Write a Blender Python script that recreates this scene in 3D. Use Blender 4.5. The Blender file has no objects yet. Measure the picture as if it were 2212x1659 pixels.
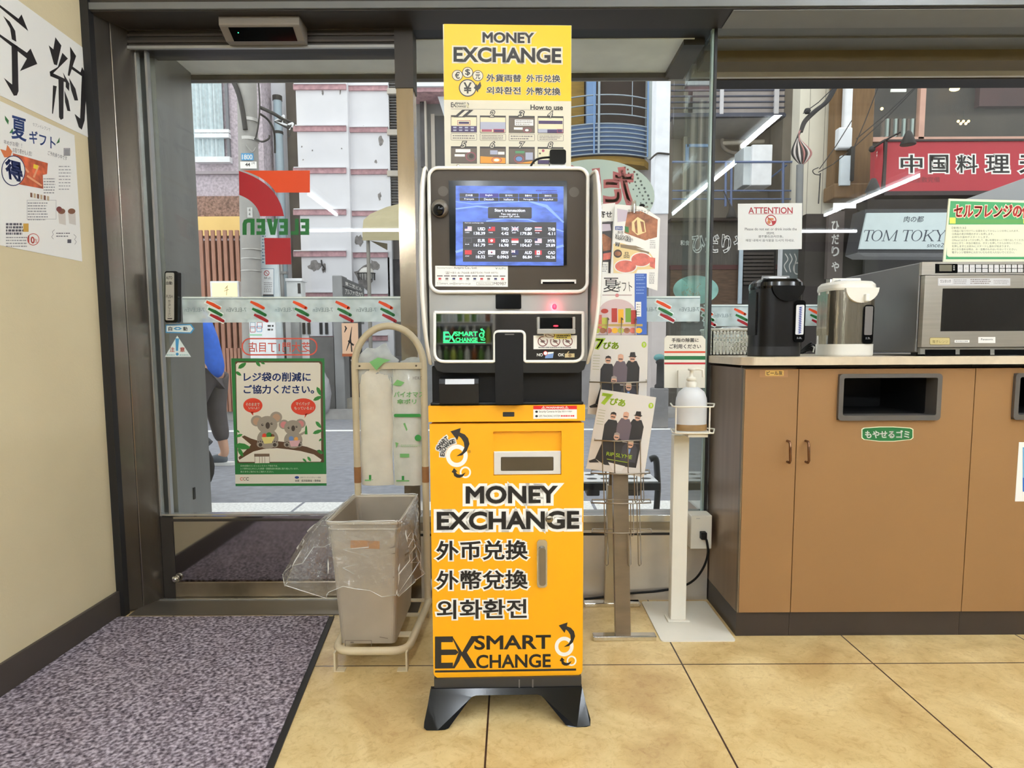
import bpy, math, random
from mathutils import Vector, Matrix
random.seed(7)
SC = bpy.context.scene
COL = SC.collection
R = math.radians
# ------------------------------------------------------------------ camera
IW, IH = 2212, 1659
FPX = 1400.0
PITCH = math.atan(FPX / 15200)
ROLL = R(-0.28)
PPX, PPY = 1106.0, 748 + FPX * math.tan(PITCH)
EYE = Vector((0, 0, 1.0))
_F = Vector((0, math.cos(PITCH), -math.sin(PITCH)))
_r = Vector((1, 0, 0)); _u = _r.cross(_F)
RV = math.cos(ROLL) * _r + math.sin(ROLL) * _u
UV = -math.sin(ROLL) * _r + math.cos(ROLL) * _u
cam = bpy.data.cameras.new('camera'); camo = bpy.data.objects.new('camera', cam); COL.objects.link(camo)
cam.sensor_fit = 'HORIZONTAL'; cam.sensor_width = 36; cam.lens = FPX / IW * 36
cam.shift_x = 0.0; cam.shift_y = (PPY - IH / 2) / IW
cam.clip_start = 0.02; cam.clip_end = 200
camo.matrix_world = Matrix(((RV.x, UV.x, -_F.x, EYE.x), (RV.y, UV.y, -_F.y, EYE.y), (RV.z, UV.z, -_F.z, EYE.z), (0, 0, 0, 1)))
SC.camera = camo
SC.view_settings.view_transform = 'Standard'; SC.view_settings.look = 'None'
SC.view_settings.gamma = 1; SC.view_settings.use_curve_mapping = False
SC.view_settings.exposure = EXPO = 0.0
# ------------------------------------------------------------------ world: bright overcast sky
wd = bpy.data.worlds.new('sky'); SC.world = wd; wd.use_nodes = True
wn = wd.node_tree; wbg = wn.nodes['Background']
wtc = wn.nodes.new('ShaderNodeTexCoord'); wsep = wn.nodes.new('ShaderNodeSeparateXYZ'); wrmp = wn.nodes.new('ShaderNodeValToRGB')
wn.links.new(wtc.outputs['Generated'], wsep.inputs[0]); wn.links.new(wsep.outputs['Z'], wrmp.inputs[0]); wn.links.new(wrmp.outputs[0], wbg.inputs[0])
wrmp.color_ramp.elements[0].color = (0.94, 0.945, 0.96, 1); wrmp.color_ramp.elements[1].color = (0.97, 0.98, 1, 1)
wbg.inputs[1].default_value = SKY = 1.85
TUBE = 140.0        # strength of the ceiling tubes

def ray(u, v): return (u - PPX) / FPX * RV - (v - PPY) / FPX * UV + _F
def W(u, v, Y):                     # the point at depth Y
    d = ray(u, v); return EYE + d * (Y / d.y)
def WX(u, v, X):
    d = ray(u, v); return EYE + d * (X / d.x)
def FL(u, v, z=0.0):
    d = ray(u, v); return EYE + d * ((z - 1.0) / d.z)

# ------------------------------------------------------------------ materials
def lin(c):
    return tuple(((x / 255) / 12.92 if x / 255 <= 0.04045 else ((x / 255 + 0.055) / 1.055) ** 2.4) for x in c) + (1,)
MATS = {}
def M(key, col=(200, 200, 200), rough=0.5, metal=0.0, var=0.06, vs=9.0, bump=0.0, bs=60.0, emit=0.0, coat=0.0, stretch=None, spec=0.5):
    if key in MATS: return MATS[key]
    m = bpy.data.materials.new(key); m.use_nodes = True; t = m.node_tree; b = t.nodes['Principled BSDF']
    b.inputs['Roughness'].default_value = rough; b.inputs['Metallic'].default_value = metal
    b.inputs['Specular IOR Level'].default_value = spec; b.inputs['Coat Weight'].default_value = coat
    c = lin(col)
    tc = t.nodes.new('ShaderNodeTexCoord'); out = tc.outputs['Object']
    if stretch:
        mp = t.nodes.new('ShaderNodeMapping'); mp.inputs['Scale'].default_value = stretch; t.links.new(out, mp.inputs[0]); out = mp.outputs[0]
    if var > 0:
        n = t.nodes.new('ShaderNodeTexNoise'); n.inputs['Scale'].default_value = vs; n.inputs['Detail'].default_value = 5
        t.links.new(out, n.inputs['Vector'])
        r = t.nodes.new('ShaderNodeValToRGB'); t.links.new(n.outputs['Fac'], r.inputs[0])
        r.color_ramp.elements[0].position = 0.3; r.color_ramp.elements[1].position = 0.7
        r.color_ramp.elements[0].color = tuple(max(0, x * (1 - var)) for x in c[:3]) + (1,)
        r.color_ramp.elements[1].color = tuple(min(1, x * (1 + var)) for x in c[:3]) + (1,)
        t.links.new(r.outputs[0], b.inputs['Base Color'])
        if emit: t.links.new(r.outputs[0], b.inputs['Emission Color'])
    else:
        b.inputs['Base Color'].default_value = c
        if emit: b.inputs['Emission Color'].default_value = c
    if emit: b.inputs['Emission Strength'].default_value = emit
    if bump > 0:
        n2 = t.nodes.new('ShaderNodeTexNoise'); n2.inputs['Scale'].default_value = bs; n2.inputs['Detail'].default_value = 4
        t.links.new(out, n2.inputs['Vector'])
        bp = t.nodes.new('ShaderNodeBump'); bp.inputs['Strength'].default_value = bump; bp.inputs['Distance'].default_value = 0.01
        t.links.new(n2.outputs['Fac'], bp.inputs['Height']); t.links.new(bp.outputs[0], b.inputs['Normal'])
    MATS[key] = m
    return m
def mathn(t, op, a, b=None, c=None):
    n = t.nodes.new('ShaderNodeMath'); n.operation = op
    for i, x in enumerate((a, b, c)):
        if x is None: continue
        if isinstance(x, (int, float)): n.inputs[i].default_value = x
        else: t.links.new(x, n.inputs[i])
    return n.outputs[0]
def clear_mat(key, tint=(1, 1, 1), base=0.05, grow=0.9, rough=0.0, haze=0.0, hazecol=(235, 240, 240), bump=0.0, bs=20.0):
    if key in MATS: return MATS[key]
    m = bpy.data.materials.new(key); m.use_nodes = True; t = m.node_tree
    for n in list(t.nodes):
        if n.type != 'OUTPUT_MATERIAL': t.nodes.remove(n)
    o = next(n for n in t.nodes if n.type == 'OUTPUT_MATERIAL')
    tr = t.nodes.new('ShaderNodeBsdfTransparent'); tr.inputs[0].default_value = (*tint, 1)
    gl = t.nodes.new('ShaderNodeBsdfGlossy'); gl.inputs['Roughness'].default_value = rough; gl.inputs['Color'].default_value = (1, 1, 1, 1)
    lw = t.nodes.new('ShaderNodeLayerWeight'); lw.inputs[0].default_value = 0.5
    fac = mathn(t, 'MULTIPLY_ADD', mathn(t, 'POWER', lw.outputs['Facing'], 5.0), grow, base)
    src = tr.outputs[0]
    if haze:
        df = t.nodes.new('ShaderNodeBsdfDiffuse'); df.inputs[0].default_value = lin(hazecol)
        mx = t.nodes.new('ShaderNodeMixShader')
        nz = t.nodes.new('ShaderNodeTexNoise'); nz.inputs['Scale'].default_value = 12; tc = t.nodes.new('ShaderNodeTexCoord'); t.links.new(tc.outputs['Object'], nz.inputs['Vector'])
        t.links.new(mathn(t, 'MULTIPLY', nz.outputs['Fac'], haze * 2), mx.inputs[0]); t.links.new(src, mx.inputs[1]); t.links.new(df.outputs[0], mx.inputs[2]); src = mx.outputs[0]
    if bump:
        nb = t.nodes.new('ShaderNodeTexNoise'); nb.inputs['Scale'].default_value = bs; nb.inputs['Detail'].default_value = 3
        tb = t.nodes.new('ShaderNodeTexCoord'); t.links.new(tb.outputs['Object'], nb.inputs['Vector'])
        bp = t.nodes.new('ShaderNodeBump'); bp.inputs['Strength'].default_value = bump; bp.inputs['Distance'].default_value = 0.03
        t.links.new(nb.outputs['Fac'], bp.inputs['Height']); t.links.new(bp.outputs[0], gl.inputs['Normal'])
    ms = t.nodes.new('ShaderNodeMixShader'); t.links.new(fac, ms.inputs[0]); t.links.new(src, ms.inputs[1]); t.links.new(gl.outputs[0], ms.inputs[2])
    t.links.new(ms.outputs[0], o.inputs[0]); MATS[key] = m
    return m

# ------------------------------------------------------------------ geometry helpers
TXT = {}
def txt_mesh(s, rad=0.0):
    k = (s, rad)
    if k in TXT: return TXT[k]
    c = bpy.data.curves.new('lettering', 'FONT'); c.body = s; c.resolution_u = 4
    if rad: c.fill_mode = 'NONE'; c.bevel_depth = rad; c.bevel_resolution = 0
    o = bpy.data.objects.new('lettering', c); m = o.to_mesh()
    vs = [(v.co.x, v.co.y, v.co.z) for v in m.vertices]
    fs = [tuple(p.vertices) for p in m.polygons]
    if rad: fs = [f for f in fs if min(vs[i][2] for i in f) > -rad * 0.2]
    o.to_mesh_clear(); bpy.data.objects.remove(o); bpy.data.curves.remove(c)
    TXT[k] = (vs, fs)
    return TXT[k]

class G:
    """collects shapes in world metres; becomes ONE mesh object"""
    def __init__(s, org=(0, 0, 0)):
        s.v, s.f, s.fm, s.sm, s.mats, s.org = [], [], [], [], [], Vector(org)
        s.pm = None
    def mi(s, m):
        if m not in s.mats: s.mats.append(m)
        return s.mats.index(m)
    def add(s, vs, fs, m, smooth=False):
        b = len(s.v); s.v.extend(Vector(p) for p in vs); k = s.mi(m)
        for f in fs: s.f.append(tuple(i + b for i in f)); s.fm.append(k); s.sm.append(smooth)
        return s
    def box(s, x0, x1, y0, y1, z0, z1, m):
        x0, x1 = min(x0, x1), max(x0, x1); y0, y1 = min(y0, y1), max(y0, y1); z0, z1 = min(z0, z1), max(z0, z1)
        return s.add([(x0, y0, z0), (x1, y0, z0), (x1, y1, z0), (x0, y1, z0), (x0, y0, z1), (x1, y0, z1), (x1, y1, z1), (x0, y1, z1)],
                     [(0, 3, 2, 1), (4, 5, 6, 7), (0, 1, 5, 4), (1, 2, 6, 5), (2, 3, 7, 6), (3, 0, 4, 7)], m)
    def wbox(s, u0, v0, u1, v1, Y, d, m):       # front face on a picture rectangle at depth Y, d deep
        a = W(u0, v0, Y); b = W(u1, v1, Y); c = W(u0, v1, Y); e = W(u1, v0, Y)
        return s.box((a.x + c.x) / 2, (b.x + e.x) / 2, Y, Y + d, (b.z + c.z) / 2, (a.z + e.z) / 2, m)
    def prism(s, pts, dirv, m, cap=True, smooth=False):   # polygon of 3-D points pushed along dirv
        n = len(pts); d = Vector(dirv); P = [Vector(p) for p in pts]
        nv = Vector((0, 0, 0))
        for i in range(n): nv += P[i].cross(P[(i + 1) % n])
        if nv.dot(d) > 0: P.reverse()
        vs = P + [p + d for p in P]
        s.add(vs, [tuple(range(n)), tuple(range(2 * n - 1, n - 1, -1))] if cap else [], m)
        return s.add(vs, [(i, n + i, n + (i + 1) % n, (i + 1) % n) for i in range(n)], m, smooth)
    def tube(s, pts, r, m, n=8, closed=False, cap=True):
        P = [Vector(p) for p in pts]; k = len(P); vs, fs = [], []
        rr = r if isinstance(r, (list, tuple)) else [r] * k
        up = None
        for i, p in enumerate(P):
            a = P[(i - 1) % k] if (i or closed) else p; b = P[(i + 1) % k] if (i < k - 1 or closed) else p
            d = (b - a)
            d = d.normalized() if d.length > 1e-9 else Vector((0, 0, 1))
            if up is None: up = Vector((0, 0, 1)) if abs(d.z) < 0.9 else Vector((1, 0, 0))
            x = d.cross(up)
            if x.length < 1e-6: x = d.orthogonal()
            x.normalize(); y = x.cross(d).normalized(); up = y
            for j in range(n):
                an = 2 * math.pi * j / n; vs.append(p + rr[i] * (math.cos(an) * x + math.sin(an) * y))
        for i in range(k if closed else k - 1):
            for j in range(n):
                fs.append((i * n + j, i * n + (j + 1) % n, ((i + 1) % k) * n + (j + 1) % n, ((i + 1) % k) * n + j))
        s.add(vs, fs, m, n > 4)
        if not closed and cap: s.add(vs, [tuple(range(n - 1, -1, -1)), tuple((k - 1) * n + j for j in range(n))], m)
        return s
    def lathe(s, prof, c, m, n=24, sx=1.0, sy=1.0, cap=True, axis='z'):
        vs, fs = [], []; c = Vector(c)
        for r, z in prof:
            for j in range(n):
                a = 2 * math.pi * j / n; p = (r * math.cos(a) * sx, r * math.sin(a) * sy, z)
                if axis == 'y': p = (p[0], -p[2], p[1])
                if axis == 'x': p = (p[2], p[0], p[1])
                vs.append(c + Vector(p))
        k = len(prof)
        for i in range(k - 1):
            for j in range(n): fs.append((i * n + j, i * n + (j + 1) % n, (i + 1) * n + (j + 1) % n, (i + 1) * n + j))
        s.add(vs, fs, m, True)
        if cap: s.add(vs, [tuple(range(n - 1, -1, -1)), tuple((k - 1) * n + j for j in range(n))], m)
        return s
    def ball(s, c, r, m, n=14, sc=(1, 1, 1)):
        prof = [(r * math.sin(math.pi * i / 8) + 1e-5, -r * math.cos(math.pi * i / 8)) for i in range(9)]
        b = len(s.v); s.lathe(prof, (0, 0, 0), m, n, cap=False); c = Vector(c)
        for i in range(b, len(s.v)): q = s.v[i]; s.v[i] = Vector((q.x * sc[0], q.y * sc[1], q.z * sc[2])) + c
        return s
    # ---- flat drawing on a surface: set s.pm to a function (u, v, layer) -> point
    def on(s, Y, e=0.0004): s.pm = lambda u, v, l: W(u, v, Y) - Vector((0, e * l, 0)); return s
    def onx(s, X, e=0.0004): s.pm = lambda u, v, l: WX(u, v, X) + Vector((e * l, 0, 0)); return s
    def poly(s, pts, m, l=1):
        return s.add([s.pm(u, v, l) for u, v in pts], [tuple(range(len(pts)))], m)
    def rect(s, u0, v0, u1, v1, m, l=1): return s.poly([(u0, v1), (u1, v1), (u1, v0), (u0, v0)], m, l)
    def rrect(s, u0, v0, u1, v1, r, m, l=1, n=5): return s.poly(rr_pts(u0, v0, u1, v1, r, n), m, l)
    def disc(s, u, v, ru, m, l=1, rv=None, n=28, a0=0, a1=360):
        rv = rv or ru
        pts = [(u + ru * math.cos(R(a0 + (a1 - a0) * i / n)), v + rv * math.sin(R(a0 + (a1 - a0) * i / n))) for i in range(n + (a1 - a0 < 360))]
        return s.poly(pts[::-1], m, l)
    def ring(s, u, v, ro, ri, m, l=1, asp=1.0, a0=0, a1=360, n=32):
        ps = [(ro, R(a0 + (a1 - a0) * i / n)) for i in range(n + 1)]
        vs = [s.pm(u + q * math.cos(a), v + q * asp * math.sin(a), l) for _, a in ps for q in (ri, ro)]
        return s.add(vs, [(2 * i, 2 * i + 1, 2 * i + 3, 2 * i + 2) for i in range(n)], m)
    def line(s, pts, w, m, l=1):            # ribbon of picture width w
        n = len(pts); vs = []
        for i, (u, v) in enumerate(pts):
            a = pts[max(0, i - 1)]; b = pts[min(n - 1, i + 1)]
            du, dv = b[0] - a[0], b[1] - a[1]; L = math.hypot(du, dv) or 1
            ww = w[i] if isinstance(w, (list, tuple)) else w
            ou, ov = -dv / L * ww / 2, du / L * ww / 2
            vs += [s.pm(u + ou, v + ov, l), s.pm(u - ou, v - ov, l)]
        return s.add(vs, [(2 * i, 2 * i + 1, 2 * i + 3, 2 * i + 2) for i in range(n - 1)], m)
    def frame(s, u0, v0, u1, v1, w, m, l=1, r=0):
        a = rr_pts(u0, v0, u1, v1, r, 5) if r else [(u0, v1), (u1, v1), (u1, v0), (u0, v0)]
        b = rr_pts(u0 + w, v0 + w, u1 - w, v1 - w, max(r - w, 0.3), 5) if r else [(u0 + w, v1 - w), (u1 - w, v1 - w), (u1 - w, v0 + w), (u0 + w, v0 + w)]
        n = len(a)
        return s.add([s.pm(*p, l) for p in a] + [s.pm(*p, l) for p in b], [(i, (i + 1) % n, n + (i + 1) % n, n + i) for i in range(n)], m)
    def text(s, t, q, m, l=1, bold=0.0, out=None, mirror=False, slant=0.0, outr=0.1):
        """lettering fitted into q = (u0,v0,u1,v1) or four corners tl,tr,br,bl"""
        if len(q) == 4 and not isinstance(q[0], tuple): q = ((q[0], q[1]), (q[2], q[1]), (q[2], q[3]), (q[0], q[3]))
        (vs, fs) = txt_mesh(t)
        if not vs: return s
        x0 = min(p[0] for p in vs); x1 = max(p[0] for p in vs); y0 = min(p[1] for p in vs); y1 = max(p[1] for p in vs)
        hh = max(y1 - y0, 1e-6); ww = max(x1 - x0, 1e-6)
        def mp(p, l):
            a = (p[0] - x0) / ww; b = (p[1] - y0) / hh
            a += slant * (b - 0.5) * hh / ww
            if mirror: a = 1 - a
            u = (1 - b) * ((1 - a) * q[3][0] + a * q[2][0]) + b * ((1 - a) * q[0][0] + a * q[1][0])
            v = (1 - b) * ((1 - a) * q[3][1] + a * q[2][1]) + b * ((1 - a) * q[0][1] + a * q[1][1])
            return s.pm(u, v, l)
        if out is not None:
            ov, of = txt_mesh(t, round(outr, 3)); s.add([mp(p, l) for p in ov], of, out); l += 0.6
        s.add([mp(p, l) for p in vs], fs, m)
        if bold:
            bv, bf = txt_mesh(t, round(bold, 3)); s.add([mp(p, l) for p in bv], bf, m)
        return s
    def scribble(s, u0, v0, u1, v1, rows, m, l=1, fill=0.5, seed=1):   # rows of print too small to read
        rn = random.Random(seed); h = (v1 - v0) / rows
        for i in range(rows):
            u = u0; end = u1 - (rn.random() * 0.25 * (u1 - u0) if i == rows - 1 else rn.random() * 0.08 * (u1 - u0))
            while u < end:
                w = h * rn.uniform(0.3, 1.0)
                s.rect(u, v0 + i * h + h * (1 - fill) / 2, min(u + w, end), v0 + i * h + h * (1 + fill) / 2, m, l); u += w + h * rn.uniform(0.12, 0.3)
        return s

def rr_pts(u0, v0, u1, v1, r, n=5):
    out = []
    for cu, cv, a in ((u0 + r, v1 - r, 180), (u1 - r, v1 - r, 90), (u1 - r, v0 + r, 0), (u0 + r, v0 + r, -90)):
        for i in range(n + 1):
            t = R(a - 90 * i / n); out.append((cu + r * math.cos(t), cv + r * math.sin(t)))
    return out
def rr3(x0, x1, z0, z1, r, y, n=5):         # rounded rectangle standing in the XZ plane
    return [Vector((a, y, b)) for a, b in rr_pts(x0, z0, x1, z1, r, n)]
def arc(c, r, a0, a1, n, plane='xz'):
    o = []
    for i in range(n + 1):
        t = R(a0 + (a1 - a0) * i / n); p, q = r * math.cos(t), r * math.sin(t)
        o.append(Vector(c) + Vector((p, 0, q) if plane == 'xz' else (p, q, 0) if plane == 'xy' else (0, p, q)))
    return o
def curve(pts, n=8):                        # smooth curve through points
    P = [Vector(p) for p in pts]; o = []
    for i in range(len(P) - 1):
        a = P[max(i - 1, 0)]; b = P[i]; c = P[i + 1]; d = P[min(i + 2, len(P) - 1)]
        for k in range(n):
            t = k / n
            o.append(0.5 * (2 * b + (c - a) * t + (2 * a - 5 * b + 4 * c - d) * t * t + (3 * b - a - 3 * c + d) * t ** 3))
    return o + [P[-1]]

def link(name, g, parent=None, bev=0.0, loc=None, seg=2):
    me = bpy.data.meshes.new(name); o = bpy.data.objects.new(name, me); COL.objects.link(o)
    me.from_pydata([tuple(p - g.org) for p in g.v], [], g.f)
    for m in g.mats: me.materials.append(m)
    me.polygons.foreach_set('material_index', g.fm); me.polygons.foreach_set('use_smooth', g.sm); me.update()
    if parent is not None: o.parent = parent
    else: o.location = g.org
    if bev:
        b = o.modifiers.new('edge', 'BEVEL'); b.width = bev; b.segments = seg; b.limit_method = 'ANGLE'; b.angle_limit = R(40)
    return o
def tag(o, label, cat, group=None):
    o['label'] = label; o['category'] = cat
    if group: o['group'] = group
    return o
class T:
    """a thing: an Empty at its base that parents its parts"""
    def __init__(s, name, label, cat, org, group=None, rz=0.0):
        s.org = Vector(org); s.e = bpy.data.objects.new(name, None); COL.objects.link(s.e); s.e.empty_display_size = 0.05
        s.e.location = s.org; s.e.rotation_euler = (0, 0, rz); tag(s.e, label, cat, group)
    def g(s): return G(s.org)
    def p(s, name, g, parent=None, label=None, bev=0.0):
        o = link(name, g, parent or s.e, bev)
        if label: o['label'] = label
        return o
def one(name, g, label, cat, group=None, bev=0.0):      # a thing that is one mesh
    return tag(link(name, g, None, bev), label, cat, group)
def struct(name, g, parent=None, bev=0.0):
    o = link(name, g, parent, bev)
    if parent is None: o['kind'] = 'structure'
    return o
def copy_tree(o, parent=None):
    c = o.copy(); COL.objects.link(c)
    if parent is not None: c.parent = parent
    for ch in list(o.children): copy_tree(ch, c)
    return c
# ================================================================== the setting
CEIL = 2.7
FAC = 2.88          # depth of the outer shop front
DOOR = 2.52         # depth of the sliding door's glass
STEEL = M('brushed_steel', (150, 143, 132), 0.3, 0.9, 0.12, 5, 0.05, 30, stretch=(1, 1, 14))
DKSTEEL = M('dark_bronze_steel', (142, 134, 124), 0.24, 0.92, 0.1, 4, stretch=(8, 8, 0.6))
HEADER = M('dark_header_metal', (62, 57, 52), 0.45, 0.5, 0.1, 4)
GASKET = M('black_rubber', (22, 20, 19), 0.6)
GREYBAR = M('grey_header_strip', (112, 113, 112), 0.5, 0.3, 0.06, 6)
CREAM = M('cream_wall', (216, 201, 164), 0.7, 0, 0.05, 2.5, 0.08, 120)
BASEB = M('dark_baseboard', (66, 58, 52), 0.45, 0, 0.06, 5)
GLASS = clear_mat('window_glass', (0.965, 0.985, 0.975), 0.02, 0.85)

# ---- floor: large polished stone tiles with thin dark joints
def tile_floor():
    m = bpy.data.materials.new('stone_tile'); m.use_nodes = True; t = m.node_tree; b = t.nodes['Principled BSDF']
    tc = t.nodes.new('ShaderNodeTexCoord'); sp = t.nodes.new('ShaderNodeSeparateXYZ'); t.links.new(tc.outputs['Object'], sp.inputs[0])
    def joint(o, off):
        f = mathn(t, 'FRACT', mathn(t, 'DIVIDE', mathn(t, 'SUBTRACT', o, off), 0.601))
        return mathn(t, 'LESS_THAN', mathn(t, 'MINIMUM', f, mathn(t, 'SUBTRACT', 1.0, f)), 0.0042)
    j = mathn(t, 'MAXIMUM', joint(sp.outputs['X'], 0.532), joint(sp.outputs['Y'], 1.957))
    n = t.nodes.new('ShaderNodeTexNoise'); n.inputs['Scale'].default_value = 4.2; n.inputs['Detail'].default_value = 9; n.inputs['Roughness'].default_value = 0.62; n.inputs['Distortion'].default_value = 0.7
    t.links.new(tc.outputs['Object'], n.inputs['Vector'])
    r = t.nodes.new('ShaderNodeValToRGB'); t.links.new(n.outputs['Fac'], r.inputs[0])
    e = r.color_ramp.elements
    e[0].position = 0.33; e[0].color = lin((184, 155, 103)); e[1].position = 0.68; e[1].color = lin((226, 204, 152))
    k = e.new(0.48); k.color = lin((204, 178, 124))
    n2 = t.nodes.new('ShaderNodeTexNoise'); n2.inputs['Scale'].default_value = 22; n2.inputs['Detail'].default_value = 6; n2.inputs['Distortion'].default_value = 2.2
    t.links.new(tc.outputs['Object'], n2.inputs['Vector'])
    n4 = t.nodes.new('ShaderNodeTexNoise'); n4.inputs['Scale'].default_value = 34; n4.inputs['Detail'].default_value = 7; n4.inputs['Roughness'].default_value = 0.7; n4.inputs['Distortion'].default_value = 1.2
    t.links.new(tc.outputs['Object'], n4.inputs['Vector'])
    fine = t.nodes.new('ShaderNodeMix'); fine.data_type = 'RGBA'; fine.blend_type = 'MULTIPLY'; t.links.new(mathn(t, 'SMOOTH_MIN', mathn(t, 'MAXIMUM', mathn(t, 'MULTIPLY', mathn(t, 'SUBTRACT', n4.outputs['Fac'], 0.5), 2.2), 0.0), 0.6, 0.1), fine.inputs['Factor']); t.links.new(r.outputs[0], fine.inputs['A']); fine.inputs['B'].default_value = lin((196, 166, 128))
    vein = mathn(t, 'MULTIPLY', mathn(t, 'LESS_THAN', mathn(t, 'ABSOLUTE', mathn(t, 'SUBTRACT', n2.outputs['Fac'], 0.44)), 0.006), 0.22)
    mx = t.nodes.new('ShaderNodeMix'); mx.data_type = 'RGBA'; t.links.new(vein, mx.inputs['Factor']); t.links.new(fine.outputs['Result'], mx.inputs['A']); mx.inputs['B'].default_value = lin((120, 92, 58))
    m2 = t.nodes.new('ShaderNodeMix'); m2.data_type = 'RGBA'; t.links.new(j, m2.inputs['Factor']); t.links.new(mx.outputs['Result'], m2.inputs['A']); m2.inputs['B'].default_value = lin((58, 38, 28))
    t.links.new(m2.outputs['Result'], b.inputs['Base Color'])
    b.inputs['Roughness'].default_value = 0.28; b.inputs['Specular IOR Level'].default_value = 0.4
    bp = t.nodes.new('ShaderNodeBump'); bp.inputs['Strength'].default_value = 0.12; bp.inputs['Distance'].default_value = 0.004; t.links.new(n2.outputs['Fac'], bp.inputs['Height']); t.links.new(bp.outputs[0], b.inputs['Normal'])
    return m
struct('floor', G().box(-4.2, 6, -5.2, 2.9, -0.06, 0, tile_floor()))
struct('ceiling', G().box(-4.2, 6, -5.2, 2.62, CEIL, CEIL + 0.1, M('white_ceiling', (225, 222, 212), 0.8)))
struct('wall_left', G().box(-1.62, -1.48, 0.2, 2.345, 0, CEIL, CREAM))
struct('wall_far_left', G().box(-4.3, -4.2, -5.2, 0.2, 0, CEIL, M('back_wall_paint', (116, 114, 112), 0.7)).box(-4.2, -1.62, 0.2, 0.3, 0, CEIL, CREAM))
struct('wall_right', G().box(6, 6.1, -5.2, 2.9, 0, CEIL, M('back_wall_paint')))
struct('wall_back', G().box(-4.3, 6.1, -5.3, -5.2, 0, CEIL, M('back_wall_paint', (116, 114, 112), 0.7)))
struct('baseboard_left', G().box(-1.4799, -1.468, 0.2, 2.345, 0, 0.098, BASEB), bev=0.002)

# ---- left jamb: rubber strip and polished steel reveal
struct('trim_1', G().box(-1.5, -1.452, 2.345, 2.375, 0, CEIL, GASKET))
g = G()
g.prism([(-1.5, 2.376, 0), (-1.456, 2.376, 0), (-1.432, 2.43, 0), (-1.5, 2.43, 0)], (0, 0, CEIL), DKSTEEL)
g.prism([(-1.5, 2.433, 0), (-1.431, 2.433, 0), (-1.392, 2.515, 0), (-1.5, 2.515, 0)], (0, 0, CEIL), DKSTEEL)
struct('trim_2', g, bev=0.002)

# ---- header beams
zb = W(1100, 21, 2.36).z
g = G().box(-1.48, 6, 2.36, 2.50, zb, CEIL, HEADER)
g.box(-1.48, 6, 2.35, 2.36, zb + 0.004, W(1100, 4, 2.36).z, GREYBAR)
struct('trim_3', g)
zt = W(600, 104, 2.5).z
g = G().box(-1.45, -0.36, 2.497, 2.60, zt, zb, HEADER)
for k, v in enumerate((38, 52, 66, 78, 92)):
    z = W(600, v, 2.5).z; g.box(-1.45, -0.36, 2.490, 2.50, z - 0.002, z + 0.006, M('header_rib', (80, 73, 66), 0.4, 0.5))
g.box(-1.43, -0.42, 2.488, 2.5, zt - 0.004, zt + 0.006, M('pale_alu', (176, 176, 174), 0.35, 0.7))
struct('trim_4', g)
zm = W(1200, 62, 2.5).z
g = G().box(-0.36, 0.76, 2.497, 2.60, zm + 0.012, zb + 0.001, M('black_header', (30, 28, 27), 0.5)).box(-0.36, 0.76, 2.488, 2.6, zm, zm + 0.012, HEADER)
struct('trim_5', g)
# bay over the counter: stepped blades
g = G()
for (va, vb, Y, mm) in ((20, 56, 2.5, GREYBAR), (60, 83, 2.58, GREYBAR), (90, 132, 2.68, M('olive_blade', (98, 86, 58), 0.55, 0.2)), (136, 166, 2.86, M('blue_grey_blade', (206, 206, 208), 0.5, 0.1)), (166, 172, 2.875, HEADER)):
    z1 = W(1800, va, Y).z; z0 = W(1800, vb, Y).z
    g.box(0.765, 6, Y, Y + 0.1, z0, z1, mm)
g.box(0.765, 6, 2.93, 2.96, 2.165, CEIL, GASKET).box(0.765, 6, 2.56, 2.98, 2.45, 2.5, GASKET)
g.box(0.775, 6, 2.364, 2.494, zb - 0.004, zb - 0.001, M('bay_soffit_bounce', (128, 128, 126), 0.5, 0.1))  # lighter plate under the beam, floor bounce put into its grey
struct('trim_6', g, bev=0.003)
# ---- steel mullion between door and window
struct('trim_7', G().box(-0.422, -0.36, 2.49, 2.57, 0, zb, M('polished_mullion', (176, 160, 136), 0.16, 0.95, 0.15, 6, stretch=(3, 3, 0.5)))
       .box(-0.425, -0.357, 2.486, 2.575, W(880, 190, 2.49).z, zb, HEADER))
# ---- recess outside: soffit, steel side wall
SOF = M('outdoor_soffit', (228, 228, 222), 0.6)
zs = 2.158
g = G().box(-1.5, 0.70, 2.575, 2.9, zs, zs + 0.05, SOF).box(-1.5, 0.68, 2.88, 2.91, zs - 0.02, zs + 0.05, HEADER)
g.prism([(0.66, 2.58, zs - 0.02), (0.74, 2.58, zs - 0.02), (0.74, 2.9, zs - 0.02), (0.66, 2.9, zs - 0.02)], (0, 0, 0.2), HEADER)
struct('trim_8', g)
g = G().box(-1.6, -1.352, 2.575, 2.86, -0.02, 2.2, M('alcove_steel', (146, 146, 142), 0.35, 0.75, 0.1, 3, stretch=(3, 3, 0.5)))
g.box(-1.6, -1.366, 2.86, 2.885, -0.02, 2.2, M('alcove_edge', (88, 90, 92), 0.5, 0.4))
g.box(-1.353, -1.349, 2.70, 2.715, 0.36, 0.41, GASKET)
struct('wall_alcove', g)
struct('wall_street_left', G().box(-4.3, -1.6, 2.6, 2.9, -0.02, 3.2, M('outer_facade', (150, 148, 142), 0.6)))
struct('wall_upper_front', G().box(-4.3, 6.1, 2.9, 3.0, 2.17, 3.2, M('outer_facade')).box(-1.62, 6, 2.5, 2.9, CEIL + 0.0, CEIL + 0.1, HEADER))

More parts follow.
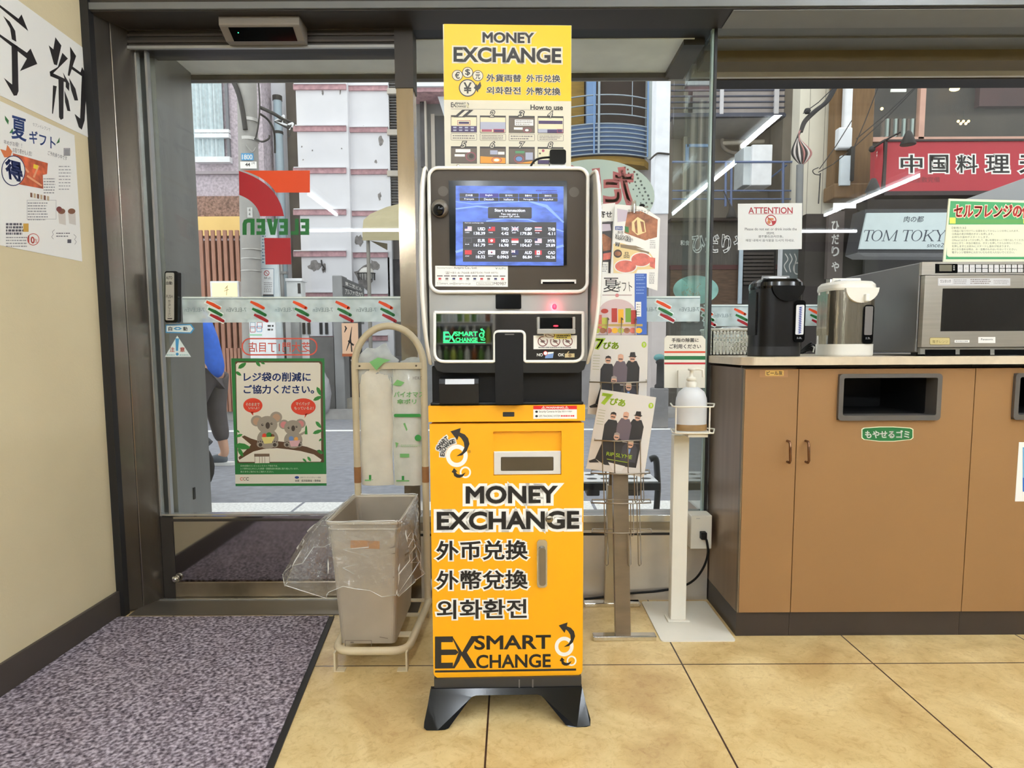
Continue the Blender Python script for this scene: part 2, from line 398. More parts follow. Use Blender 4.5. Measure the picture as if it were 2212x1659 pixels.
# ---- middle window, side pane, right shop front
def pane(name, g2, par=None): return struct(name, g2, par)
w1 = bpy.data.objects.new('window_1', None); COL.objects.link(w1); w1['kind'] = 'structure'
pane('glass', G().box(-0.358, 0.758, 2.512, 2.522, 0.345, zm, GLASS), w1)
struct('sill', G().box(-0.36, 0.762, 2.466, 2.56, 0.318, 0.345, M('bright_alu', (205, 206, 204), 0.25, 0.8)).box(-0.36, 0.762, 2.47, 2.56, 0.285, 0.318, STEEL), w1, bev=0.002)
struct('wall_under_window', G().box(-0.36, 0.765, 2.478, 2.56, 0, 0.285, M('stained_steel', (205, 198, 186), 0.32, 0.6, 0.18, 3.5, 0.04, 40)).box(-0.36, 0.765, 2.476, 2.56, 0.262, 0.272, GASKET))
w2 = bpy.data.objects.new('window_2', None); COL.objects.link(w2); w2['kind'] = 'structure'
pane('glass', G().box(0.744, 0.754, 2.525, 2.87, 0.345, 2.15, clear_mat('side_glass', (0.9, 0.955, 0.935), 0.035, 0.85)), w2)
struct('edge_strip', G().box(0.745, 0.753, 2.505, 2.524, 0.345, 2.17, M('glass_edge', (140, 158, 150), 0.2)).box(0.754, 0.764, 2.5, 2.524, 0.3, 2.2, GASKET), w2)
w3 = bpy.data.objects.new('window_3', None); COL.objects.link(w3); w3['kind'] = 'structure'
zf = W(1800, 170, FAC).z
pane('glass', G().box(0.70, 6, FAC, FAC + 0.01, 0.9, zf, GLASS), w3)
struct('sill', G().box(0.70, 6, FAC - 0.02, FAC + 0.08, 0.86, 0.9, STEEL), w3)
struct('wall_under_counter', G().box(0.76, 6, FAC + 0.01, FAC + 0.1, -0.02, 0.86, M('outer_facade')))

# ---- sliding door
d1 = bpy.data.objects.new('door_1', None); COL.objects.link(d1); d1['kind'] = 'structure'
zg0, zg1 = W(600, 1108, DOOR).z, W(600, 106, DOOR).z
xl = -1.392
pane('glass', G().box(xl, -0.41, DOOR, DOOR + 0.01, zg0, zg1, GLASS), d1)
BRIGHT = M('bright_alu')
struct('rail', G().box(xl, -0.41, DOOR - 0.012, DOOR + 0.02, zg0 - 0.007, zg0, BRIGHT), d1)
struct('stile', G().box(xl - 0.004, xl + 0.004, DOOR - 0.008, DOOR + 0.016, zg0, zg1, BRIGHT).box(xl + 0.034, xl + 0.042, DOOR - 0.006, DOOR + 0.016, zg0, zg1, M('pale_alu')), d1)
zk1, zk0 = W(600, 1256, DOOR).z, 0.004
struct('mirror_panel', G().box(-1.345, -0.41, DOOR - 0.006, DOOR + 0.02, zk1, zg0 - 0.012, M('mirror_bronze', (172, 168, 166), 0.06, 1.0, 0.05, 3)), d1)
struct('panel_frame', G().box(-1.392, -1.345, DOOR - 0.010, DOOR + 0.02, zk0, zg0 - 0.012, HEADER).box(-1.345, -0.41, DOOR - 0.012, DOOR + 0.02, zg0 - 0.030, zg0 - 0.022, HEADER), d1)
struct('kick_plate', G().box(-1.345, -0.41, DOOR - 0.012, DOOR + 0.02, zk0, zk1, M('worn_brass_steel', (168, 155, 134), 0.28, 0.9, 0.28, 7, 0.04, 60)), d1)
c = W(362, 1263, 2.44)
struct('door_bumper', G().lathe([(0.004, 0), (0.013, 0.004), (0.016, 0.012), (0.014, 0.022), (0.006, 0.028)], (c.x, 2.515, c.z), M('chrome', (220, 218, 212), 0.08, 1.0, 0), axis='y'), d1)
struct('trim_9', G().box(-1.44, -0.36, 2.347, DOOR + 0.03, 0.0, 0.004, M('threshold_steel', (118, 112, 103), 0.4, 0.7, 0.12, 3)).box(-1.40, -0.4, 2.486, 2.496, 0.004, 0.008, BRIGHT))

# ---- wall lights far from view: ceiling tubes whose reflections streak across the glass
TUBEM = M('tube_glow', (236, 245, 255), 0.5, var=0, emit=TUBE)
def fitting(cx, cy, L, along):
    t = T('ceiling_light', 'long white fluorescent tube fitting on the shop ceiling, mirrored in the glass', 'light', (cx, cy, CEIL), 'ceiling tube lights')
    a, b = (L / 2, 0.06) if along == 'x' else (0.06, L / 2)
    t.p('housing', t.g().box(cx - a, cx + a, cy - b, cy + b, CEIL - 0.045, CEIL, M('white_enamel', (235, 235, 230), 0.4)), bev=0.004)
    d = Vector((L / 2 - 0.02, 0, 0)) if along == 'x' else Vector((0, L / 2 - 0.02, 0)); c0 = Vector((cx, cy, CEIL - 0.075))
    t.p('tube', t.g().tube([c0 - d, c0 + d], 0.019, TUBEM, 8))
    for sgn in (-1, 1):
        e = c0 + d * sgn
        t.p('end_cap', t.g().box(e.x - 0.02, e.x + 0.02, e.y - 0.02, e.y + 0.02, CEIL - 0.1, CEIL - 0.04, M('white_enamel')))
for cx, cy, L, al in ((-2.15, -2.39, 1.5, 'y'), (-0.1, -0.35, 2.0, 'y'), (-0.1, -2.9, 2.0, 'y'), (2.0, -1.3, 2.4, 'y'), (3.95, -1.6, 2.0, 'y'), (-2.1, -4.2, 1.55, 'x'), (4.55, -3.74, 0.9, 'x'), (0.6, -4.2, 1.6, 'x'), (3.9, 1.2, 1.5, 'x'), (1.9, 1.0, 1.5, 'y')):
    fitting(cx, cy, L, al)

# ---- entrance mat
g = G()
c1, c2 = FL(722, 1334), FL(592, 1659)
dx = (c2.x - c1.x) / (c2.y - c1.y)
def edge(y, o): return c1.x + dx * (y - c1.y) + o
def carpet():
    m = bpy.data.materials.new('loop_pile_carpet'); m.use_nodes = True; t = m.node_tree; b = t.nodes['Principled BSDF']
    tc = t.nodes.new('ShaderNodeTexCoord')
    n = t.nodes.new('ShaderNodeTexNoise'); n.inputs['Scale'].default_value = 95; n.inputs['Detail'].default_value = 3; t.links.new(tc.outputs['Object'], n.inputs['Vector'])
    r = t.nodes.new('ShaderNodeValToRGB'); t.links.new(n.outputs['Fac'], r.inputs[0]); e = r.color_ramp.elements
    e[0].position = 0.3; e[0].color = lin((58, 52, 60)); e[1].position = 0.7; e[1].color = lin((206, 198, 210)); k = e.new(0.47); k.color = lin((128, 120, 128))
    n3 = t.nodes.new('ShaderNodeTexNoise'); n3.inputs['Scale'].default_value = 5; t.links.new(tc.outputs['Object'], n3.inputs['Vector'])
    mx = t.nodes.new('ShaderNodeMix'); mx.data_type = 'RGBA'; mx.blend_type = 'MULTIPLY'; t.links.new(mathn(t, 'MULTIPLY', n3.outputs['Fac'], 0.6), mx.inputs['Factor']); t.links.new(r.outputs[0], mx.inputs['A']); mx.inputs['B'].default_value = lin((205, 190, 195))
    t.links.new(mx.outputs['Result'], b.inputs['Base Color']); b.inputs['Roughness'].default_value = 0.95; b.inputs['Specular IOR Level'].default_value = 0.1
    bp = t.nodes.new('ShaderNodeBump'); bp.inputs['Strength'].default_value = 0.9; bp.inputs['Distance'].default_value = 0.006; t.links.new(n.outputs['Fac'], bp.inputs['Height']); t.links.new(bp.outputs[0], b.inputs['Normal'])
    return m
t = T('door_mat', 'mottled purple-grey entrance mat with black edging before the sliding door', 'mat', (-1.0, 1.5, 0))
ya, yb = c1.y, -0.3
t.p('pile', t.g().prism([(-1.466, ya, 0), (edge(ya, -0.018), ya, 0), (edge(yb, -0.018), yb, 0), (-1.466, yb, 0)], (0, 0, 0.008), carpet()))
t.p('edging', t.g().prism([(edge(ya, -0.0178), ya, 0), (edge(ya, 0), ya, 0), (edge(yb, 0), yb, 0), (edge(yb, -0.0178), yb, 0)], (0, 0, 0.005), GASKET), label='black rubber edging strip')

# ---- lit drinks cooler at the back of the shop, mirrored in the kiosk's black glass
t = T('drinks_cooler', 'lit drinks cooler mirrored in the black glass of the kiosk', 'cooler', (-0.23, -4.5, 0))
CW = M('cooler_white', (214, 218, 220), 0.4)
cx0, cx1 = -0.60, 0.14
t.p('cabinet_shell', t.g().box(cx0, cx0 + 0.03, -4.75, -4.25, 0, 1.9, CW).box(cx1 - 0.03, cx1, -4.75, -4.25, 0, 1.9, CW).box(cx0, cx1, -4.78, -4.75, 0, 1.9, CW).box(cx0, cx1, -4.75, -4.25, 1.8, 1.9, CW).box(cx0, cx1, -4.75, -4.25, 0, 0.45, CW))
for z in (0.795, 1.04, 1.285): t.p('shelf', t.g().box(cx0 + 0.03, cx1 - 0.03, -4.72, -4.28, z - 0.012, z, CW))
t.p('strip_lamp', t.g().box(cx0 + 0.05, cx1 - 0.05, -4.29, -4.27, 1.77, 1.79, M('cooler_lamp', (240, 248, 255), 0.5, 0, 0, emit=70)))
BT = [M('bottle_' + n, c_, 0.15) for n, c_ in (('green', (86, 130, 60)), ('clear', (196, 206, 206)), ('amber', (120, 70, 36)), ('lime', (170, 190, 90)))]
for row, z in enumerate((0.796, 1.041, 1.286)):
    for k in range(8):
        x = cx0 + 0.085 + 0.082 * k; g = G((x, -4.33, z))
        g.lathe([(0.03, 0), (0.032, 0.01), (0.032, 0.12), (0.026, 0.15), (0.013, 0.175), (0.013, 0.19)], (x, -4.33, z), BT[(1, 0, 3, 0, 1, 2, 0, 1)[(k + 3 * row) % 8]], 12)
        g.lathe([(0.015, 0.19), (0.015, 0.205)], (x, -4.33, z), M('bottle_cap', (230, 232, 228), 0.4), 10)
        one('drink_bottle', g, 'small capped drink bottle in the cooler mirrored by the kiosk glass', 'bottle', 'bottles in the mirrored cooler')
# ================================================================== the currency kiosk
YEL = M('kiosk_yellow', (240, 168, 4), 0.42, 0, 0.03, 6, 0.03, 300)
BLK = M('print_black', (28, 25, 24), 0.45, 0, 0)
WHT = M('print_white', (240, 238, 232), 0.5, 0, 0)
SATIN = M('satin_black', (20, 19, 19), 0.42, 0, 0.08, 20, spec=0.2)
GLOSSB = M('gloss_black', (6, 6, 6), 0.12, 0, 0, spec=0.25)
SILV = M('silver_shell', (168, 165, 158), 0.3, 0.55, 0.05, 8)
TRIMW = M('white_trim', (240, 238, 232), 0.3, 0, 0.02)
BEZ = M('brown_grey_bezel', (64, 55, 44), 0.35, 0.0, 0.06, 5, spec=0.2)
def swirl(g, u, v, r, l, ringm, arr):
    q = lambda x, y: (u + (x - 510) / 125 * r, v + (y - 655) / 125 * r)
    g.ring(*q(510, 655), r, r * 0.62, ringm, l, 1.04)
    g.ring(*q(608, 845), r * 0.52, r * 0.36, ringm, l, 1.04)
    g.poly([q(*p) for p in ((437, 375), (515, 475), (532, 428), (560, 452), (590, 500), (598, 560), (570, 615), (505, 660), (570, 650), (625, 600), (655, 520), (640, 455), (600, 410), (545, 388), (555, 337))], arr, l + 0.8)
    g.poly([q(*p) for p in ((478, 795), (450, 842), (470, 850), (480, 885), (510, 905), (545, 908), (580, 892), (612, 845), (570, 868), (540, 872), (512, 862), (498, 838), (520, 838))], arr, l + 0.8)
def ex_logo(g, u0, v0, u1, v1, l, m):          # block logo: tall EX with SMART over CHANGE
    U = lambda a: u0 + (u1 - u0) * a; V = lambda a: v0 + (v1 - v0) * a
    P = lambda pts: g.poly([(U(a), V(b)) for a, b in pts], m, l)
    P([(0, 1), (0.155, 1), (0.155, 0.82), (0.055, 0.82), (0.055, 0.58), (0.18, 0.58), (0.205, 0.5), (0.18, 0.41), (0.055, 0.41), (0.055, 0.18), (0.155, 0.18), (0.155, 0), (0, 0)])
    P([(0.15, 0), (0.235, 0.5), (0.315, 0), (0.375, 0), (0.275, 0.51), (0.36, 1), (0.30, 1), (0.228, 0.6), (0.21, 0.78), (0.17, 1), (0.15, 1), (0.205, 0.5), (0.155, 0.1)])
    g.text('SMART', (U(0.345), V(0), U(1), V(0.42)), m, l, 0.024)
    g.text('CHANGE', (U(0.36), V(0.6), U(1), V(1)), m, l, 0.024)
KY = 1.68
kx = lambda u, v=1000, Y=KY: W(u, v, Y).x
kz = lambda v, Y=KY: W(1094, v, Y).z
K = T('currency_exchange_kiosk', 'tall yellow and black money changing machine with lit touch screen', 'kiosk', (kx(1094), KY, 0), rz=0.028)
# base: sloped skirt with splayed feet, plinth
def skirt(Y1, Y0):
    pts = [(930, 1486), (924, 1520), (916, 1556), (915, 1568), (921, 1577), (944, 1579), (960, 1576), (968, 1570), (1012, 1512), (1019, 1504), (1028, 1501), (1160, 1501), (1169, 1504), (1176, 1511), (1221, 1567), (1229, 1573), (1245, 1577), (1266, 1576), (1274, 1569), (1275, 1556), (1265, 1520), (1258, 1486)]
    out = []
    for u, v in pts:
        f = (v - 1486) / 92; Y = Y1 + (Y0 - Y1) * f; p = W(u, v, 1.668 - 0.05 * f); out.append(Vector((p.x, Y, max(p.z, 0.001))))
    return out
K.p('front_skirt', K.g().prism(skirt(1.668, 1.615), (0, 0.014, 0.0), GLOSSB), bev=0.003)
K.p('rear_skirt', K.g().prism(skirt(2.06, 2.10), (0, 0.014, 0.0), GLOSSB), bev=0.003)
g = K.g().box(kx(931), kx(1258), 1.672, 2.08, kz(1492, 1.672), kz(1461), M('plinth_grey', (40, 39, 38), 0.45, 0, 0.05))
g.box(kx(1118), kx(1121), 1.669, 1.672, kz(1491), kz(1465), M('strap_grey', (95, 92, 88), 0.5)).box(kx(1148), kx(1151), 1.669, 1.672, kz(1491), kz(1465), M('strap_grey')).box(kx(1118), kx(1151), 1.669, 1.672, kz(1491), kz(1489), M('strap_grey'))
K.p('plinth', g)
# lower cabinet body and its door
z0, z1 = kz(1462), kz(913)
xl, xr = kx(929.5), kx(1261.5)
K.p('lower_cabinet', K.g().box(xl + 0.002, xr - 0.002, 1.69, 2.10, z0, z1 - 0.001, YEL), bev=0.004)
g = K.g()
ou0, ou1, ov0, ov1 = 1066, 1213, 932, 1027
def zz(v): return kz(v)
g.box(xl, xr, KY, 1.69, zz(ov0), z1 - 0.002, YEL)
g.box(xl, kx(ou0), KY, 1.69, zz(ov1), zz(ov0), YEL).box(kx(ou1), xr, KY, 1.69, zz(ov1), zz(ov0), YEL)
bt = zz(ov1)
pts = [Vector((xl, KY, bt))] + [Vector((xl + 0.016 + 0.016 * math.cos(R(a)), KY, z0 + 0.016 + 0.016 * math.sin(R(a)))) for a in (180, 202, 225, 247, 270)] + [Vector((xr - 0.016 + 0.016 * math.cos(R(a)), KY, z0 + 0.016 + 0.016 * math.sin(R(a)))) for a in (270, 292, 315, 337, 360)] + [Vector((xr, KY, bt))]
g.prism(pts, (0, 0.01, 0), YEL)
g.on(KY)
g.text('MONEY', (1008, 1051, 1202, 1086), BLK, 1.0, 0.034, WHT, outr=0.15)
g.text('EXCHANGE', (946, 1106, 1250, 1142), BLK, 1.0, 0.034, WHT, outr=0.15)
for u in (1055, 1198): pass
g.text('外币兑换', (944, 1168, 1139, 1208), BLK, 1.0, 0.024, WHT, outr=0.09)
g.text('外幣兌換', (944, 1232, 1139, 1272), BLK, 1.0, 0.020, WHT, outr=0.09)
g.text('외화환전', (945, 1295, 1137, 1335), BLK, 1.0, 0.020, WHT, outr=0.09)
g.rect(1052, 1066, 1068, 1076, WHT, 1.3)
ex_logo(g, 940, 1373, 1189, 1442, 1, BLK)
g.rect(940, 1446, 1245, 1450.5, BLK, 1)
swirl(g, 1219, 1398, 20.5, 1, WHT, BLK)
swirl(g, 987, 984, 23.5, 1, WHT, BLK)
for word, rad, a0, a1, sz in (('SMART', 41.5, 158, 122, 9.5), ('EXCHANGE', 31, 176, 103, 8.5)):
    for i, ch in enumerate(word):
        a = R(a0 + (a1 - a0) * i / (len(word) - 1)); cu, cv = 987 + rad * math.cos(a), 984 - rad * 1.04 * math.sin(a)
        tu, tv = math.sin(a), math.cos(a)                # reading direction
        nu, nv = math.cos(a), -math.sin(a); w = sz * 0.34; hh = sz * 0.52
        g.text(ch, [(cu - tu * w + nu * hh, cv - tv * w + nv * hh), (cu + tu * w + nu * hh, cv + tv * w + nv * hh), (cu + tu * w - nu * hh, cv + tv * w - nv * hh), (cu - tu * w - nu * hh, cv - tv * w - nv * hh)], BLK, 1.4, 0.02, WHT, outr=0.2)
g.text('®', (1011, 972, 1017, 978), BLK, 1)
KD = K.p('cabinet_door', g)
g = K.g()
TR = M('tray_steel', (140, 138, 134), 0.35, 0.4, 0.08, 6)
x0, x1 = kx(ou0), kx(ou1)
g.box(x0, x1, 1.79, 1.795, zz(ov1), zz(ov0), TR).box(x0 - 0.003, x0, 1.69, 1.795, zz(ov1), zz(ov0), TR).box(x1, x1 + 0.003, 1.69, 1.795, zz(ov1), zz(ov0), TR).box(x0, x1, 1.69, 1.795, zz(ov0), zz(ov0) + 0.003, TR)
g.prism([(x0, 1.79, zz(955)), (x0, 1.70, zz(976)), (x0, 1.70, zz(980)), (x0, 1.79, zz(960))], (x1 - x0, 0, 0), M('tray_slope', (138, 128, 112), 0.45, 0.1))
K.p('payout_recess', g, KD)
g = K.g().box(x0 + 0.001, x1 - 0.001, 1.684, 1.70, zz(1026), zz(976), M('silver_plate', (222, 222, 222), 0.3, 0.3, 0.03))
g.on(1.684); g.rrect(1083, 988, 1195, 1016, 2, M('smoked_slot', (70, 60, 46), 0.2), 1); g.frame(1082, 987, 1196, 1017, 1.2, BLK, 1.2, 2)
K.p('payout_shutter', g, KD, bev=0.0012)
g = K.g(); g.on(KY)
g.prism([kp for kp in rr3(kx(1159.5), kx(1182), kz(1269), kz(1166), 0.009, 1.674)], (0, 0.008, 0), M('handle_nickel', (190, 184, 172), 0.22, 0.9, 0.06))
g.prism(rr3(kx(1163.5), kx(1178), kz(1262), kz(1181), 0.0075, 1.664), (0, 0.010, 0), M('handle_grey', (128, 120, 108), 0.3, 0.8, 0.1))
K.p('latch_handle', g, KD, bev=0.002)
c = W(1186.6, 1122, KY)
g = K.g().lathe([(0.0001, 0.004), (0.0085, 0.004), (0.0102, 0.002), (0.0102, 0)], (c.x, KY - 0.0005, c.z), M('lock_nickel', (150, 140, 122), 0.25, 0.9, 0.05), axis='y')
g.on(KY - 0.0046); g.line([(1182.5, 1122), (1190.5, 1122)], 2, BLK, 1)
K.p('lock', g, KD)
# lid band
g = K.g().box(kx(928), kx(1263.5), 1.676, 2.10, kz(910), kz(875.5), YEL)
g.on(1.676)
g.rrect(1086, 890, 1111, 900, 1.5, BLK, 1)
g.rect(1152, 876.5, 1246.5, 905, WHT, 1); g.rect(1152, 876.5, 1246.5, 884.5, M('warning_red', (205, 22, 22), 0.5, 0, 0), 1.5)
g.text('⚠WARNING⚠', (1170, 877.8, 1228, 883.4), WHT, 2, 0.03)
for v in (888, 897.5):
    g.disc(1159, v + 1.5, 3, BLK, 2, 2.4)
g.text('Security Cameras In Use', (1164, 886.8, 1212, 892.5), BLK, 2); g.text('防犯カメラ作動中', (1214, 887.3, 1236, 891), BLK, 2)
g.text('GPS TRACKING SYSTEM', (1164, 896.8, 1210, 900.8), BLK, 2); g.scribble(1212, 896.8, 1243, 900.6, 1, M('warning_red'), 2, 0.8)
K.p('lid_band', g)
# black middle section with receipt printer
g = K.g().box(kx(935), kx(1259), 1.70, 2.08, kz(875), kz(790), SATIN).box(kx(932), kx(1261), 1.682, 2.09, kz(875.5), kz(869), SATIN)
K.p('middle_section', g, bev=0.003)
g = K.g().prism([(kx(953), 1.692, kz(872, 1.66)), (kx(953), 1.665, kz(872, 1.66)), (kx(953), 1.655, kz(828, 1.66)), (kx(953), 1.662, kz(817, 1.66)), (kx(953), 1.70, kz(815, 1.66))], (kx(1036) - kx(953), 0, 0), M('printer_black', (30, 29, 29), 0.4, spec=0.2))
KPr = K.p('receipt_printer', g, bev=0.002)
g = K.g().prism([(kx(966), 1.653, kz(829, 1.66)), (kx(966), 1.659, kz(818, 1.66)), (kx(966), 1.662, kz(818, 1.66)), (kx(966), 1.657, kz(829, 1.66))], (kx(1027) - kx(966), 0, 0), M('paper_slot', (186, 188, 192), 0.35))
K.p('paper_slot', g, KPr)
# head
hx0, hx1 = kx(934.5), kx(1267)
g = K.g().prism(rr3(hx0, hx1, kz(790), kz(367), 0.026, 1.668), (0, 0.30, 0), SILV, smooth=False)
KH = K.p('head_shell', g, bev=0.006)
# lower lip (dark) under the glass
g = K.g()
lip = [(938, 783), (938, 790), (944, 800), (958, 805), (1250, 806), (1262, 798), (1266, 786), (1266, 780), (938, 780)]
g.prism([W(u, v, 1.66) for u, v in lip], (0, 0.20, 0), M('lip_grey', (40, 39, 38), 0.28, 0.4, 0.06))
K.p('lower_lip', g, KH, bev=0.003)
# bezel plate + white rim
g = K.g().prism(rr3(kx(940), kx(1262), kz(630), kz(371), 0.022, 1.658), (0, 0.012, 0), BEZ)
g.on(1.658)
c = W(957, 412, 1.658)
for u in (957, 1240): g.disc(u, 414, 11, M('speaker_dark', (72, 64, 54), 0.5), 1)
KB = K.p('screen_bezel', g, KH)
rim = rr3(kx(938.5), kx(1264), kz(632), kz(369), 0.024, 1.655, 8)
K.p('bezel_rim', K.g().tube(rim, 0.0046, TRIMW, 8, closed=True), KH, label='white rounded rim')
SCRB = M('screen_blue', (70, 98, 186), 0.3, 0, 0.4, 4.0, emit=0.5, stretch=(6, 1, 14))
SCW = M('screen_white', (225, 230, 245), 0.4, 0, 0, emit=0.8); SCD = M('screen_dark', (44, 42, 44), 0.4, 0, 0, emit=0.5); SCN = M('screen_navy', (52, 44, 110), 0.4, 0, 0, emit=0.6)
SCL = M('screen_pale', (118, 148, 220), 0.4, 0, 0, emit=0.5)
g = K.g().box(kx(979), kx(1221), 1.654, 1.659, kz(575), kz(396), GLOSSB)
g.on(1.654)
g.rect(984, 402, 1217, 573.5, SCRB, 1)
g.line([(984, 436), (1020, 441), (1080, 437), (1140, 434), (1180, 445), (1217, 480)], [1, 2, 2.5, 3, 7, 3], SCL, 1.4)
g.line([(984, 452), (1030, 446), (1070, 450)], 3, SCL, 1.4); g.line([(984, 545), (1000, 540), (1100, 560), (1217, 530)], 5, SCL, 1.4)
g.line([(1050, 478), (1090, 472), (1140, 474), (1217, 500)], 2.5, SCL, 1.4)
for k, (a, b) in enumerate((('日本語', 'Français'), ('English', 'Deutsch'), ('한국어', 'Italiano'), ('繁體中文', 'Português'), ('简体中文', 'Español'))):
    u = 992.5 + 42.6 * k
    g.rrect(u, 418.3, u + 41.2, 426.3, 1.5, SCN if k == 1 else SCD, 2); g.rrect(u, 427.2, u + 41.2, 434.6, 1.5, SCD, 2)
    g.text(a, (u + 13, 420.3, u + 28, 424.6), SCW, 2.5); g.text(b, (u + 10, 428.8, u + 31, 433), SCW, 2.5)
g.rrect(1053.5, 447.6, 1148, 472, 2.5, SCD, 2)
g.text('Start transaction', (1068, 451.4, 1133.5, 457.4), SCW, 2.5, 0.02); g.text('You can use a', (1081, 460.2, 1118.5, 464.6), SCW, 2.5); g.text('coupon QR code.', (1078, 465.6, 1122.5, 470.4), SCW, 2.5)
g.scribble(1157, 410, 1204, 413, 1, SCN, 2, 0.7); g.scribble(1170, 415, 1204, 418, 1, SCN, 2, 0.6)
g.rect(999.5, 479.6, 1201.2, 565.6, SCD, 2)
g.text('Current exchange rate', (1003.5, 480.8, 1044, 483.4), SCW, 2.5)
FR, FB, FW2 = M('flag_red', (170, 52, 58), 0.5, 0, 0, emit=0.5), M('flag_navy', (40, 42, 80), 0.5, 0, 0, emit=0.5), SCW
rates = [('USD', '138.39', 'us'), ('TWD', '4.42', 'tw'), ('GBP', '179.80', 'gb'), ('THB', '4.11', 'th'), ('EUR', '161.79', 'eu'), ('HKD', '16.98', 'hk'), ('SGD', '104.67', 'sg'), ('MYR', '29.89', 'my'), ('CNY', '18.52', 'cn'), ('KRW', '0.0963', 'kr'), ('AUD', '86.84', 'au'), ('CAD', '98.26', 'ca')]
for i, (c3, val, fl) in enumerate(rates):
    cu = 999.5 + 50.4 * (i % 4); cv = 490 + 25.4 * (i // 4)
    f0, f1, g0, g1 = cu + 4, cu + 19, cv, cv + 9.4
    base = {'us': FW2, 'tw': FR, 'gb': FB, 'th': FB, 'eu': SCD, 'hk': FR, 'sg': FW2, 'my': FW2, 'cn': FR, 'kr': FW2, 'au': FB, 'ca': FW2}[fl]
    g.rect(f0, g0, f1, g1, base, 2.5)
    if fl in ('us', 'my'):
        for r2 in range(3): g.rect(f0, g0 + 1.2 + r2 * 2.8, f1, g0 + 2.4 + r2 * 2.8, FR, 2.8)
        g.rect(f0, g0, f0 + 6, g0 + 5, FB, 3)
    if fl == 'tw': g.rect(f0, g0, f0 + 7, g0 + 4.7, FB, 3); g.disc(f0 + 3.5, g0 + 2.3, 1.4, FW2, 3.3)
    if fl in ('gb', 'au'):
        e = f1 if fl == 'gb' else f0 + 7.5; b2 = g1 if fl == 'gb' else g0 + 4.7
        g.line([(f0, g0), (e, b2)], 1.6, FW2, 2.8); g.line([(f0, b2), (e, g0)], 1.6, FW2, 2.8); g.line([((f0 + e) / 2, g0), ((f0 + e) / 2, b2)], 2, FW2, 2.9); g.line([(f0, (g0 + b2) / 2), (e, (g0 + b2) / 2)], 2, FW2, 2.9); g.line([((f0 + e) / 2, g0), ((f0 + e) / 2, b2)], 1, FR, 3.1); g.line([(f0, (g0 + b2) / 2), (e, (g0 + b2) / 2)], 1, FR, 3.1)
    if fl == 'th': g.rect(f0, g0, f1, g0 + 1.6, FR, 3); g.rect(f0, g1 - 1.6, f1, g1, FR, 3); g.rect(f0, g0 + 1.6, f1, g0 + 3.4, FW2, 3); g.rect(f0, g1 - 3.4, f1, g1 - 1.6, FW2, 3)
    if fl == 'hk': g.disc((f0 + f1) / 2, (g0 + g1) / 2, 2.6, FW2, 3)
    if fl == 'sg': g.rect(f0, g0, f1, (g0 + g1) / 2, FR, 3)
    if fl == 'kr': g.disc((f0 + f1) / 2, (g0 + g1) / 2, 2.2, FR, 3); g.disc((f0 + f1) / 2, (g0 + g1) / 2, 2.2, FB, 3.3, a0=0, a1=180)
    if fl == 'ca': g.rect(f0, g0, f0 + 4, g1, FR, 3); g.rect(f1 - 4, g0, f1, g1, FR, 3); g.disc((f0 + f1) / 2, (g0 + g1) / 2, 1.7, FR, 3)
    if fl == 'eu': g.frame(f0, g0, f1, g1, 0.6, M('screen_grey', (90, 90, 95), 0.5, 0, 0, emit=0.5), 3)
    g.text(c3, (cu + 32.5, cv + 1.6, cu + 47.8, cv + 8), SCW, 2.5, 0.02)
    wv = {4: 15.5, 5: 19.5, 6: 24}[len(val)]
    g.text(val, (cu + 47.8 - wv, cv + 11.4, cu + 47.8, cv + 17.4), SCW, 2.5, 0.02)
    g.text(c3, (cu + 5, cv + 11.8, cu + 14, cv + 13.8), SCW, 2.5)
for r2 in (1, 2): g.rect(999.5, 487.8 + 25.4 * r2, 1201.2, 488.4 + 25.4 * r2, M('screen_grey'), 2.4)
K.p('touch_screen', g, KB, label='lit blue display of exchange rates')
g = K.g(); g.on(1.6575)
g.add([W(u, v, 1.6575) + Vector((0, dy, 0)) for dy in (0, 0.0004) for u, v in ((940, 619), (1096.5, 619.5), (1096.5, 575), (940, 574.5))], [(0, 1, 2, 3), (7, 6, 5, 4)], WHT)
INK = M('ink_grey', (120, 112, 108), 0.6, 0, 0)
g.text('Operating Company', (944, 577.8, 978, 581), INK, 1); g.text('Actpro Co., Ltd.', (980, 576.5, 1030, 582.5), M('ink_dark', (70, 64, 62), 0.6, 0, 0), 1); g.text('ActPro', (1076, 577.5, 1092, 582.5), M('ink_green', (120, 140, 120), 0.6, 0, 0), 1)
g.poly([(1069, 577.5), (1072, 582.5), (1075, 577.5), (1072, 579.5)], M('ink_green'), 1)
g.text('☎+81-6-7668-6875', (961, 586.5, 1033, 592.5), INK, 1); g.text('(06-7668-6875)', (1034, 587.5, 1075, 592), INK, 1)
for k in range(10):
    u = 944 + k * 15; g.rect(u, 595.5, u + 12, 597.5, M('ink_dark'), 1)
    g.rect(u + 3, 600.5, u + 9, 604.5, (FR, INK, FB)[k % 3], 1); g.scribble(u + 2, 606, u + 10, 607.4, 1, INK, 1)
g.text('✉smart_ex@actpro.co.jp', (944, 610, 1016, 616), INK, 1); g.frame(1029, 609.5, 1064, 616, 0.6, INK, 1); g.text('Machine Number', (1033, 611.5, 1061, 614.5), INK, 1); g.text('M0987', (1066, 609.5, 1093, 616), M('ink_dark'), 1)
K.p('company_sticker', g, KH, label='white contact sticker with telephone number')
g = K.g(); x0, x1 = kx(1167.5), kx(1240.5)
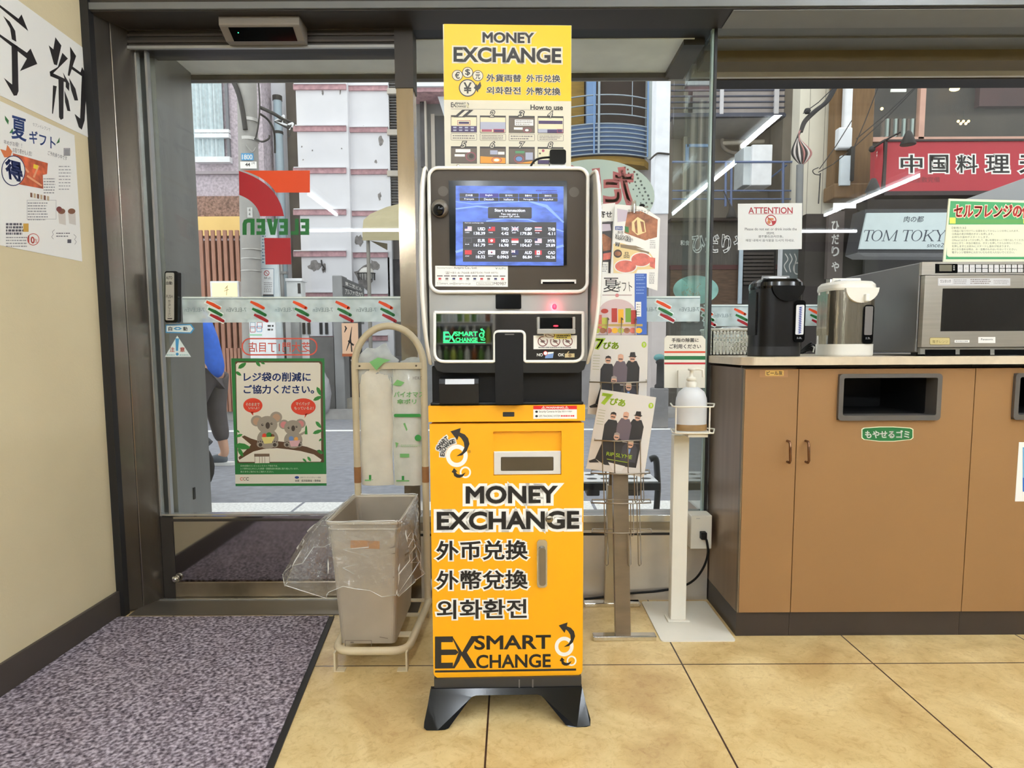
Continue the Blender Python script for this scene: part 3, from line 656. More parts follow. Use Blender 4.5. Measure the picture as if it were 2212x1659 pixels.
g.box(x0, x1, 1.653, 1.659, kz(611), kz(606.5), TRIMW).box(x0, x0 + 0.004, 1.653, 1.659, kz(615), kz(607), TRIMW).box(x1 - 0.004, x1, 1.653, 1.659, kz(615), kz(607), TRIMW).box(x0 + 0.004, x1 - 0.004, 1.656, 1.659, kz(614.5), kz(611), GLOSSB)
K.p('card_slot', g, KH)
# camera dome on the bezel
c = W(948, 452, 1.658)
g = K.g().lathe([(0.021, 0), (0.021, 0.012), (0.017, 0.02), (0.012, 0.022)], (c.x + 0.003, 1.658, c.z), M('dome_grey', (98, 90, 78), 0.35), axis='y')
g.lathe([(0.0145, 0.0), (0.0135, 0.006), (0.008, 0.011), (0.0005, 0.012)], (c.x + 0.001, 1.642, c.z - 0.006), GLOSSB, axis='y', cap=False)
K.p('camera_dome', g, KH)
g = K.g().prism(rr3(kx(1073), kx(1126.5), kz(668), kz(637.5), 0.003, 1.6605), (0, 0.01, 0), GLOSSB)
K.p('sensor_window', g, KH)
# glass panel with tee-shaped notch and white outline
def rnd(pts):                # corner rounding of a picture polygon: (u,v,r)
    o = []; n = len(pts)
    for i, (u, v, r) in enumerate(pts):
        a = Vector(pts[i - 1][:2]); b = Vector((u, v)); c2 = Vector(pts[(i + 1) % n][:2])
        if r == 0: o.append((u, v)); continue
        d1 = (a - b).normalized(); d2 = (c2 - b).normalized(); p = b + d1 * r; q = b + d2 * r
        for k in range(6):
            t2 = k / 5; o.append(tuple((1 - t2) ** 2 * p + 2 * t2 * (1 - t2) * b + t2 * t2 * q))
    return o
gp = rnd([(938.5, 675, 1), (938.5, 781, 22), (1068, 781, 5), (1068, 716, 10), (1132.5, 716, 10), (1132.5, 781, 5), (1259.5, 781, 22), (1259.5, 675, 1)])
MIRB = M('black_mirror', (112, 108, 104), 0.03, 1.0, 0)
g = K.g().prism([W(u, v, 1.660) for u, v in gp], (0, 0.006, 0), MIRB)
GRN = M('green_glow', (40, 235, 120), 0.5, 0, 0, emit=1.1)
g.on(1.660); ex_logo(g, 957.5, 716.5, 1031, 738.5, 1.2, GRN); g.rect(957, 739.3, 1048, 741, GRN, 1.2); swirl(g, 1040, 724, 5.8, 1.2, GRN, GRN)
KG = K.p('mirror_window', g, KH, label='black mirror glass with glowing green logo')
K.p('window_rim', K.g().tube([W(u, v, 1.658) for u, v in gp], 0.0040, TRIMW, 8, closed=True), KH, label='white outline round notched window')
g = K.g().prism(rr3(kx(1071), kx(1130), kz(872), kz(719), 0.007, 1.654), (0, 0.05, 0), M('pillar_black', (19, 18, 18), 0.4, 0, 0.05, spec=0.2))
g.on(1.654); g.rect(1090, 721, 1110, 723.5, M('strap_grey'), 1)
K.p('centre_pillar', g, KH, bev=0.002)
# note inserter
g = K.g(); SB = M('slot_silver', (196, 192, 184), 0.25, 0.7, 0.04)
x0, x1 = kx(1159, 700, 1.64), kx(1242, 700, 1.64)
g.box(x0, x1, 1.632, 1.66, kz(722, 1.64), kz(711, 1.64), SB).box(x0, x0 + 0.007, 1.636, 1.66, kz(711, 1.64), kz(685, 1.64), SB).box(x1 - 0.007, x1, 1.636, 1.66, kz(711, 1.64), kz(685, 1.64), SB)
g.box(x0 + 0.007, x1 - 0.007, 1.645, 1.66, kz(711, 1.64), kz(686, 1.64), GLOSSB)
KN = K.p('note_inserter', g, KH, bev=0.0015)
REDL = M('red_led', (255, 40, 60), 0.4, 0, 0, emit=3.0)
c = W(1200, 704, 1.645)
K.p('guide_lamp', K.g().ball((c.x, 1.644, c.z), 0.0036, REDL, 10, (1.8, 0.5, 0.6)), KN)
c = W(1198, 662, 1.66)
K.p('status_lamp', K.g().ball((c.x, 1.667, c.z), 0.006, REDL, 10, (1, 0.5, 1.2)), KH)
pl = bpy.data.lights.new('status_lamp_light', 'POINT'); pl.color = (1, 0.08, 0.14); pl.energy = 0.10; pl.shadow_soft_size = 0.006
plo = bpy.data.objects.new('status_lamp_light', pl); COL.objects.link(plo); plo.parent = K.e; plo.location = Vector((c.x, 1.652, c.z)) - K.org
# stickers on the glass
g = K.g(); RDK = M('sticker_maroon', (110, 48, 44), 0.5, 0, 0); YST = M('sticker_yellow', (236, 222, 120), 0.5, 0, 0)
def sheet(g2, u0, v0, u1, v1, Y, m, th=0.0005): return g2.wbox(u0, v0, u1, v1, Y, th, m)
sheet(g, 1152, 724.5, 1246, 754, 1.6585, WHT); g.on(1.6585)
for k in range(3):
    u = 1172 + 27 * k; g.ring(u, 737.5, 11, 9.2, RDK, 1); g.disc(u, 737.5, 5, M('ink_grey'), 0.8, 3); g.line([(u - 7.5, 730), (u + 7.5, 745)], 1.6, RDK, 1.3)
g.scribble(1163, 749, 1236, 752, 1, M('ink_dark'), 1, 0.7)
K.p('banned_notes_sticker', g, KG)
g = K.g(); sheet(g, 1174, 717, 1233, 732.5, 1.6575, WHT); g.on(1.6575); g.rect(1196, 717.3, 1233, 732.3, YST, 0.6); g.ring(1188, 724.5, 10.5, 9, RDK, 1, 0.5); g.line([(1180, 721), (1196, 728)], 1.2, RDK, 1.2); g.scribble(1202, 719, 1231, 731, 3, M('ink_dark'), 1, 0.6, 4)
K.p('note_sticker', g, KG)
g = K.g(); g.on(1.6597)
g.text('NO', (1159.5, 763.5, 1172, 769.5), WHT, 1, 0.03); g.text('OK', (1205.5, 763.5, 1218, 769.5), WHT, 1, 0.03)
g.poly([(1177, 774), (1194, 773.5), (1196, 760), (1179, 761)], M('note_blue', (110, 140, 190), 0.5, 0, 0), 1); g.poly([(1178, 766), (1195, 763), (1196, 760), (1179, 761)], WHT, 1.3); g.ring(1178, 763, 5, 3.8, M('warning_red'), 1.6); g.disc(1178, 763, 3.8, WHT, 1.5)
g.poly([(1220, 772.5), (1241, 772), (1241, 763.5), (1220, 764)], M('note_tan', (190, 172, 130), 0.5, 0, 0), 1); g.disc(1231, 768, 3.5, M('note_brown', (130, 105, 70), 0.5, 0, 0), 1.3); g.line([(1224, 765), (1229, 759)], 2, M('note_tan'), 1.3)
K.p('banknote_guide', g, KG)
# side wings
WING = M('wing_white', (205, 202, 194), 0.4, 0.1, 0.04, 6)
for side in (0, 1):
    if side == 0: F = [(918, 364, 1.63), (911, 400, 1.60), (909, 480, 1.58), (908.5, 560, 1.575), (911, 640, 1.585), (916, 700, 1.60), (923, 750, 1.63), (931, 786, 1.68)]; bx = hx0
    else: F = [(1286, 368, 1.63), (1291.5, 400, 1.60), (1293.5, 480, 1.58), (1294, 560, 1.575), (1292, 640, 1.585), (1286, 700, 1.60), (1278, 750, 1.63), (1269, 784, 1.68)]; bx = hx1
    fr = [W(*p) for p in F]
    bk = [Vector((bx + (0.004 if side else -0.004), 1.74, p.z)) for p in fr]
    g = K.g(); off = 0.006 if side else -0.006
    for i in range(len(F) - 1):
        g.prism([fr[i], fr[i + 1], bk[i + 1], bk[i]], (off, 0, 0), WING)
    KW = K.p('privacy_wing', g)
    K.p('wing_rim', K.g().tube(curve([bk[0]] + fr, 4), 0.0042, TRIMW, 8), KW, label='white rounded edge')
# board above
BY = 1.80
CRM = M('board_cream', (218, 211, 190), 0.5, 0, 0.02); BYEL = M('board_yellow', (240, 190, 10), 0.45, 0, 0.02); CHAR = M('board_charcoal', (40, 35, 32), 0.5, 0, 0)
g = K.g().wbox(962, 53.5, 1237, 372, BY, 0.006, CRM)
g.on(BY)
g.rect(962, 53.5, 1237, 217, BYEL, 0.6)
g.text('MONEY', (1046, 71, 1155, 92), CHAR, 1.2, 0.032, CRM, outr=0.12)
g.text('EXCHANGE', (984, 104, 1214, 134), CHAR, 1.2, 0.032, CRM, outr=0.11)
for cu, cv, cr, ch in ((991, 164, 11.8, '€'), (1013, 157.5, 11.8, '$'), (1035, 164.5, 11.8, '元'), (1013, 191, 19, '¥')):
    g.disc(cu, cv, cr, CHAR, 1.2); g.disc(cu, cv, cr * 0.88, CRM, 1.5); g.text(ch, (cu - cr * 0.42, cv - cr * 0.6, cu + cr * 0.42, cv + cr * 0.6), CHAR, 1.8, 0.02)
g.poly([(1026, 191), (1031, 195), (1035, 201), (1036, 195.5), (1040, 192), (1042.5, 186), (1040, 176.5), (1037, 182), (1033, 186), (1033, 181), (1029, 187)], CHAR, 2)
for t, q in (('外貨両替', (1054, 161, 1128.5, 176.5)), ('外币兑换', (1140, 161, 1213, 176.5)), ('외화환전', (1054, 188, 1127, 203.5)), ('外幣兌換', (1140, 188.5, 1213, 204.5))):
    g.text(t, q, CHAR, 1.2, 0.018, CRM, outr=0.07)
ex_logo(g, 977, 222.5, 1009, 233, 1, CHAR); swirl(g, 1013, 229, 2.6, 1, M('board_gold', (190, 176, 110), 0.5, 0, 0), CHAR)
g.text('How to use', (1149, 226, 1218.5, 236), CHAR, 1, 0.03)
g.rect(977, 236.3, 1219, 237, INK, 1)
TH = [M('th_' + n, c2, 0.5, 0, 0) for n, c2 in (('pale', (222, 214, 180)), ('purple', (62, 44, 84)), ('grey', (96, 84, 72)), ('sky', (170, 172, 190)), ('pink', (160, 70, 90)), ('orange', (226, 150, 50)), ('dark', (48, 40, 36)))]
for k in range(8):
    u = 977 + 62.4 * (k % 4); v = 250 if k < 4 else 317
    g.rect(u, v, u + 56, v + 37, TH[6], 1); g.rect(u + 1, v + 4, u + 55, v + 36, TH[(0, 0, 2, 0, 2, 2, 2, 0)[k]], 1.3)
    if k == 0: g.rect(u + 1, v + 23, u + 55, v + 36, TH[1], 1.6); g.frame(u + 14, v + 11, u + 42, v + 21, 1, TH[4], 2); g.rect(u + 17, v + 14, u + 39, v + 18.5, TH[1], 1.8); [g.rect(u + 5 + 12.5 * i, v + 25 + 6 * j, u + 12 + 12.5 * i, v + 28 + 6 * j, TH[3], 2) for i in range(4) for j in range(2)]
    if k == 1: g.rect(u + 1, v + 14, u + 55, v + 30, TH[3], 1.6); g.rect(u + 4, v + 30, u + 26, v + 35, TH[4], 2); g.rect(u + 29, v + 29, u + 53, v + 36, TH[4], 1.8); g.rect(u + 31, v + 31, u + 51, v + 35, TH[1], 2)
    if k == 2: g.rect(u + 13, v + 8, u + 53, v + 21, WHT, 1.6); g.rect(u + 11, v + 25, u + 30, v + 30, WHT, 1.6); g.scribble(u + 15, v + 9, u + 51, v + 20, 3, TH[2], 2, 0.4, 3); g.ring(u + 40, v + 31, 9, 7.6, TH[4], 2, 0.6); g.disc(u + 39, v + 31, 4, WHT, 1.8, 2.5)
    if k == 3: g.rect(u + 2, v + 10, u + 54, v + 17, TH[1], 1.6); g.rect(u + 1, v + 28, u + 55, v + 36, TH[3], 1.6); g.rect(u + 21, v + 29, u + 53, v + 36, TH[1], 1.9); g.frame(u + 42, v + 28, u + 55, v + 36, 1, TH[4], 2.2)
    if k == 4: g.rect(u + 10, v + 6, u + 42, v + 13, WHT, 1.6); g.rect(u + 8, v + 17, u + 30, v + 22, WHT, 1.6); g.ring(u + 43, v + 22, 11, 9.4, TH[4], 2, 0.9); g.disc(u + 44, v + 21, 5, TH[6], 1.9)
    if k == 5: g.poly([(u + 1, v + 36), (u + 55, v + 36), (u + 55, v + 24), (u + 1, v + 21)], TH[5], 1.6); g.rect(u + 22, v + 8, u + 38, v + 17, TH[3], 1.6); g.rect(u + 39, v + 11, u + 53, v + 17, WHT, 1.6); g.ring(u + 36, v + 29, 11, 9.4, TH[4], 2, 0.6); g.disc(u + 36, v + 29, 6, WHT, 1.8, 3)
    if k == 6: g.rect(u + 14, v + 9, u + 34, v + 14, M('th_green', (80, 140, 96), 0.5, 0, 0), 1.6); g.rect(u + 36, v + 12, u + 52, v + 28, TH[3], 1.6); g.poly([(u + 16, v + 36), (u + 55, v + 36), (u + 55, v + 30)], TH[5], 1.6); g.ring(u + 22, v + 26, 11, 9.4, TH[4], 2, 0.8); g.disc(u + 22, v + 26, 7, M('note_blue'), 1.8, 5)
    if k == 7: g.disc(u + 12, v + 8, 3, TH[4], 2); g.disc(u + 5, v + 14, 2.2, TH[2], 2); g.rect(u + 1, v + 28, u + 55, v + 36, TH[1], 1.6)
    g.text(str(k + 1), (u + 23, v - 10, u + 31.5, v + 3), CRM, 3, 0.0, CHAR, slant=0.25, outr=0.09)
    if k < 4: g.frame(u, 289, u + 56, 304, 0.7, TH[2], 1, 2); g.scribble(u + 4, 291.5, u + 52, 302, 3 if k % 2 else 2, INK, 1, 0.45, 11 + k)
KBd = K.p('instruction_board', g, label='yellow and cream instruction board')
c = W(992, 360, BY)
K.p('board_screw', K.g().ball((c.x, BY - 0.002, c.z), 0.005, M('chrome'), 10, (1, 0.6, 1)), KBd)
K.p('board_bracket', K.g().box(kx(985), kx(1215), BY + 0.006, BY + 0.02, kz(400), kz(330, 1.8), SATIN), KBd)
# little scanner on top and its lead
SY = 1.70
g = K.g().prism([W(u, v, SY) for u, v in ((1186, 369), (1225, 369), (1222, 350), (1190, 350))], (0, 0.05, 0), TRIMW)
KSc = K.p('top_scanner', g, bev=0.003)
K.p('scanner_window', K.g().prism([W(u, v, SY - 0.004) for u, v in rr_pts(1188, 321.5, 1223.5, 353, 5)], (0, 0.03, 0), GLOSSB), KSc, bev=0.002)
K.p('scanner_lead', K.g().tube(curve([W(1147, 367, 1.72), W(1149, 356, 1.72), W(1157, 346, 1.72), W(1170, 341, 1.72), W(1188, 339, 1.72)]), 0.0028, SATIN, 8), KSc)
# loose black lead hanging beside the wing
g = K.g().tube(curve([W(1255, 462, 1.80), W(1284, 475, 1.86), W(1303, 520, 1.90), W(1305, 560, 1.90), W(1301, 582, 1.88), W(1285, 594, 1.84), W(1255, 600, 1.80)]), 0.004, SATIN, 8)
K.p('side_lead', g)
# ================================================================== things inside the shop
def mc(n, c=(200, 200, 200), **k): return M(n, c, k.pop('rough', 0.5), var=k.pop('var', 0), **k)
PAPER = M('paper_white', (238, 236, 230), 0.65, 0, 0.015, 6)
KANB = mc('brush_black', (34, 30, 30))
NAVY = mc('ink_navy', (30, 44, 92))
# ---- papers on the left wall
LX = -1.48
def wallsheet(name, quad, label, draw, Xo=0.0, cat='poster'):
    o = WX(*quad[3], LX); g = G(o)
    g.onx(LX + 0.0012 + Xo)
    P = [WX(u, v, LX + Xo) for u, v in quad]
    g.prism(P, (0.0012, 0, 0), PAPER)
    draw(g)
    return one(name, g, label, cat)
def d_yoyaku(g):
    S = lambda pts: g.poly(pts, KANB, 1)
    Z = lambda pts: [(x * 0.3616, y * 0.3616) for x, y in pts]      # measured on an enlargement
    S(Z([(0, 30), (110, 112), (128, 86), (168, 186), (0, 46)])); S(Z([(-130, -60), (0, 30), (0, 46), (-130, -42)]))
    S(Z([(18, 95), (58, 130), (90, 185), (97, 250), (70, 235), (60, 170)]))
    S(Z([(0, 205), (160, 315), (182, 290), (222, 382), (118, 425), (160, 350), (0, 222)])); S(Z([(-130, 115), (0, 205), (0, 222), (-130, 135)]))
    S(Z([(68, 258), (104, 275), (110, 545), (100, 570), (82, 572), (22, 465), (72, 505)]))
    S(Z([(330, 222), (366, 272), (340, 390), (322, 385), (290, 270), (318, 295)])); S(Z([(372, 315), (405, 350), (300, 455), (296, 428), (345, 400)]))
    S(Z([(296, 428), (385, 470), (375, 432), (414, 500), (412, 545), (392, 520), (392, 492), (300, 455)])); S(Z([(348, 470), (380, 480), (378, 708), (362, 716), (352, 700)]))
    S(Z([(316, 510), (338, 515), (316, 680), (310, 678)])); S(Z([(384, 540), (408, 600), (420, 665), (402, 662), (388, 610)]))
    S(Z([(418, 278), (454, 335), (414, 455), (404, 450), (420, 350)])); S(Z([(430, 395), (480, 432), (490, 400), (520, 465), (505, 720), (488, 775), (470, 760), (445, 680), (478, 708), (488, 455), (426, 412)]))
    S(Z([(412, 465), (450, 530), (466, 600), (445, 600), (425, 540)]))
wallsheet('notice_paper', [(-140, -130), (195, 115), (203, 303), (-140, 140)], 'long white paper with two huge black brush characters on cream wall', d_yoyaku)
SALM = M('salmon_photo', (200, 96, 60), 0.5, 0, 0.45, 30); INKL = mc('ink_pale', (150, 148, 150)); MUG = mc('mug_tan', (196, 172, 140)); GRLEAF = mc('leaf_green', (52, 110, 60))
def d_gift(g):
    Z = lambda x, y: (x * 0.3616, y * 0.3616)
    Q = lambda a, b, c, d: (Z(*a), Z(*b), Z(*c), Z(*d))
    g.text('夏', Q((70, 690), (155, 715), (155, 845), (70, 825)), mc('pen_blue', (52, 74, 130)), 1, 0.02)
    g.text('ギフト', Q((175, 775), (330, 820), (330, 895), (175, 850)), mc('pen_blue', (52, 74, 130)), 1, 0.02)
    g.text('セブンイレブンで', Q((195, 730), (300, 765), (300, 785), (195, 750)), INKL, 1)
    g.poly([Z(28, 690), Z(52, 720), Z(48, 745), Z(30, 715)], GRLEAF, 1); g.poly([Z(75, 765), Z(78, 795), Z(55, 795)], GRLEAF, 1); g.poly([Z(335, 860), Z(355, 820), Z(355, 850)], GRLEAF, 1)
    g.text('早めがお得！！', Q((22, 835), (130, 855), (130, 885), (22, 860)), mc('pen_grey', (88, 84, 92)), 1); g.text('お取り寄せも人気！', Q((75, 880), (190, 905), (190, 935), (75, 910)), mc('pen_grey'), 1); g.text('ご予約承り中です', Q((285, 900), (400, 935), (400, 960), (285, 925)), mc('pen_grey'), 1)
    g.poly([Z(0, 890), Z(35, 900), Z(42, 865), Z(72, 905), Z(60, 940), Z(25, 940)], mc('orange_mark', (214, 120, 70)), 1.2)
    g.poly([Z(75, 915), Z(285, 975), Z(280, 1040), Z(255, 1045), Z(258, 1128), Z(105, 1100)], SALM, 1)
    g.poly([Z(200, 980), Z(228, 988), Z(222, 1012), Z(198, 1004)], mc('lemon', (236, 206, 60)), 1.5)
    for a, b in (((110, 960), (170, 1030)), ((230, 990), (200, 1060)), ((160, 1050), (250, 1110))): g.line([Z(*a), Z(*b)], 4, mc('salmon_pale', (226, 160, 120)), 1.4)
    cu, cv = Z(78, 1020); g.disc(cu, cv, 26, NAVY, 2, 33); g.disc(cu, cv, 24.2, PAPER, 2.3, 31); g.text('得', Q((28, 948), (122, 972), (134, 1088), (40, 1062)), NAVY, 3, 0.04)
    g.frame(*Z(380, 885), *Z(418, 930), 1, mc('pen_grey'), 1); g.rect(*Z(384, 890), *Z(414, 926), INKL, 1)
    for k in range(6): g.poly([Z(180 + 20 * k, 1150 + 4 * k), Z(193 + 20 * k, 1153 + 4 * k), Z(193 + 20 * k, 1180 + 4 * k), Z(180 + 20 * k, 1177 + 4 * k)], MUG if k % 2 else mc('cup_brown', (126, 84, 60)), 1)
    for k in range(2):
        b = 345 + 60 * k; g.poly([Z(b, 1260), Z(b + 45, 1272), Z(b + 48, 1345), Z(b + 8, 1335)], mc('cup_pale', (214, 206, 196)), 1); g.disc(*Z(b + 22, 1262), 8, mc('cup_brown'), 1.4, 6)
    g.disc(*Z(352, 1250), 6, mc('plum', (120, 60, 56)), 1.6)
    g.scribble(*Z(350, 985), *Z(425, 1140), 8, INKL, 1, 0.25, 2); g.scribble(*Z(165, 1205), *Z(285, 1320), 7, INKL, 1, 0.4, 3); g.scribble(*Z(260, 1060), *Z(330, 1160), 6, INKL, 1, 0.4, 7); g.frame(*Z(160, 1195), *Z(335, 1310), 0.6, INKL, 1)
    g.scribble(*Z(35, 1330), *Z(140, 1405), 4, mc('pen_grey'), 1, 0.7, 5); g.rect(*Z(138, 1335), *Z(170, 1385), mc('gold_box', (206, 160, 70)), 1); g.scribble(*Z(35, 1410), *Z(165, 1480), 4, INKL, 1, 0.4, 8)
    cu, cv = Z(198, 1430); g.ring(cu, cv, 13, 11.6, mc('red_mark', (200, 80, 66)), 1); g.text('10', Q((168, 1408), (205, 1418), (205, 1455), (168, 1448)), mc('red_mark'), 1, 0.03); g.text('%', Q((208, 1425), (224, 1430), (224, 1455), (208, 1450)), mc('red_mark'), 1)
    g.scribble(*Z(335, 1385), *Z(420, 1420), 2, mc('pen_grey'), 1, 0.3, 9); g.rect(*Z(402, 1430), *Z(425, 1452), mc('pen_grey'), 1); g.line([Z(325, 1372), Z(312, 1385), Z(318, 1400), Z(308, 1415), Z(318, 1428)], 0.8, mc('pen_grey'), 1); g.line([Z(440, 1400), Z(455, 1415), Z(445, 1430), Z(456, 1445), Z(446, 1460)], 0.8, mc('pen_grey'), 1)
wallsheet('flyer_paper', [(-40, 200), (160, 292), (177, 565), (-40, 522)], 'hand-lettered gift flyer with food pictures under the brush-character paper', d_gift)

# ---- stickers and parts on the sliding door
DZ = DOOR - 0.0005
def sticker(name, draw, label, cat='sticker', Y=DOOR - 0.001, group=None, base=None):
    g = G(W(*base, Y)); g.on(Y); draw(g)
    return one(name, g, label, cat, group)
# touch switch
t = T('touch_switch', 'narrow black and silver touch switch fixed upright on the sliding door', 'switch', W(371, 695, DOOR - 0.005))
g = t.g().prism([W(u, v, DOOR - 0.026) for u, v in rr_pts(355.5, 585.5, 384, 697, 5)], (0, 0.026, 0), GLOSSB); sw = t.p('casing', g, bev=0.002)
g = t.g().prism([W(u, v, DOOR - 0.0275) for u, v in rr_pts(357.5, 589, 376, 692, 3)], (0, 0.003, 0), M('switch_silver', (182, 180, 172), 0.35, 0.4))
g.on(DOOR - 0.0275)
g.text('AUTO', (359, 597, 372, 603), BLK, 1, 0.02); g.text('自動', (359, 608, 372, 615), BLK, 1, 0.02); g.text('PUSH', (359, 637, 373, 644), BLK, 1)
for k, ch in enumerate('軽く押して下さい'): g.text(ch, (363.5, 648 + 4.6 * k, 368.5, 652 + 4.6 * k), BLK, 1)
g.line([(362, 688), (372, 688)], 2, BLK, 1)
t.p('touch_plate', g, label='silver touch plate with black print')
SKY2 = mc('sign_blue', (70, 150, 200)); PALEB = mc('pale_sticker', (224, 236, 234))
def d_arrow(g):
    g.poly([(358, 701), (413, 700), (420.5, 710), (413, 720.5), (358, 719)], SKY2, 1); g.poly([(360, 703.5), (411, 702.5), (417, 710), (411, 718), (360, 716.5)], PALEB, 1.5)
    g.text('自', (364, 706, 372, 714.5), BLK, 2, 0.02); g.text('動', (396, 706, 405, 714.5), BLK, 2, 0.02); g.poly([(375, 710), (380, 706.5), (388, 706.5), (393, 710), (388, 713), (380, 713)], SKY2, 2); g.poly([(379, 710), (384, 708.3), (389, 710), (384, 711.5)], PALEB, 2.3)
sticker('arrow_sticker', d_arrow, 'small blue and white arrow sticker under the touch switch', base=(388, 719))
def d_caution(g):
    g.poly([(383, 725), (413, 771), (356, 771)], PALEB, 1); g.line([(383, 731), (382.5, 758)], [8, 4.5], SKY2, 1.5); g.disc(383, 765, 3.2, SKY2, 1.5)
    g.text('注', (367, 750, 377, 760), mc('red_mark'), 1.5, 0.02); g.text('意', (389, 750, 399, 760), mc('red_mark'), 1.5, 0.02); g.scribble(360, 765, 379, 768.5, 1, mc('teal_print', (110, 170, 170)), 1.5); g.scribble(388, 765, 408, 768.5, 1, mc('teal_print'), 1.5)
sticker('caution_sticker', d_caution, 'triangular caution sticker with blue exclamation mark on the door', base=(383, 771))
# big numeral decal, seen from behind
ORG = mc('logo_orange', (222, 70, 6)); RED = mc('logo_red', (160, 2, 22)); GRNL = mc('logo_green', (0, 100, 36)); MILK = M('decal_milk', (196, 202, 200), 0.5, var=0)
def qb(a, b, c, n=10): return [((1 - t) ** 2 * a[0] + 2 * t * (1 - t) * b[0] + t * t * c[0], (1 - t) ** 2 * a[1] + 2 * t * (1 - t) * b[1] + t * t * c[1]) for t in [i / n for i in range(n + 1)]]
def d_logo(g):
    g.poly([(524, 368.5)] + qb((524, 368.5), (575, 382), (596, 416))[1:] + [(669.5, 416), (669.5, 368.5)], ORG, 1)
    g.poly([(516, 369)] + qb((516, 369), (602, 395), (613.5, 467))[1:] + qb((562, 467), (555, 435), (517, 421)), RED, 1)
    g.poly([(571, 514), (627.5, 514), (629.5, 571), (573.5, 571.5)], RED, 1)
    # ELEVEN in mirror writing, read from the street
    x0 = 524; V0, V1 = 472.5, 507.5
    L = lambda pts, x, w: g.poly([(x + w * a, V0 + (V1 - V0) * b) for a, b in pts], GRNL, 1)
    E = [(0, 0), (1, 0), (1, 1), (0, 1), (0, 0.77), (0.55, 0.77), (0.55, 0.6), (0.12, 0.6), (0.12, 0.4), (0.55, 0.4), (0.55, 0.23), (0, 0.23)]
    for x, w in ((554, 19), (603, 19), (649, 19)): L(E, x, w)
    L([(0.55, 0), (1, 0), (1, 1), (0, 1), (0, 0.77), (0.55, 0.77)], 628, 17)
    L([(0, 0), (0.42, 0), (0.55, 0.55), (0.66, 0), (1, 0), (0.74, 1), (0.34, 1)], 576, 25)
    L([(0, 0.3), (0.12, 0.08), (0.4, 0), (1, 0), (1, 1), (0.66, 1), (0.66, 0.24), (0.42, 0.24), (0.34, 0.34), (0.34, 1), (0, 1)], 524, 26)
    
o = sticker('window_decal', d_logo, 'big orange, red and green numeral decal, mirror written, on the sliding door glass', 'decal', DOOR - 0.001, base=(590, 571))
# frosted safety bands with colour dashes
BAND = clear_mat('frost_band', (0.88, 0.93, 0.93), 0.02, 0.2, 0.3, 0.55, (226, 238, 238))
LINEW = mc('band_edge', (225, 236, 232)); STG = mc('band_print', (104, 120, 122))
def dash3(g, u, v, s=1.0, l=1, halo=False):
    for k, (mm, a, b, c2, d2) in enumerate(((ORG, -12, -20, 16, -6), (GRNL, -8, -5, 20, 9), (RED, -4, 8, 24, 22))):
        if halo: g.line([(u + (a - 3) * s, v + (b - 1.5) * s), (u + (c2 + 3) * s, v + (d2 + 1.5) * s)], 11 * s, LINEW, l)
        g.line([(u + a * s, v + b * s), (u + (a + c2) / 2 * s, v + ((b + d2) / 2 - 0.5) * s), (u + c2 * s, v + d2 * s)], [5 * s, 7.5 * s, 6.5 * s], mm, l + 0.5)
        g.disc(u + c2 * s, v + d2 * s, 3.3 * s, mm, l + 0.5)
def band(name, u0, u1, v0, v1, Y, dashes, words_, label, s=1.0):
    g = G(W((u0 + u1) / 2, v1, Y)); g.on(Y)
    g.wbox(u0, v0, u1, v1, Y, 0.0006, BAND); g.rect(u0, v0, u1, v0 + 3, LINEW, 1); g.rect(u0, v0 + 4, u1, v0 + 5.4, STG, 1)
    for i, u in enumerate(dashes): dash3(g, u, (v0 + v1) / 2 + 3, s, 1, i == 0)
    for u in words_: g.text('7-ELEVEn', (u, (v0 + v1) / 2 - 3.5 * s, u + 43 * s, (v0 + v1) / 2 + 5 * s), STG, 1, 0, mirror=True)
    return tag(link(name, g), label, 'decal', 'frosted glass safety bands')
band('safety_band', 394, 874, 641, 696, DOOR - 0.0015, (458, 553, 645, 737, 830), (399, 489, 594, 676, 770), 'frosted safety band with five colour dashes across the sliding door')
band('safety_band', 1296, 1512, 640, 695, 2.5105, (1430,), (1376, 1467), 'short frosted safety band on the window behind the flyer rack')
band('safety_band', 1520, 1905, 658, 704, FAC - 0.0015, (1524, 1596, 1757, 1840), (1544, 1640, 1778), 'frosted safety band low on the shop front glass behind the hot-water pots', 0.84)
# outlined branch name
OUTR = mc('outline_red', (214, 84, 66))
def d_branch(g):
    g.frame(522, 730, 686, 768, 3, OUTR, 1, 18)
    g.text('芝大門1丁目店', (537, 739, 670, 760.5), OUTR, 1, 0.01, mirror=True)
sticker('branch_decal', d_branch, 'red outlined oval lettering decal, mirror written, above the koala poster', 'decal', DOOR - 0.001, base=(604, 768))
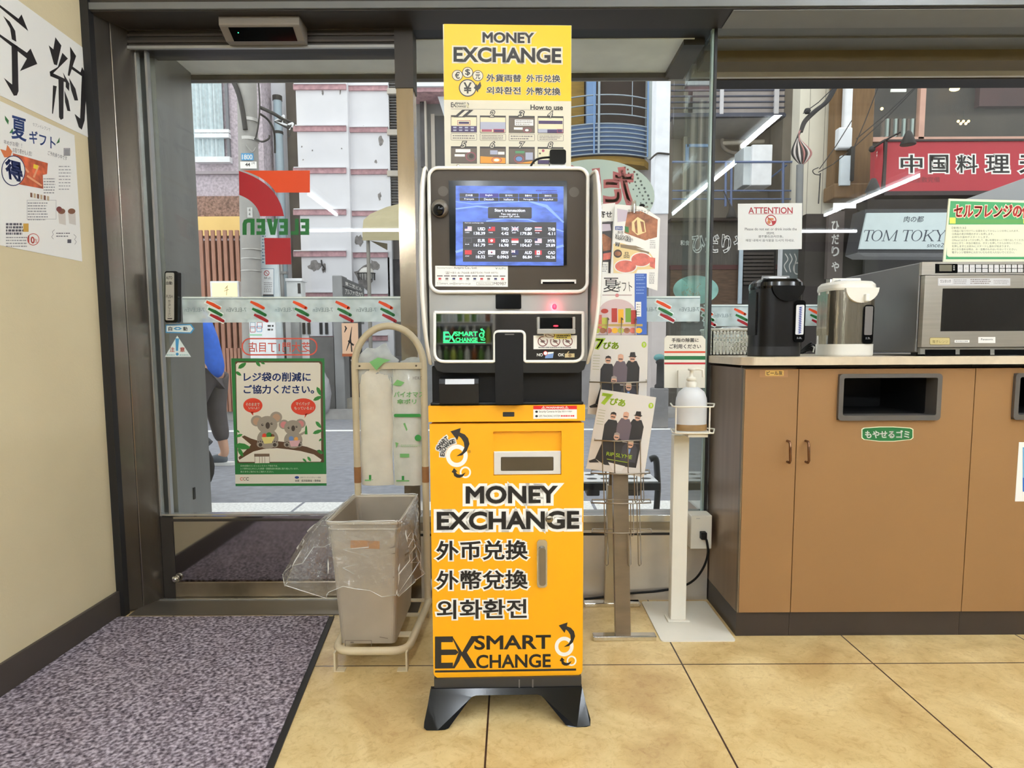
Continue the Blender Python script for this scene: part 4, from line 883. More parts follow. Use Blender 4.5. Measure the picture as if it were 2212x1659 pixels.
# koala poster
PG = mc('poster_green', (24, 112, 50)); PBR = mc('bark_brown', (84, 54, 28)); PCR = mc('poster_cream', (228, 222, 206)); KGR = mc('koala_grey', (156, 146, 132)); KDK = mc('koala_dark', (58, 46, 38)); BUB = mc('bubble_red', (220, 62, 34)); PNK = mc('koala_pink', (206, 130, 130)); PBL = mc('poster_blue', (34, 62, 130)); LEAF = mc('poster_leaf', (40, 124, 48))
def d_koala(g):
    Z = lambda x, y: (490 + x * 0.18082, 760 + y * 0.18082)
    P = lambda pts, m, l: g.poly([Z(*p) for p in pts], m, l)
    def D(x, y, rx, m, l, ry=None): u, v = Z(x, y); g.disc(u, v, rx * 0.18082, m, l, (ry or rx) * 0.18082)
    P([(52, 78), (1165, 78), (1192, 1600), (105, 1605)], PG, 0.5)
    P([(98, 125), (115, 112), (1120, 112), (1140, 130), (1160, 1320), (125, 1330)], PBR, 1)
    P([(110, 150), (130, 128), (1100, 128), (1120, 150), (1122, 600), (1130, 1290), (1120, 1312), (150, 1316), (132, 1290), (118, 600)], PCR, 1.4)
    g.text('レジ袋の削減に', (*Z(205, 248), *Z(1000, 352)), PBL, 2, 0.028); g.text('ご協力ください。', (*Z(205, 398), *Z(1040, 498)), PBL, 2, 0.028)
    P([(100, 1465), (1190, 1460), (1192, 1570), (103, 1575)], PCR, 1)
    for k, y in enumerate((1350, 1384, 1420)): g.text(('日本全国のコンビニエンスストア各社では、', 'レジ袋をはじめとした資源・容器包装の削減に取り組んでいます。', '皆さまのご協力にもご協力ください。')[k], (*Z(165, y), *Z((610, 858, 560)[k], y + 22)), mc('poster_pale', (200, 220, 190)), 2)
    for k in range(3): u, v = Z(178 + 36 * k, 1518); g.ring(u, v, 3.6, 2.4, (OUTR, mc('tan_mark', (150, 110, 80)), KDK)[k], 2, a0=40, a1=320)
    D(838, 1500, 26, PBL, 2, 16); g.text('日本フランチャイズチェーン協会', (*Z(880, 1490), *Z(1122, 1510)), KDK, 2); g.text('後援：経済産業省・環境省', (*Z(815, 1526), *Z(1122, 1552)), KDK, 2, 0.01)
    # branch, leaves, little shop
    P([(178, 1015), (210, 998), (290, 1035), (420, 1075), (560, 1062), (680, 1075), (800, 1100), (960, 1135), (1090, 1185), (1155, 1250), (1150, 1300), (1040, 1225), (880, 1185), (740, 1165), (600, 1150), (440, 1160), (320, 1190), (240, 1235), (150, 1290), (140, 1260), (220, 1185), (290, 1110), (230, 1060)], PBR, 2)
    for x, y, w, h, a in ((185, 165, 60, 32, -35), (375, 145, 40, 24, 50), (432, 135, 28, 16, 20), (140, 260, 42, 24, 35), (190, 1130, 95, 45, 10), (165, 1200, 60, 30, 60), (1100, 470, 58, 28, 65), (1085, 555, 58, 28, -25), (1095, 870, 52, 26, 50), (1085, 955, 62, 28, -20), (1120, 1050, 26, 14, -40), (1115, 1195, 42, 26, 30), (930, 1295, 32, 16, 40), (985, 1280, 36, 20, 55), (150, 1000, 42, 22, -20), (135, 950, 26, 14, 40)):
        ca, sa = math.cos(R(a)), math.sin(R(a)); lf = [(-1, 0), (-0.5, -0.75), (0.2, -0.8), (0.75, -0.4), (1, 0), (0.6, 0.55), (0, 0.8), (-0.6, 0.6)]
        P([(x + w * p * ca - h * q * sa, y + w * p * sa + h * q * ca) for p, q in lf], LEAF, 2.4)
    P([(328, 1218), (510, 1216), (512, 1250), (328, 1252)], mc('shop_brown', (110, 88, 70)), 2); P([(334, 1252), (512, 1250), (514, 1328), (336, 1330)], PCR, 2); 
    for x in (332, 388, 420, 452, 508): P([(x, 1252), (x + 5, 1252), (x + 6, 1328), (x + 1, 1328)], mc('shop_brown'), 2.3)
    # bubbles
    D(312, 640, 115, BUB, 2, 88); P([(280, 720), (315, 762), (318, 715)], BUB, 2); D(915, 655, 148, BUB, 2, 100); P([(935, 740), (930, 792), (968, 735)], BUB, 2)
    g.text('そのままで', (*Z(228, 608), *Z(392, 645)), PCR, 3, 0.02); g.text('いいよ！', (*Z(262, 655), *Z(388, 685)), PCR, 3, 0.02); g.text('マイバッグ', (*Z(826, 600), *Z(992, 640)), PCR, 3, 0.02); g.text('もっているよ！', (*Z(808, 655), *Z(1035, 690)), PCR, 3, 0.02)
    # two generic koalas
    for kx_, ky_, s_, ear in ((485, 870, 1.0, mc('koala_tan', (186, 150, 122))), (790, 905, 0.86, PNK)):
        q = lambda x, y: (kx_ + x * s_, ky_ + y * s_)
        D(*q(-125, -45), 72 * s_, KGR, 2.6, 66 * s_); D(*q(105, -90 if s_ == 1 else -55), 72 * s_, KGR, 2.6, 66 * s_); D(*q(-125, -40), 46 * s_, ear, 2.9); D(*q(108, -85 if s_ == 1 else -52), 46 * s_, ear, 2.9)
        D(*q(5, 170), 128 * s_, KGR, 2.6, 118 * s_); D(*q(0, 0), 122 * s_, KGR, 3.2, 104 * s_)
        D(*q(5, 10), 26 * s_, KDK, 3.6, 40 * s_); D(*q(-58, 2), 14 * s_, KDK, 3.6); D(*q(52, -12), 14 * s_, KDK, 3.6); D(*q(-54, -2), 4 * s_, PCR, 3.9); D(*q(56, -16), 4 * s_, PCR, 3.9)
        for sx in (-82, 88):
            D(*q(sx, 232), 44 * s_, KGR, 3.4, 40 * s_); D(*q(sx, 240), 22 * s_, KDK, 3.7)
            for tx in (-24, 0, 24): D(*q(sx + tx, 205 - (6 if tx == 0 else 0)), 8 * s_, KDK, 3.7)
    P([(415, 1020), (575, 1012), (540, 1090), (450, 1098)], mc('basket_yellow', (222, 210, 130)), 4); D(450, 1000, 26, BUB, 3.9); D(505, 995, 34, LEAF, 3.9); D(548, 1005, 24, mc('brown_food', (130, 84, 50)), 3.9)
    P([(745, 1062), (880, 1055), (850, 1128), (768, 1132)], mc('bag_pink', (216, 170, 176)), 4); D(770, 1035, 28, mc('note_blue'), 3.9); D(830, 1040, 24, mc('orange_food', (230, 160, 70)), 3.9)
    P([(860, 985), (935, 945), (950, 965), (870, 1010)], KGR, 3.5); P([(932, 985), (938, 900), (950, 872), (960, 900), (965, 985)], LEAF, 3.9)
sticker('koala_poster', d_koala, 'green framed poster of two koalas on a branch, taped to the door glass', 'poster', DOOR - 0.0012, base=(600, 1050))
# ---- door sensor
t = T('door_sensor', 'grey automatic door sensor box on the header above the door', 'sensor', W(560, 60, 2.497))
SG = M('sensor_grey', (120, 112, 102), 0.45)
a, b = W(473, 29, 2.40), W(648, 74, 2.40)
g = t.g().prism([Vector((a.x, 2.487, a.z)), Vector((a.x, 2.41, a.z)), Vector((a.x, 2.395, a.z - 0.012)), Vector((a.x, 2.395, b.z + 0.03)), Vector((a.x, 2.45, b.z)), Vector((a.x, 2.487, b.z))], (b.x - a.x, 0, 0), SG)
sb = t.p('case', g, bev=0.006)
g = t.g().prism([Vector((a.x + 0.03, 2.402, b.z + 0.0235)), Vector((a.x + 0.03, 2.448, b.z - 0.0015)), Vector((a.x + 0.03, 2.450, b.z + 0.004)), Vector((a.x + 0.03, 2.404, b.z + 0.03))], (b.x - a.x - 0.055, 0, 0), GLOSSB)
t.p('lens_cover', g, sb)
t.p('indicator', t.g().ball((a.x + 0.058, 2.418, b.z + 0.0145), 0.0018, M('green_lamp', (60, 255, 170), 0.4, 0, 0, emit=3.0), 8), sb)
g = G((-0.92, 2.60, zs)).lathe([(0.048, 0), (0.044, -0.012), (0.03, -0.022), (0.001, -0.026)], (-0.80, 2.63, zs), GLOSSB, cap=False)
one('soffit_dome', g, 'black dome fitting under the outdoor soffit above the door', 'dome')

# ---- umbrella-bag stand
IV = M('ivory_tube', (206, 192, 160), 0.45, 0, 0.06, 12); TAPE = M('brown_tape', (150, 104, 62), 0.5, 0, 0.1, 30)
SYY = 2.33
bz = 0.062
t = T('umbrella_bag_stand', 'ivory tubular stand with arched back holding umbrella bags and bin', 'stand', (-0.44, 2.15, 0))
pl_, pr_ = W(766, 780, SYY).x, W(915, 780, SYY).x
cx_, rad = (pl_ + pr_) / 2, (pr_ - pl_) / 2
top = W(840, 704, SYY).z
arch = [Vector((pl_, SYY, bz))] + [Vector((cx_ + rad * math.cos(R(180 - 180 * i / 18)), SYY, top - rad * 1.15 + rad * 1.15 * math.sin(R(180 - 180 * i / 18)))) for i in range(19)] + [Vector((pr_, SYY, bz))]
t.p('arched_tube', t.g().tube(arch, 0.0125, IV, 12))
fy = 1.93; bx0, bx1 = W(722, 1425, fy).x, W(882, 1425, fy).x
base = [Vector((pl_ - 0.005, SYY, bz)), Vector((bx0, fy + 0.05, bz))] + [Vector((bx0 + 0.05 - 0.05 * math.cos(R(a)), fy + 0.05 - 0.05 * math.sin(R(a)), bz)) for a in (22, 45, 67, 90)] + [Vector((bx1 - 0.05 + 0.05 * math.sin(R(a)), fy + 0.05 - 0.05 * math.cos(R(a)), bz)) for a in (0, 22, 45, 67, 90)] + [Vector((pr_ + 0.005, SYY, bz))]
t.p('base_tube', t.g().tube(base, 0.0125, IV, 12))
z0, z1 = W(840, 797, SYY).z, W(840, 783, SYY).z
g = t.g().box(pl_ + 0.005, pr_ - 0.005, SYY - 0.014, SYY - 0.010, z0, z1, IV)
for x in (pl_ + 0.02, pr_ - 0.025): g.ball((x, SYY - 0.014, (z0 + z1) / 2), 0.0035, M('screw_dark', (90, 76, 60), 0.4, 0.6), 8)
t.p('crossbar', g)
for a_, b_ in ((SYY - 0.01, SYY + 0.01), (fy + 0.1, fy + 0.13), (fy + 0.26, fy + 0.28)): t.p('shelf_bar', t.g().box(bx0, bx1, a_, b_, bz - 0.002, bz + 0.004, IV))
for x in (bx0 + 0.004, bx1 - 0.004):
    t.p('foot', t.g().box(x - 0.003, x + 0.003, fy - 0.012, fy + 0.014, 0, bz, IV).box(x - (0.0 if x < cx_ else 0.03), x + (0.03 if x < cx_ else 0.0), fy - 0.012, fy + 0.014, 0, 0.003, IV), bev=0.0008)
for x in (pl_, pr_): t.p('rear_foot', t.g().box(x - 0.004, x + 0.004, SYY - 0.012, SYY + 0.012, 0, bz, IV))
for x in (pl_, pr_):
    t.p('tape_wrap', t.g().tube([(x, SYY, W(800, 1042, SYY).z), (x, SYY, W(800, 1008, SYY).z)], 0.0132, TAPE, 12), label='brown tape wrap')
c = W(915, 1285, 2.40)
t.p('castor', t.g().lathe([(0.001, -0.012), (0.02, -0.012), (0.022, -0.006), (0.022, 0.006), (0.02, 0.012), (0.001, 0.012)], (pr_ + 0.022, 2.35, 0.115), M('castor_white', (206, 206, 204), 0.4), axis='x'))
# hanging umbrella-bag packs
def pack(x0, x1, zt_, zb_, y, seed, extra):
    rn = random.Random(seed); nx, nz = 9, 26; g = G(((x0 + x1) / 2, y, zb_)); PV = extra['mat']
    vs = []
    for side in (0, 1):
        for j in range(nz + 1):
            for i in range(nx + 1):
                a, b = i / nx, j / nz
                dep = 0.016 * (1 - (2 * a - 1) ** 2) ** 0.5 + 0.003 * math.sin(17 * b + 3 * a + seed) * math.sin(5 * a + seed) + rn.uniform(-0.0008, 0.0008)
                x = x0 + (x1 - x0) * a + 0.003 * math.sin(8 * b + seed) * (1 if a > 0.5 else 0.4)
                vs.append(Vector((x, y - dep if side == 0 else y + dep * 0.4, zb_ + (zt_ - zb_) * b)))
    N = (nx + 1) * (nz + 1); fs = []
    for sd in (0, 1):
        for j in range(nz):
            for i in range(nx):
                q = [sd * N + j * (nx + 1) + i, sd * N + j * (nx + 1) + i + 1, sd * N + (j + 1) * (nx + 1) + i + 1, sd * N + (j + 1) * (nx + 1) + i]
                fs.append(tuple(q if sd == 0 else q[::-1]))
    g.add(vs, fs, PV, True)
    g.on(y - 0.0175)
    return g
PACK = M('bag_pack', (226, 221, 204), 0.35, 0, 0.08, 14, 0.25, 22, coat=0.2); PGR = mc('pack_green', (120, 184, 110)); PGD = mc('pack_dark_green', (44, 140, 56))
PACK2 = M('bag_pack_clear', (212, 214, 204), 0.25, 0, 0.1, 16, 0.3, 26, coat=0.3)
py = SYY + 0.010
def crumple(c0, rx, ry, rz, seed, m, g):
    rn = random.Random(seed); b = len(g.v); g.ball((0, 0, 0), 1.0, m, 18)
    for i in range(b, len(g.v)):
        q = g.v[i]; k = 1 + 0.16 * math.sin(7 * q.x + seed) * math.cos(6 * q.z + 2 * seed) + 0.1 * math.sin(13 * q.z + 5 * q.x); g.v[i] = Vector((q.x * rx * k, q.y * ry * k, q.z * rz * k)) + Vector(c0)
CRP = clear_mat('crumpled_film', (0.93, 0.96, 0.95), 0.10, 0.5, 0.12, 0.40, (236, 240, 240), 1.0, 40)
g = pack(W(778, 900, py).x, W(848, 900, py).x, W(800, 786, py).z, W(800, 1047, py).z, py, 3, {'mat': PACK})
g.rect(788, 1036, 812, 1039, PGR, 1); g.rect(797, 1026, 802, 1036, PGD, 1)
crumple(W(812, 800, py), 0.082, 0.014, 0.085, 2, CRP, g)
g.poly([(800, 782), (818, 772), (846, 778), (830, 784), (815, 800)], PGR, 40)
one('umbrella_bag_pack', g, 'pack of pale folded umbrella bags with crumpled top on the stand', 'bag', 'umbrella bag packs')
g = pack(W(849, 900, py).x, W(911, 900, py).x, W(880, 790, py).z, W(880, 1047, py).z, py - 0.002, 8, {'mat': PACK2})
g.text('バイオマス', (851, 846, 916, 858), PGR, 2, 0.02); g.text('傘ポリ', (858, 862, 899, 873), PGR, 2, 0.02); g.rrect(851, 894, 909, 901, 3, PGD, 2); g.disc(903, 946, 7, PGD, 2); g.poly([(871, 915), (875, 913), (881, 930), (878, 931)], PGR, 2); g.rect(864, 980, 884, 988, PGR, 2); g.poly([(848, 832), (858, 820), (874, 826), (866, 834)], PGR, 2); g.scribble(866, 960, 908, 966, 2, PGR, 2, 0.3); g.poly([(854, 955), (861, 957), (856, 968)], PGR, 2)
g.rect(856, 1037, 884, 1040, PGR, 2); g.rect(868, 1028, 873, 1037, PGD, 2)
g.text('HEIKO', (892, 813, 913, 820), mc('ink_grey'), 2)
crumple(W(888, 786, py), 0.04, 0.014, 0.024, 6, CRP, g)
one('umbrella_bag_pack', g, 'clear umbrella bag pack with green print, nearer the kiosk', 'bag', 'umbrella bag packs')
# bin with clear liner
BZ0, BZ1 = 0.0665, 0.458
BM = M('bin_grey', (176, 166, 150), 0.45, 0.25, 0.12, 5, 0.04, 30)
tb = T('waste_bin', 'narrow tapered grey bin with clear liner, standing on the tube stand', 'bin', (-0.46, 2.15, BZ0))
def ringpts(x0, x1, y0, y1, z, r=0.015): return [Vector((a, b, z)) for a, b in rr_pts(x0, x1, y0, y1, r, 4)] if False else [Vector((a, b, z)) for a, b in rr_pts(x0, y0, x1, y1, r, 4)]
b0 = ringpts(-0.545, -0.372, 1.972, 2.30, BZ0); b1 = ringpts(-0.572, -0.352, 1.965, 2.318, BZ1)
i1 = ringpts(-0.568, -0.356, 1.969, 2.314, BZ1); i0 = ringpts(-0.541, -0.376, 1.976, 2.296, BZ0 + 0.008)
g = tb.g(); n = len(b0)
def strip(g2, A, B, m, sm=False): k = len(A); g2.add(A + B, [(i, (i + 1) % k, k + (i + 1) % k, k + i) for i in range(k)], m, sm)
strip(g, b1, b0, BM); strip(g, i0, i1, BM); strip(g, i1, b1, BM)
g.add(b0, [tuple(range(n))], BM); g.add(i0, [tuple(range(n))], BM)
g.on(1.9688); DIRT = mc('scuff_dark', (120, 110, 98)); 
g.frame(745, 1383, 803, 1403, 1.2, DIRT, 1); g.rect(757, 1386, 764, 1389, DIRT, 1); g.line([(820, 1376), (838, 1379)], 1.4, DIRT, 1); g.line([(770, 1413), (850, 1410)], 1.2, DIRT, 1); g.disc(850, 1247, 2, DIRT, 1)
body = tb.p('body', g)
rm = ringpts(-0.576, -0.348, 1.961, 2.322, BZ1, 0.017)
tb.p('rim', tb.g().tube(rm, 0.0055, M('rim_grey', (196, 188, 172), 0.4, 0.2), 8, closed=True).tube(ringpts(-0.572, -0.352, 1.964, 2.318, BZ1 - 0.02, 0.016), 0.003, M('rim_grey'), 8, closed=True), body)
g = tb.g(); tp = [W(757, 1166, 1.966), W(820, 1169, 1.966), W(820, 1186, 1.966), W(757, 1184, 1.966)]
g.prism(tp, (0, 0.002, 0), M('amber_tape', (176, 122, 66), 0.4)); tb.p('tape_label', g, body, label='brown tape strip')
FILM = clear_mat('bin_film', (0.96, 0.96, 0.95), 0.05, 0.6, 0.12, 0.10, (240, 240, 236), 0.9, 28)
HEM_GLINT = clear_mat('film_fold_glint', (0.95, 0.95, 0.94), 0.15, 0.5, 0.2, 0.6, (246, 246, 242))
g = G((-0.46, 2.15, BZ1)); rn = random.Random(5)
loops = []
base_l = ringpts(-0.580, -0.344, 1.957, 2.326, 0, 0.018)
base_l = [base_l[i] + (base_l[(i + 1) % len(base_l)] - base_l[i]) * k / 5 for i in range(len(base_l)) for k in range(5)]
cx0, cy0 = -0.462, 2.142
NL = len(base_l); wob = [rn.uniform(-1, 1) for _ in range(NL)]
wob = [(wob[i - 1] + 2 * wob[i] + wob[(i + 1) % NL]) / 4 for i in range(NL)]
for lv in range(19):
    f = (lv - 4) / 14.0      # below zero: inside the bin
    pts = []
    for i, p in enumerate(base_l):
        d = Vector((p.x - cx0, p.y - cy0, 0)); ang = math.atan2(d.y, d.x)
        if f <= 0:
            q = Vector((p.x, p.y, BZ1 + 0.007)) - d * (0.14 * -f) + Vector((0, 0, f * 0.30)) + (Vector((0, 0, 0)) if f == 0 else -d * 0.03 * abs(math.sin(9 * ang + lv)))
        else:
            side = 1.0 if p.x < -0.57 else (0.45 if p.x > -0.35 else 0.0)
            front = max(0.0, min(1.0, (2.32 - p.y) / 0.3))
            out = 0.012 + 0.092 * side * front * f ** 0.6 * (1.15 if p.y < 2.02 else 1.0) + (0.016 * f if p.y < 1.97 else 0.0)
            nrm = Vector((-1 if p.x < -0.57 else 1 if p.x > -0.35 else 0, -1 if p.y < 1.965 else 1 if p.y > 2.32 else 0, 0))
            nrm = nrm.normalized() if nrm.length else d.normalized()
            fold = (0.010 * math.sin(15 * ang + 2 * f) + 0.006 * math.sin(37 * ang - 4 * f) + 0.012 * wob[i]) * f
            drop = 0.195 - (0.055 if side else 0) + 0.02 * math.sin(5 * ang + 0.6) + 0.016 * wob[i] + (0.012 if p.y < 1.97 else 0) - (0.03 if p.y > 2.3 else 0)
            q = Vector((p.x, p.y, BZ1 + 0.007)) + nrm * max(0.002, out + fold) + Vector((0, 0, -drop * f))
            q.x = min(q.x, -0.27 if q.y < 2.2 else -0.345)
        q += Vector((rn.uniform(-1, 1), rn.uniform(-1, 1), rn.uniform(-1, 1))) * 0.0016
        pts.append(q)
    loops.append(pts)
for a, b in zip(loops, loops[1:]): strip(g, a, b, FILM, True)
g.tube(loops[-1], 0.0012, HEM_GLINT, 5, closed=True); g.tube(loops[4], 0.0022, HEM_GLINT, 5, closed=True)
for k in range(40):          # whitish tubes along creases, painting in the film's glints
    i0 = rn.randrange(NL); l0 = rn.randrange(5, 14); pts = []
    for s_ in range(rn.randrange(3, 6)):
        if l0 + s_ < len(loops): pts.append(loops[l0 + s_][(i0 + (s_ * rn.choice((0, 1, 1)))) % NL] + Vector((0, -0.001, 0)))
    if len(pts) > 2: g.tube(pts, [0.0026 * (1 - abs(2 * a / (len(pts) - 1) - 1)) + 0.0003 for a in range(len(pts))], HEM_GLINT, 5)
tag(link('bin_liner', g), 'clear crinkled plastic liner draped over the rim of the grey bin', 'bag')

# ---- magazine rack
CHR = M('chrome'); RST = M('rack_steel', (134, 122, 106), 0.35, 0.8, 0.15, 8, stretch=(1, 1, 3)); WIR = M('rack_wire', (150, 142, 130), 0.3, 0.8)
RY = 2.16
t = T('magazine_rack', 'slim steel floor rack with wire pockets holding magazines and flyers', 'rack', (0.38, 2.3, 0))
def bar(g2, p, q, w, d, m):      # flat bar between two points
    p, q = Vector(p), Vector(q); g2.prism([p + Vector((-w, 0, 0)), p + Vector((w, 0, 0)), q + Vector((w, 0, 0)), q + Vector((-w, 0, 0))], (0, d, 0), m)
pa, pb = W(1346, 1372, 2.13), W(1338, 960, 2.20)
ptop = W(1345, 470, 2.22)
g = t.g(); bar(g, (pa.x, 2.125, 0.012), (pb.x, 2.185, pb.z), 0.0255, 0.03, RST); bar(g, (pb.x, 2.185, pb.z), (ptop.x, 2.215, ptop.z), 0.012, 0.012, RST)
t.p('front_post', g, bev=0.003)
pc = W(1317, 1300, 2.45); pd = W(1322, 1040, 2.36)
g = t.g(); bar(g, (pc.x, 2.41, 0.012), (pd.x, 2.29, pd.z), 0.0255, 0.03, M('rack_steel_pale', (186, 178, 158), 0.35, 0.7, 0.1, 6)); bar(g, (pd.x, 2.30, pd.z), (pb.x, 2.22, pb.z + 0.05), 0.02, 0.02, RST)
t.p('rear_post', g, bev=0.003)
for (u0, u1, v, Y) in ((1281, 1419, 1376, 2.118), (1262, 1384, 1302, 2.405)):
    a, b = W(u0, v, Y).x, W(u1, v, Y).x; t.p('foot_bar', t.g().box(a, b, Y, Y + 0.035, 0, 0.018, CHR), bev=0.004)
def pocket(u0, u1, v, Y, dep, legs, vb, flare=7):
    g2 = t.g(); a, b = W(u0, v, Y - dep), W(u1, v, Y - dep); z = a.z
    a0, b0 = W(u0 + 2, v - flare, Y), W(u1 - 2, v - flare, Y)
    g2.tube([a0, a, W((u0 + u1) / 2, v + 2, Y - dep - 0.006), b, b0], 0.0024, WIR, 6)
    g2.tube([a0, b0], 0.0024, WIR, 6)
    for u in legs: g2.tube([W(u, v + 1, Y - dep - 0.003), W(u + 1, vb - 4, Y - dep), W(u + 3, vb, Y - dep + 0.004), W(u + 7, vb - 3, Y - 0.002), W(u + 5, v - flare, Y)], 0.0019, WIR, 6)
    return t.p('wire_pocket', g2)
pocket(1284, 1396, 724, RY + 0.04, 0.02, (1312, 1342, 1372), 690, 2)
pocket(1273, 1397, 825, RY + 0.02, 0.03, (1298, 1323, 1348, 1376), 880)
pocket(1284, 1384, 951, RY, 0.035, (1301, 1327, 1356, 1383), 1024)
pocket(1276, 1404, 1022, RY, 0.035, (1304, 1370, 1384), 1085)
pocket(1277, 1406, 1086, RY + 0.01, 0.04, (1305, 1362, 1376), 1158)
pocket(1278, 1408, 1150, RY + 0.02, 0.04, (1307, 1356, 1378), 1222)
g = t.g().tube([W(1288, 452, 2.215), W(1400, 447, 2.215)], 0.0022, WIR, 6); a = W(1387, 444, 2.213); g.ball(a, 0.006, SATIN, 8, (1.6, 1, 1)); t.p('top_wire', g)
for u, v in ((1297, 447), (1370, 444)): 
    g = t.g().prism([W(u - 5, v + 9, 2.188), W(u + 5, v + 9, 2.188), W(u + 4, v - 11, 2.188), W(u - 4, v - 11, 2.188)], (0, 0.02, 0), clear_mat('clip_plastic', (0.85, 0.83, 0.78), 0.1, 0.4, 0.1, 0.35, (180, 172, 158))).tube([W(u, v - 4, 2.187), W(u, v + 16, 2.187)], 0.003, CHR, 6)
    t.p('clip', g)
# printed matter in the rack
def mag(name, quad, Y, th, label, cat, draw, m=None, group=None, curl=0.0):
    o = W((quad[2][0] + quad[3][0]) / 2, (quad[2][1] + quad[3][1]) / 2, Y); g2 = G(o); g2.on(Y)
    g2.prism([W(u, v, Y) for u, v in quad], (0, th, 0), m or PAPER); draw(g2)
    return one(name, g2, label, cat, group)
LIME = mc('lime_green', (160, 190, 46)); MGREY = M('cover_grey', (214, 210, 204), 0.35, var=0); SKIN = mc('print_skin', (206, 160, 136)); SUITB = mc('print_black_suit', (36, 34, 36)); SUITG = mc('print_plum', (96, 84, 92)); HAIR = mc('print_hair', (38, 32, 30)); GREYH = mc('print_grey_hair', (150, 140, 134))
def cover(q):                 # magazine cover drawn in its own 0..1 frame
    def mp(x, y):
        return ((1 - y) * ((1 - x) * q[0][0] + x * q[1][0]) + y * ((1 - x) * q[3][0] + x * q[2][0]), (1 - y) * ((1 - x) * q[0][1] + x * q[1][1]) + y * ((1 - x) * q[3][1] + x * q[2][1]))
    def d(g2):
        P = lambda pts, m, l=1: g2.poly([mp(*p) for p in pts], m, l)
        def E(x, y, rx, ry, m, l, n=16): P([(x + rx * math.cos(2 * math.pi * i / n), y + ry * math.sin(2 * math.pi * i / n)) for i in range(n)][::-1], m, l)
        def Tx(s_, x0, y0, x1, y1, m, l=1, b=0.02): g2.text(s_, (mp(x0, y0), mp(x1, y0), mp(x1, y1), mp(x0, y1)), m, l, b)
        Tx('7', 0.06, 0.05, 0.2, 0.17, LIME, 1, 0.07); Tx('ぴあ', 0.2, 0.085, 0.47, 0.17, LIME, 1, 0.045); E(0.93, 0.11, 0.045, 0.036, LIME, 1); Tx('9', 0.915, 0.09, 0.945, 0.13, MGREY, 1.4)
        for k in range(6): P([(0.03, 0.25 + k * 0.035), (0.15, 0.25 + k * 0.035), (0.15, 0.258 + k * 0.035), (0.03, 0.258 + k * 0.035)], mc('print_olive', (176, 176, 150)), 1)
        # three standing, two seated figures
        def figure(x, y, w, h, top, suit, hair, hat=False, l=1.2):
            P([(x - w, y), (x - w * 1.05, y - h * 0.7), (x - w * 0.6, y - h * 0.95), (x + w * 0.6, y - h * 0.95), (x + w * 1.05, y - h * 0.7), (x + w, y)], suit, l)
            E(x, top, 0.05, 0.042, SKIN, l + 0.4); P([(x - 0.052, top - 0.008), (x - 0.045, top - 0.045), (x, top - 0.058), (x + 0.045, top - 0.045), (x + 0.052, top - 0.008), (x + 0.03, top - 0.025), (x - 0.03, top - 0.025)], hair, l + 0.7)
            P([(x - 0.035, top), (x + 0.035, top), (x + 0.035, top + 0.012), (x - 0.035, top + 0.012)], HAIR, l + 0.8)
            if hat: P([(x - 0.085, top - 0.02), (x - 0.05, top - 0.03), (x - 0.04, top - 0.075), (x + 0.04, top - 0.08), (x + 0.055, top - 0.035), (x + 0.08, top - 0.03), (x + 0.05, top - 0.015)], HAIR, l + 1)
        figure(0.3, 0.62, 0.12, 0.28, 0.31, SUITB, HAIR); figure(0.73, 0.6, 0.125, 0.31, 0.28, SUITB, HAIR, True); figure(0.52, 0.6, 0.12, 0.3, 0.285, SUITG, SKIN, l=1.5)
        P([(0.2, 0.62), (0.86, 0.6), (0.84, 0.9), (0.3, 0.92), (0.12, 0.86)], SUITB, 1.3)
        P([(0.12, 0.86), (0.02, 0.9), (0.04, 0.92), (0.2, 0.9)], SUITB, 1.3); P([(0.35, 0.88), (0.65, 0.9), (0.6, 0.97), (0.45, 0.97)], mc('print_sock', (226, 224, 220)), 1.6)
        figure(0.42, 0.8, 0.13, 0.24, 0.555, SUITB, GREYH, l=2.4); figure(0.68, 0.84, 0.13, 0.24, 0.625, mc('print_slate', (60, 58, 66)), mc('print_blond', (196, 176, 150)), l=2.4)
        P([(0.66, 0.68), (0.7, 0.68), (0.69, 0.74), (0.67, 0.74)], mc('note_blue'), 3.5)
        Tx('RIP SLYME', 0.3, 0.755, 0.74, 0.8, LIME, 3.6, 0.02); P([(0.32, 0.84), (0.7, 0.845), (0.7, 0.853), (0.32, 0.848)], LIME, 3.6)
    return d
q1 = [(1281, 724), (1400, 724.5), (1396, 908), (1269, 894)]
q2 = [(1298, 841), (1417.5, 858.5), (1391, 1031), (1266, 1012)]
mag('magazine', q1, RY + 0.008, 0.005, 'upright grey magazine with five men on cover, in the middle wire pocket', 'magazine', cover(q1), MGREY, 'grey magazines')
mag('magazine', q2, RY - 0.020, 0.005, 'tilted grey magazine with five men on cover, in the lower wire pocket', 'magazine', cover(q2), MGREY, 'grey magazines')
FOOD = M('food_print', (150, 96, 66), 0.5, 0, 0.5, 40); HAM = M('ham_print', (204, 110, 96), 0.5, 0, 0.3, 45); DARKP = mc('print_brown', (70, 56, 50)); YPALE = mc('print_buff', (230, 206, 150))
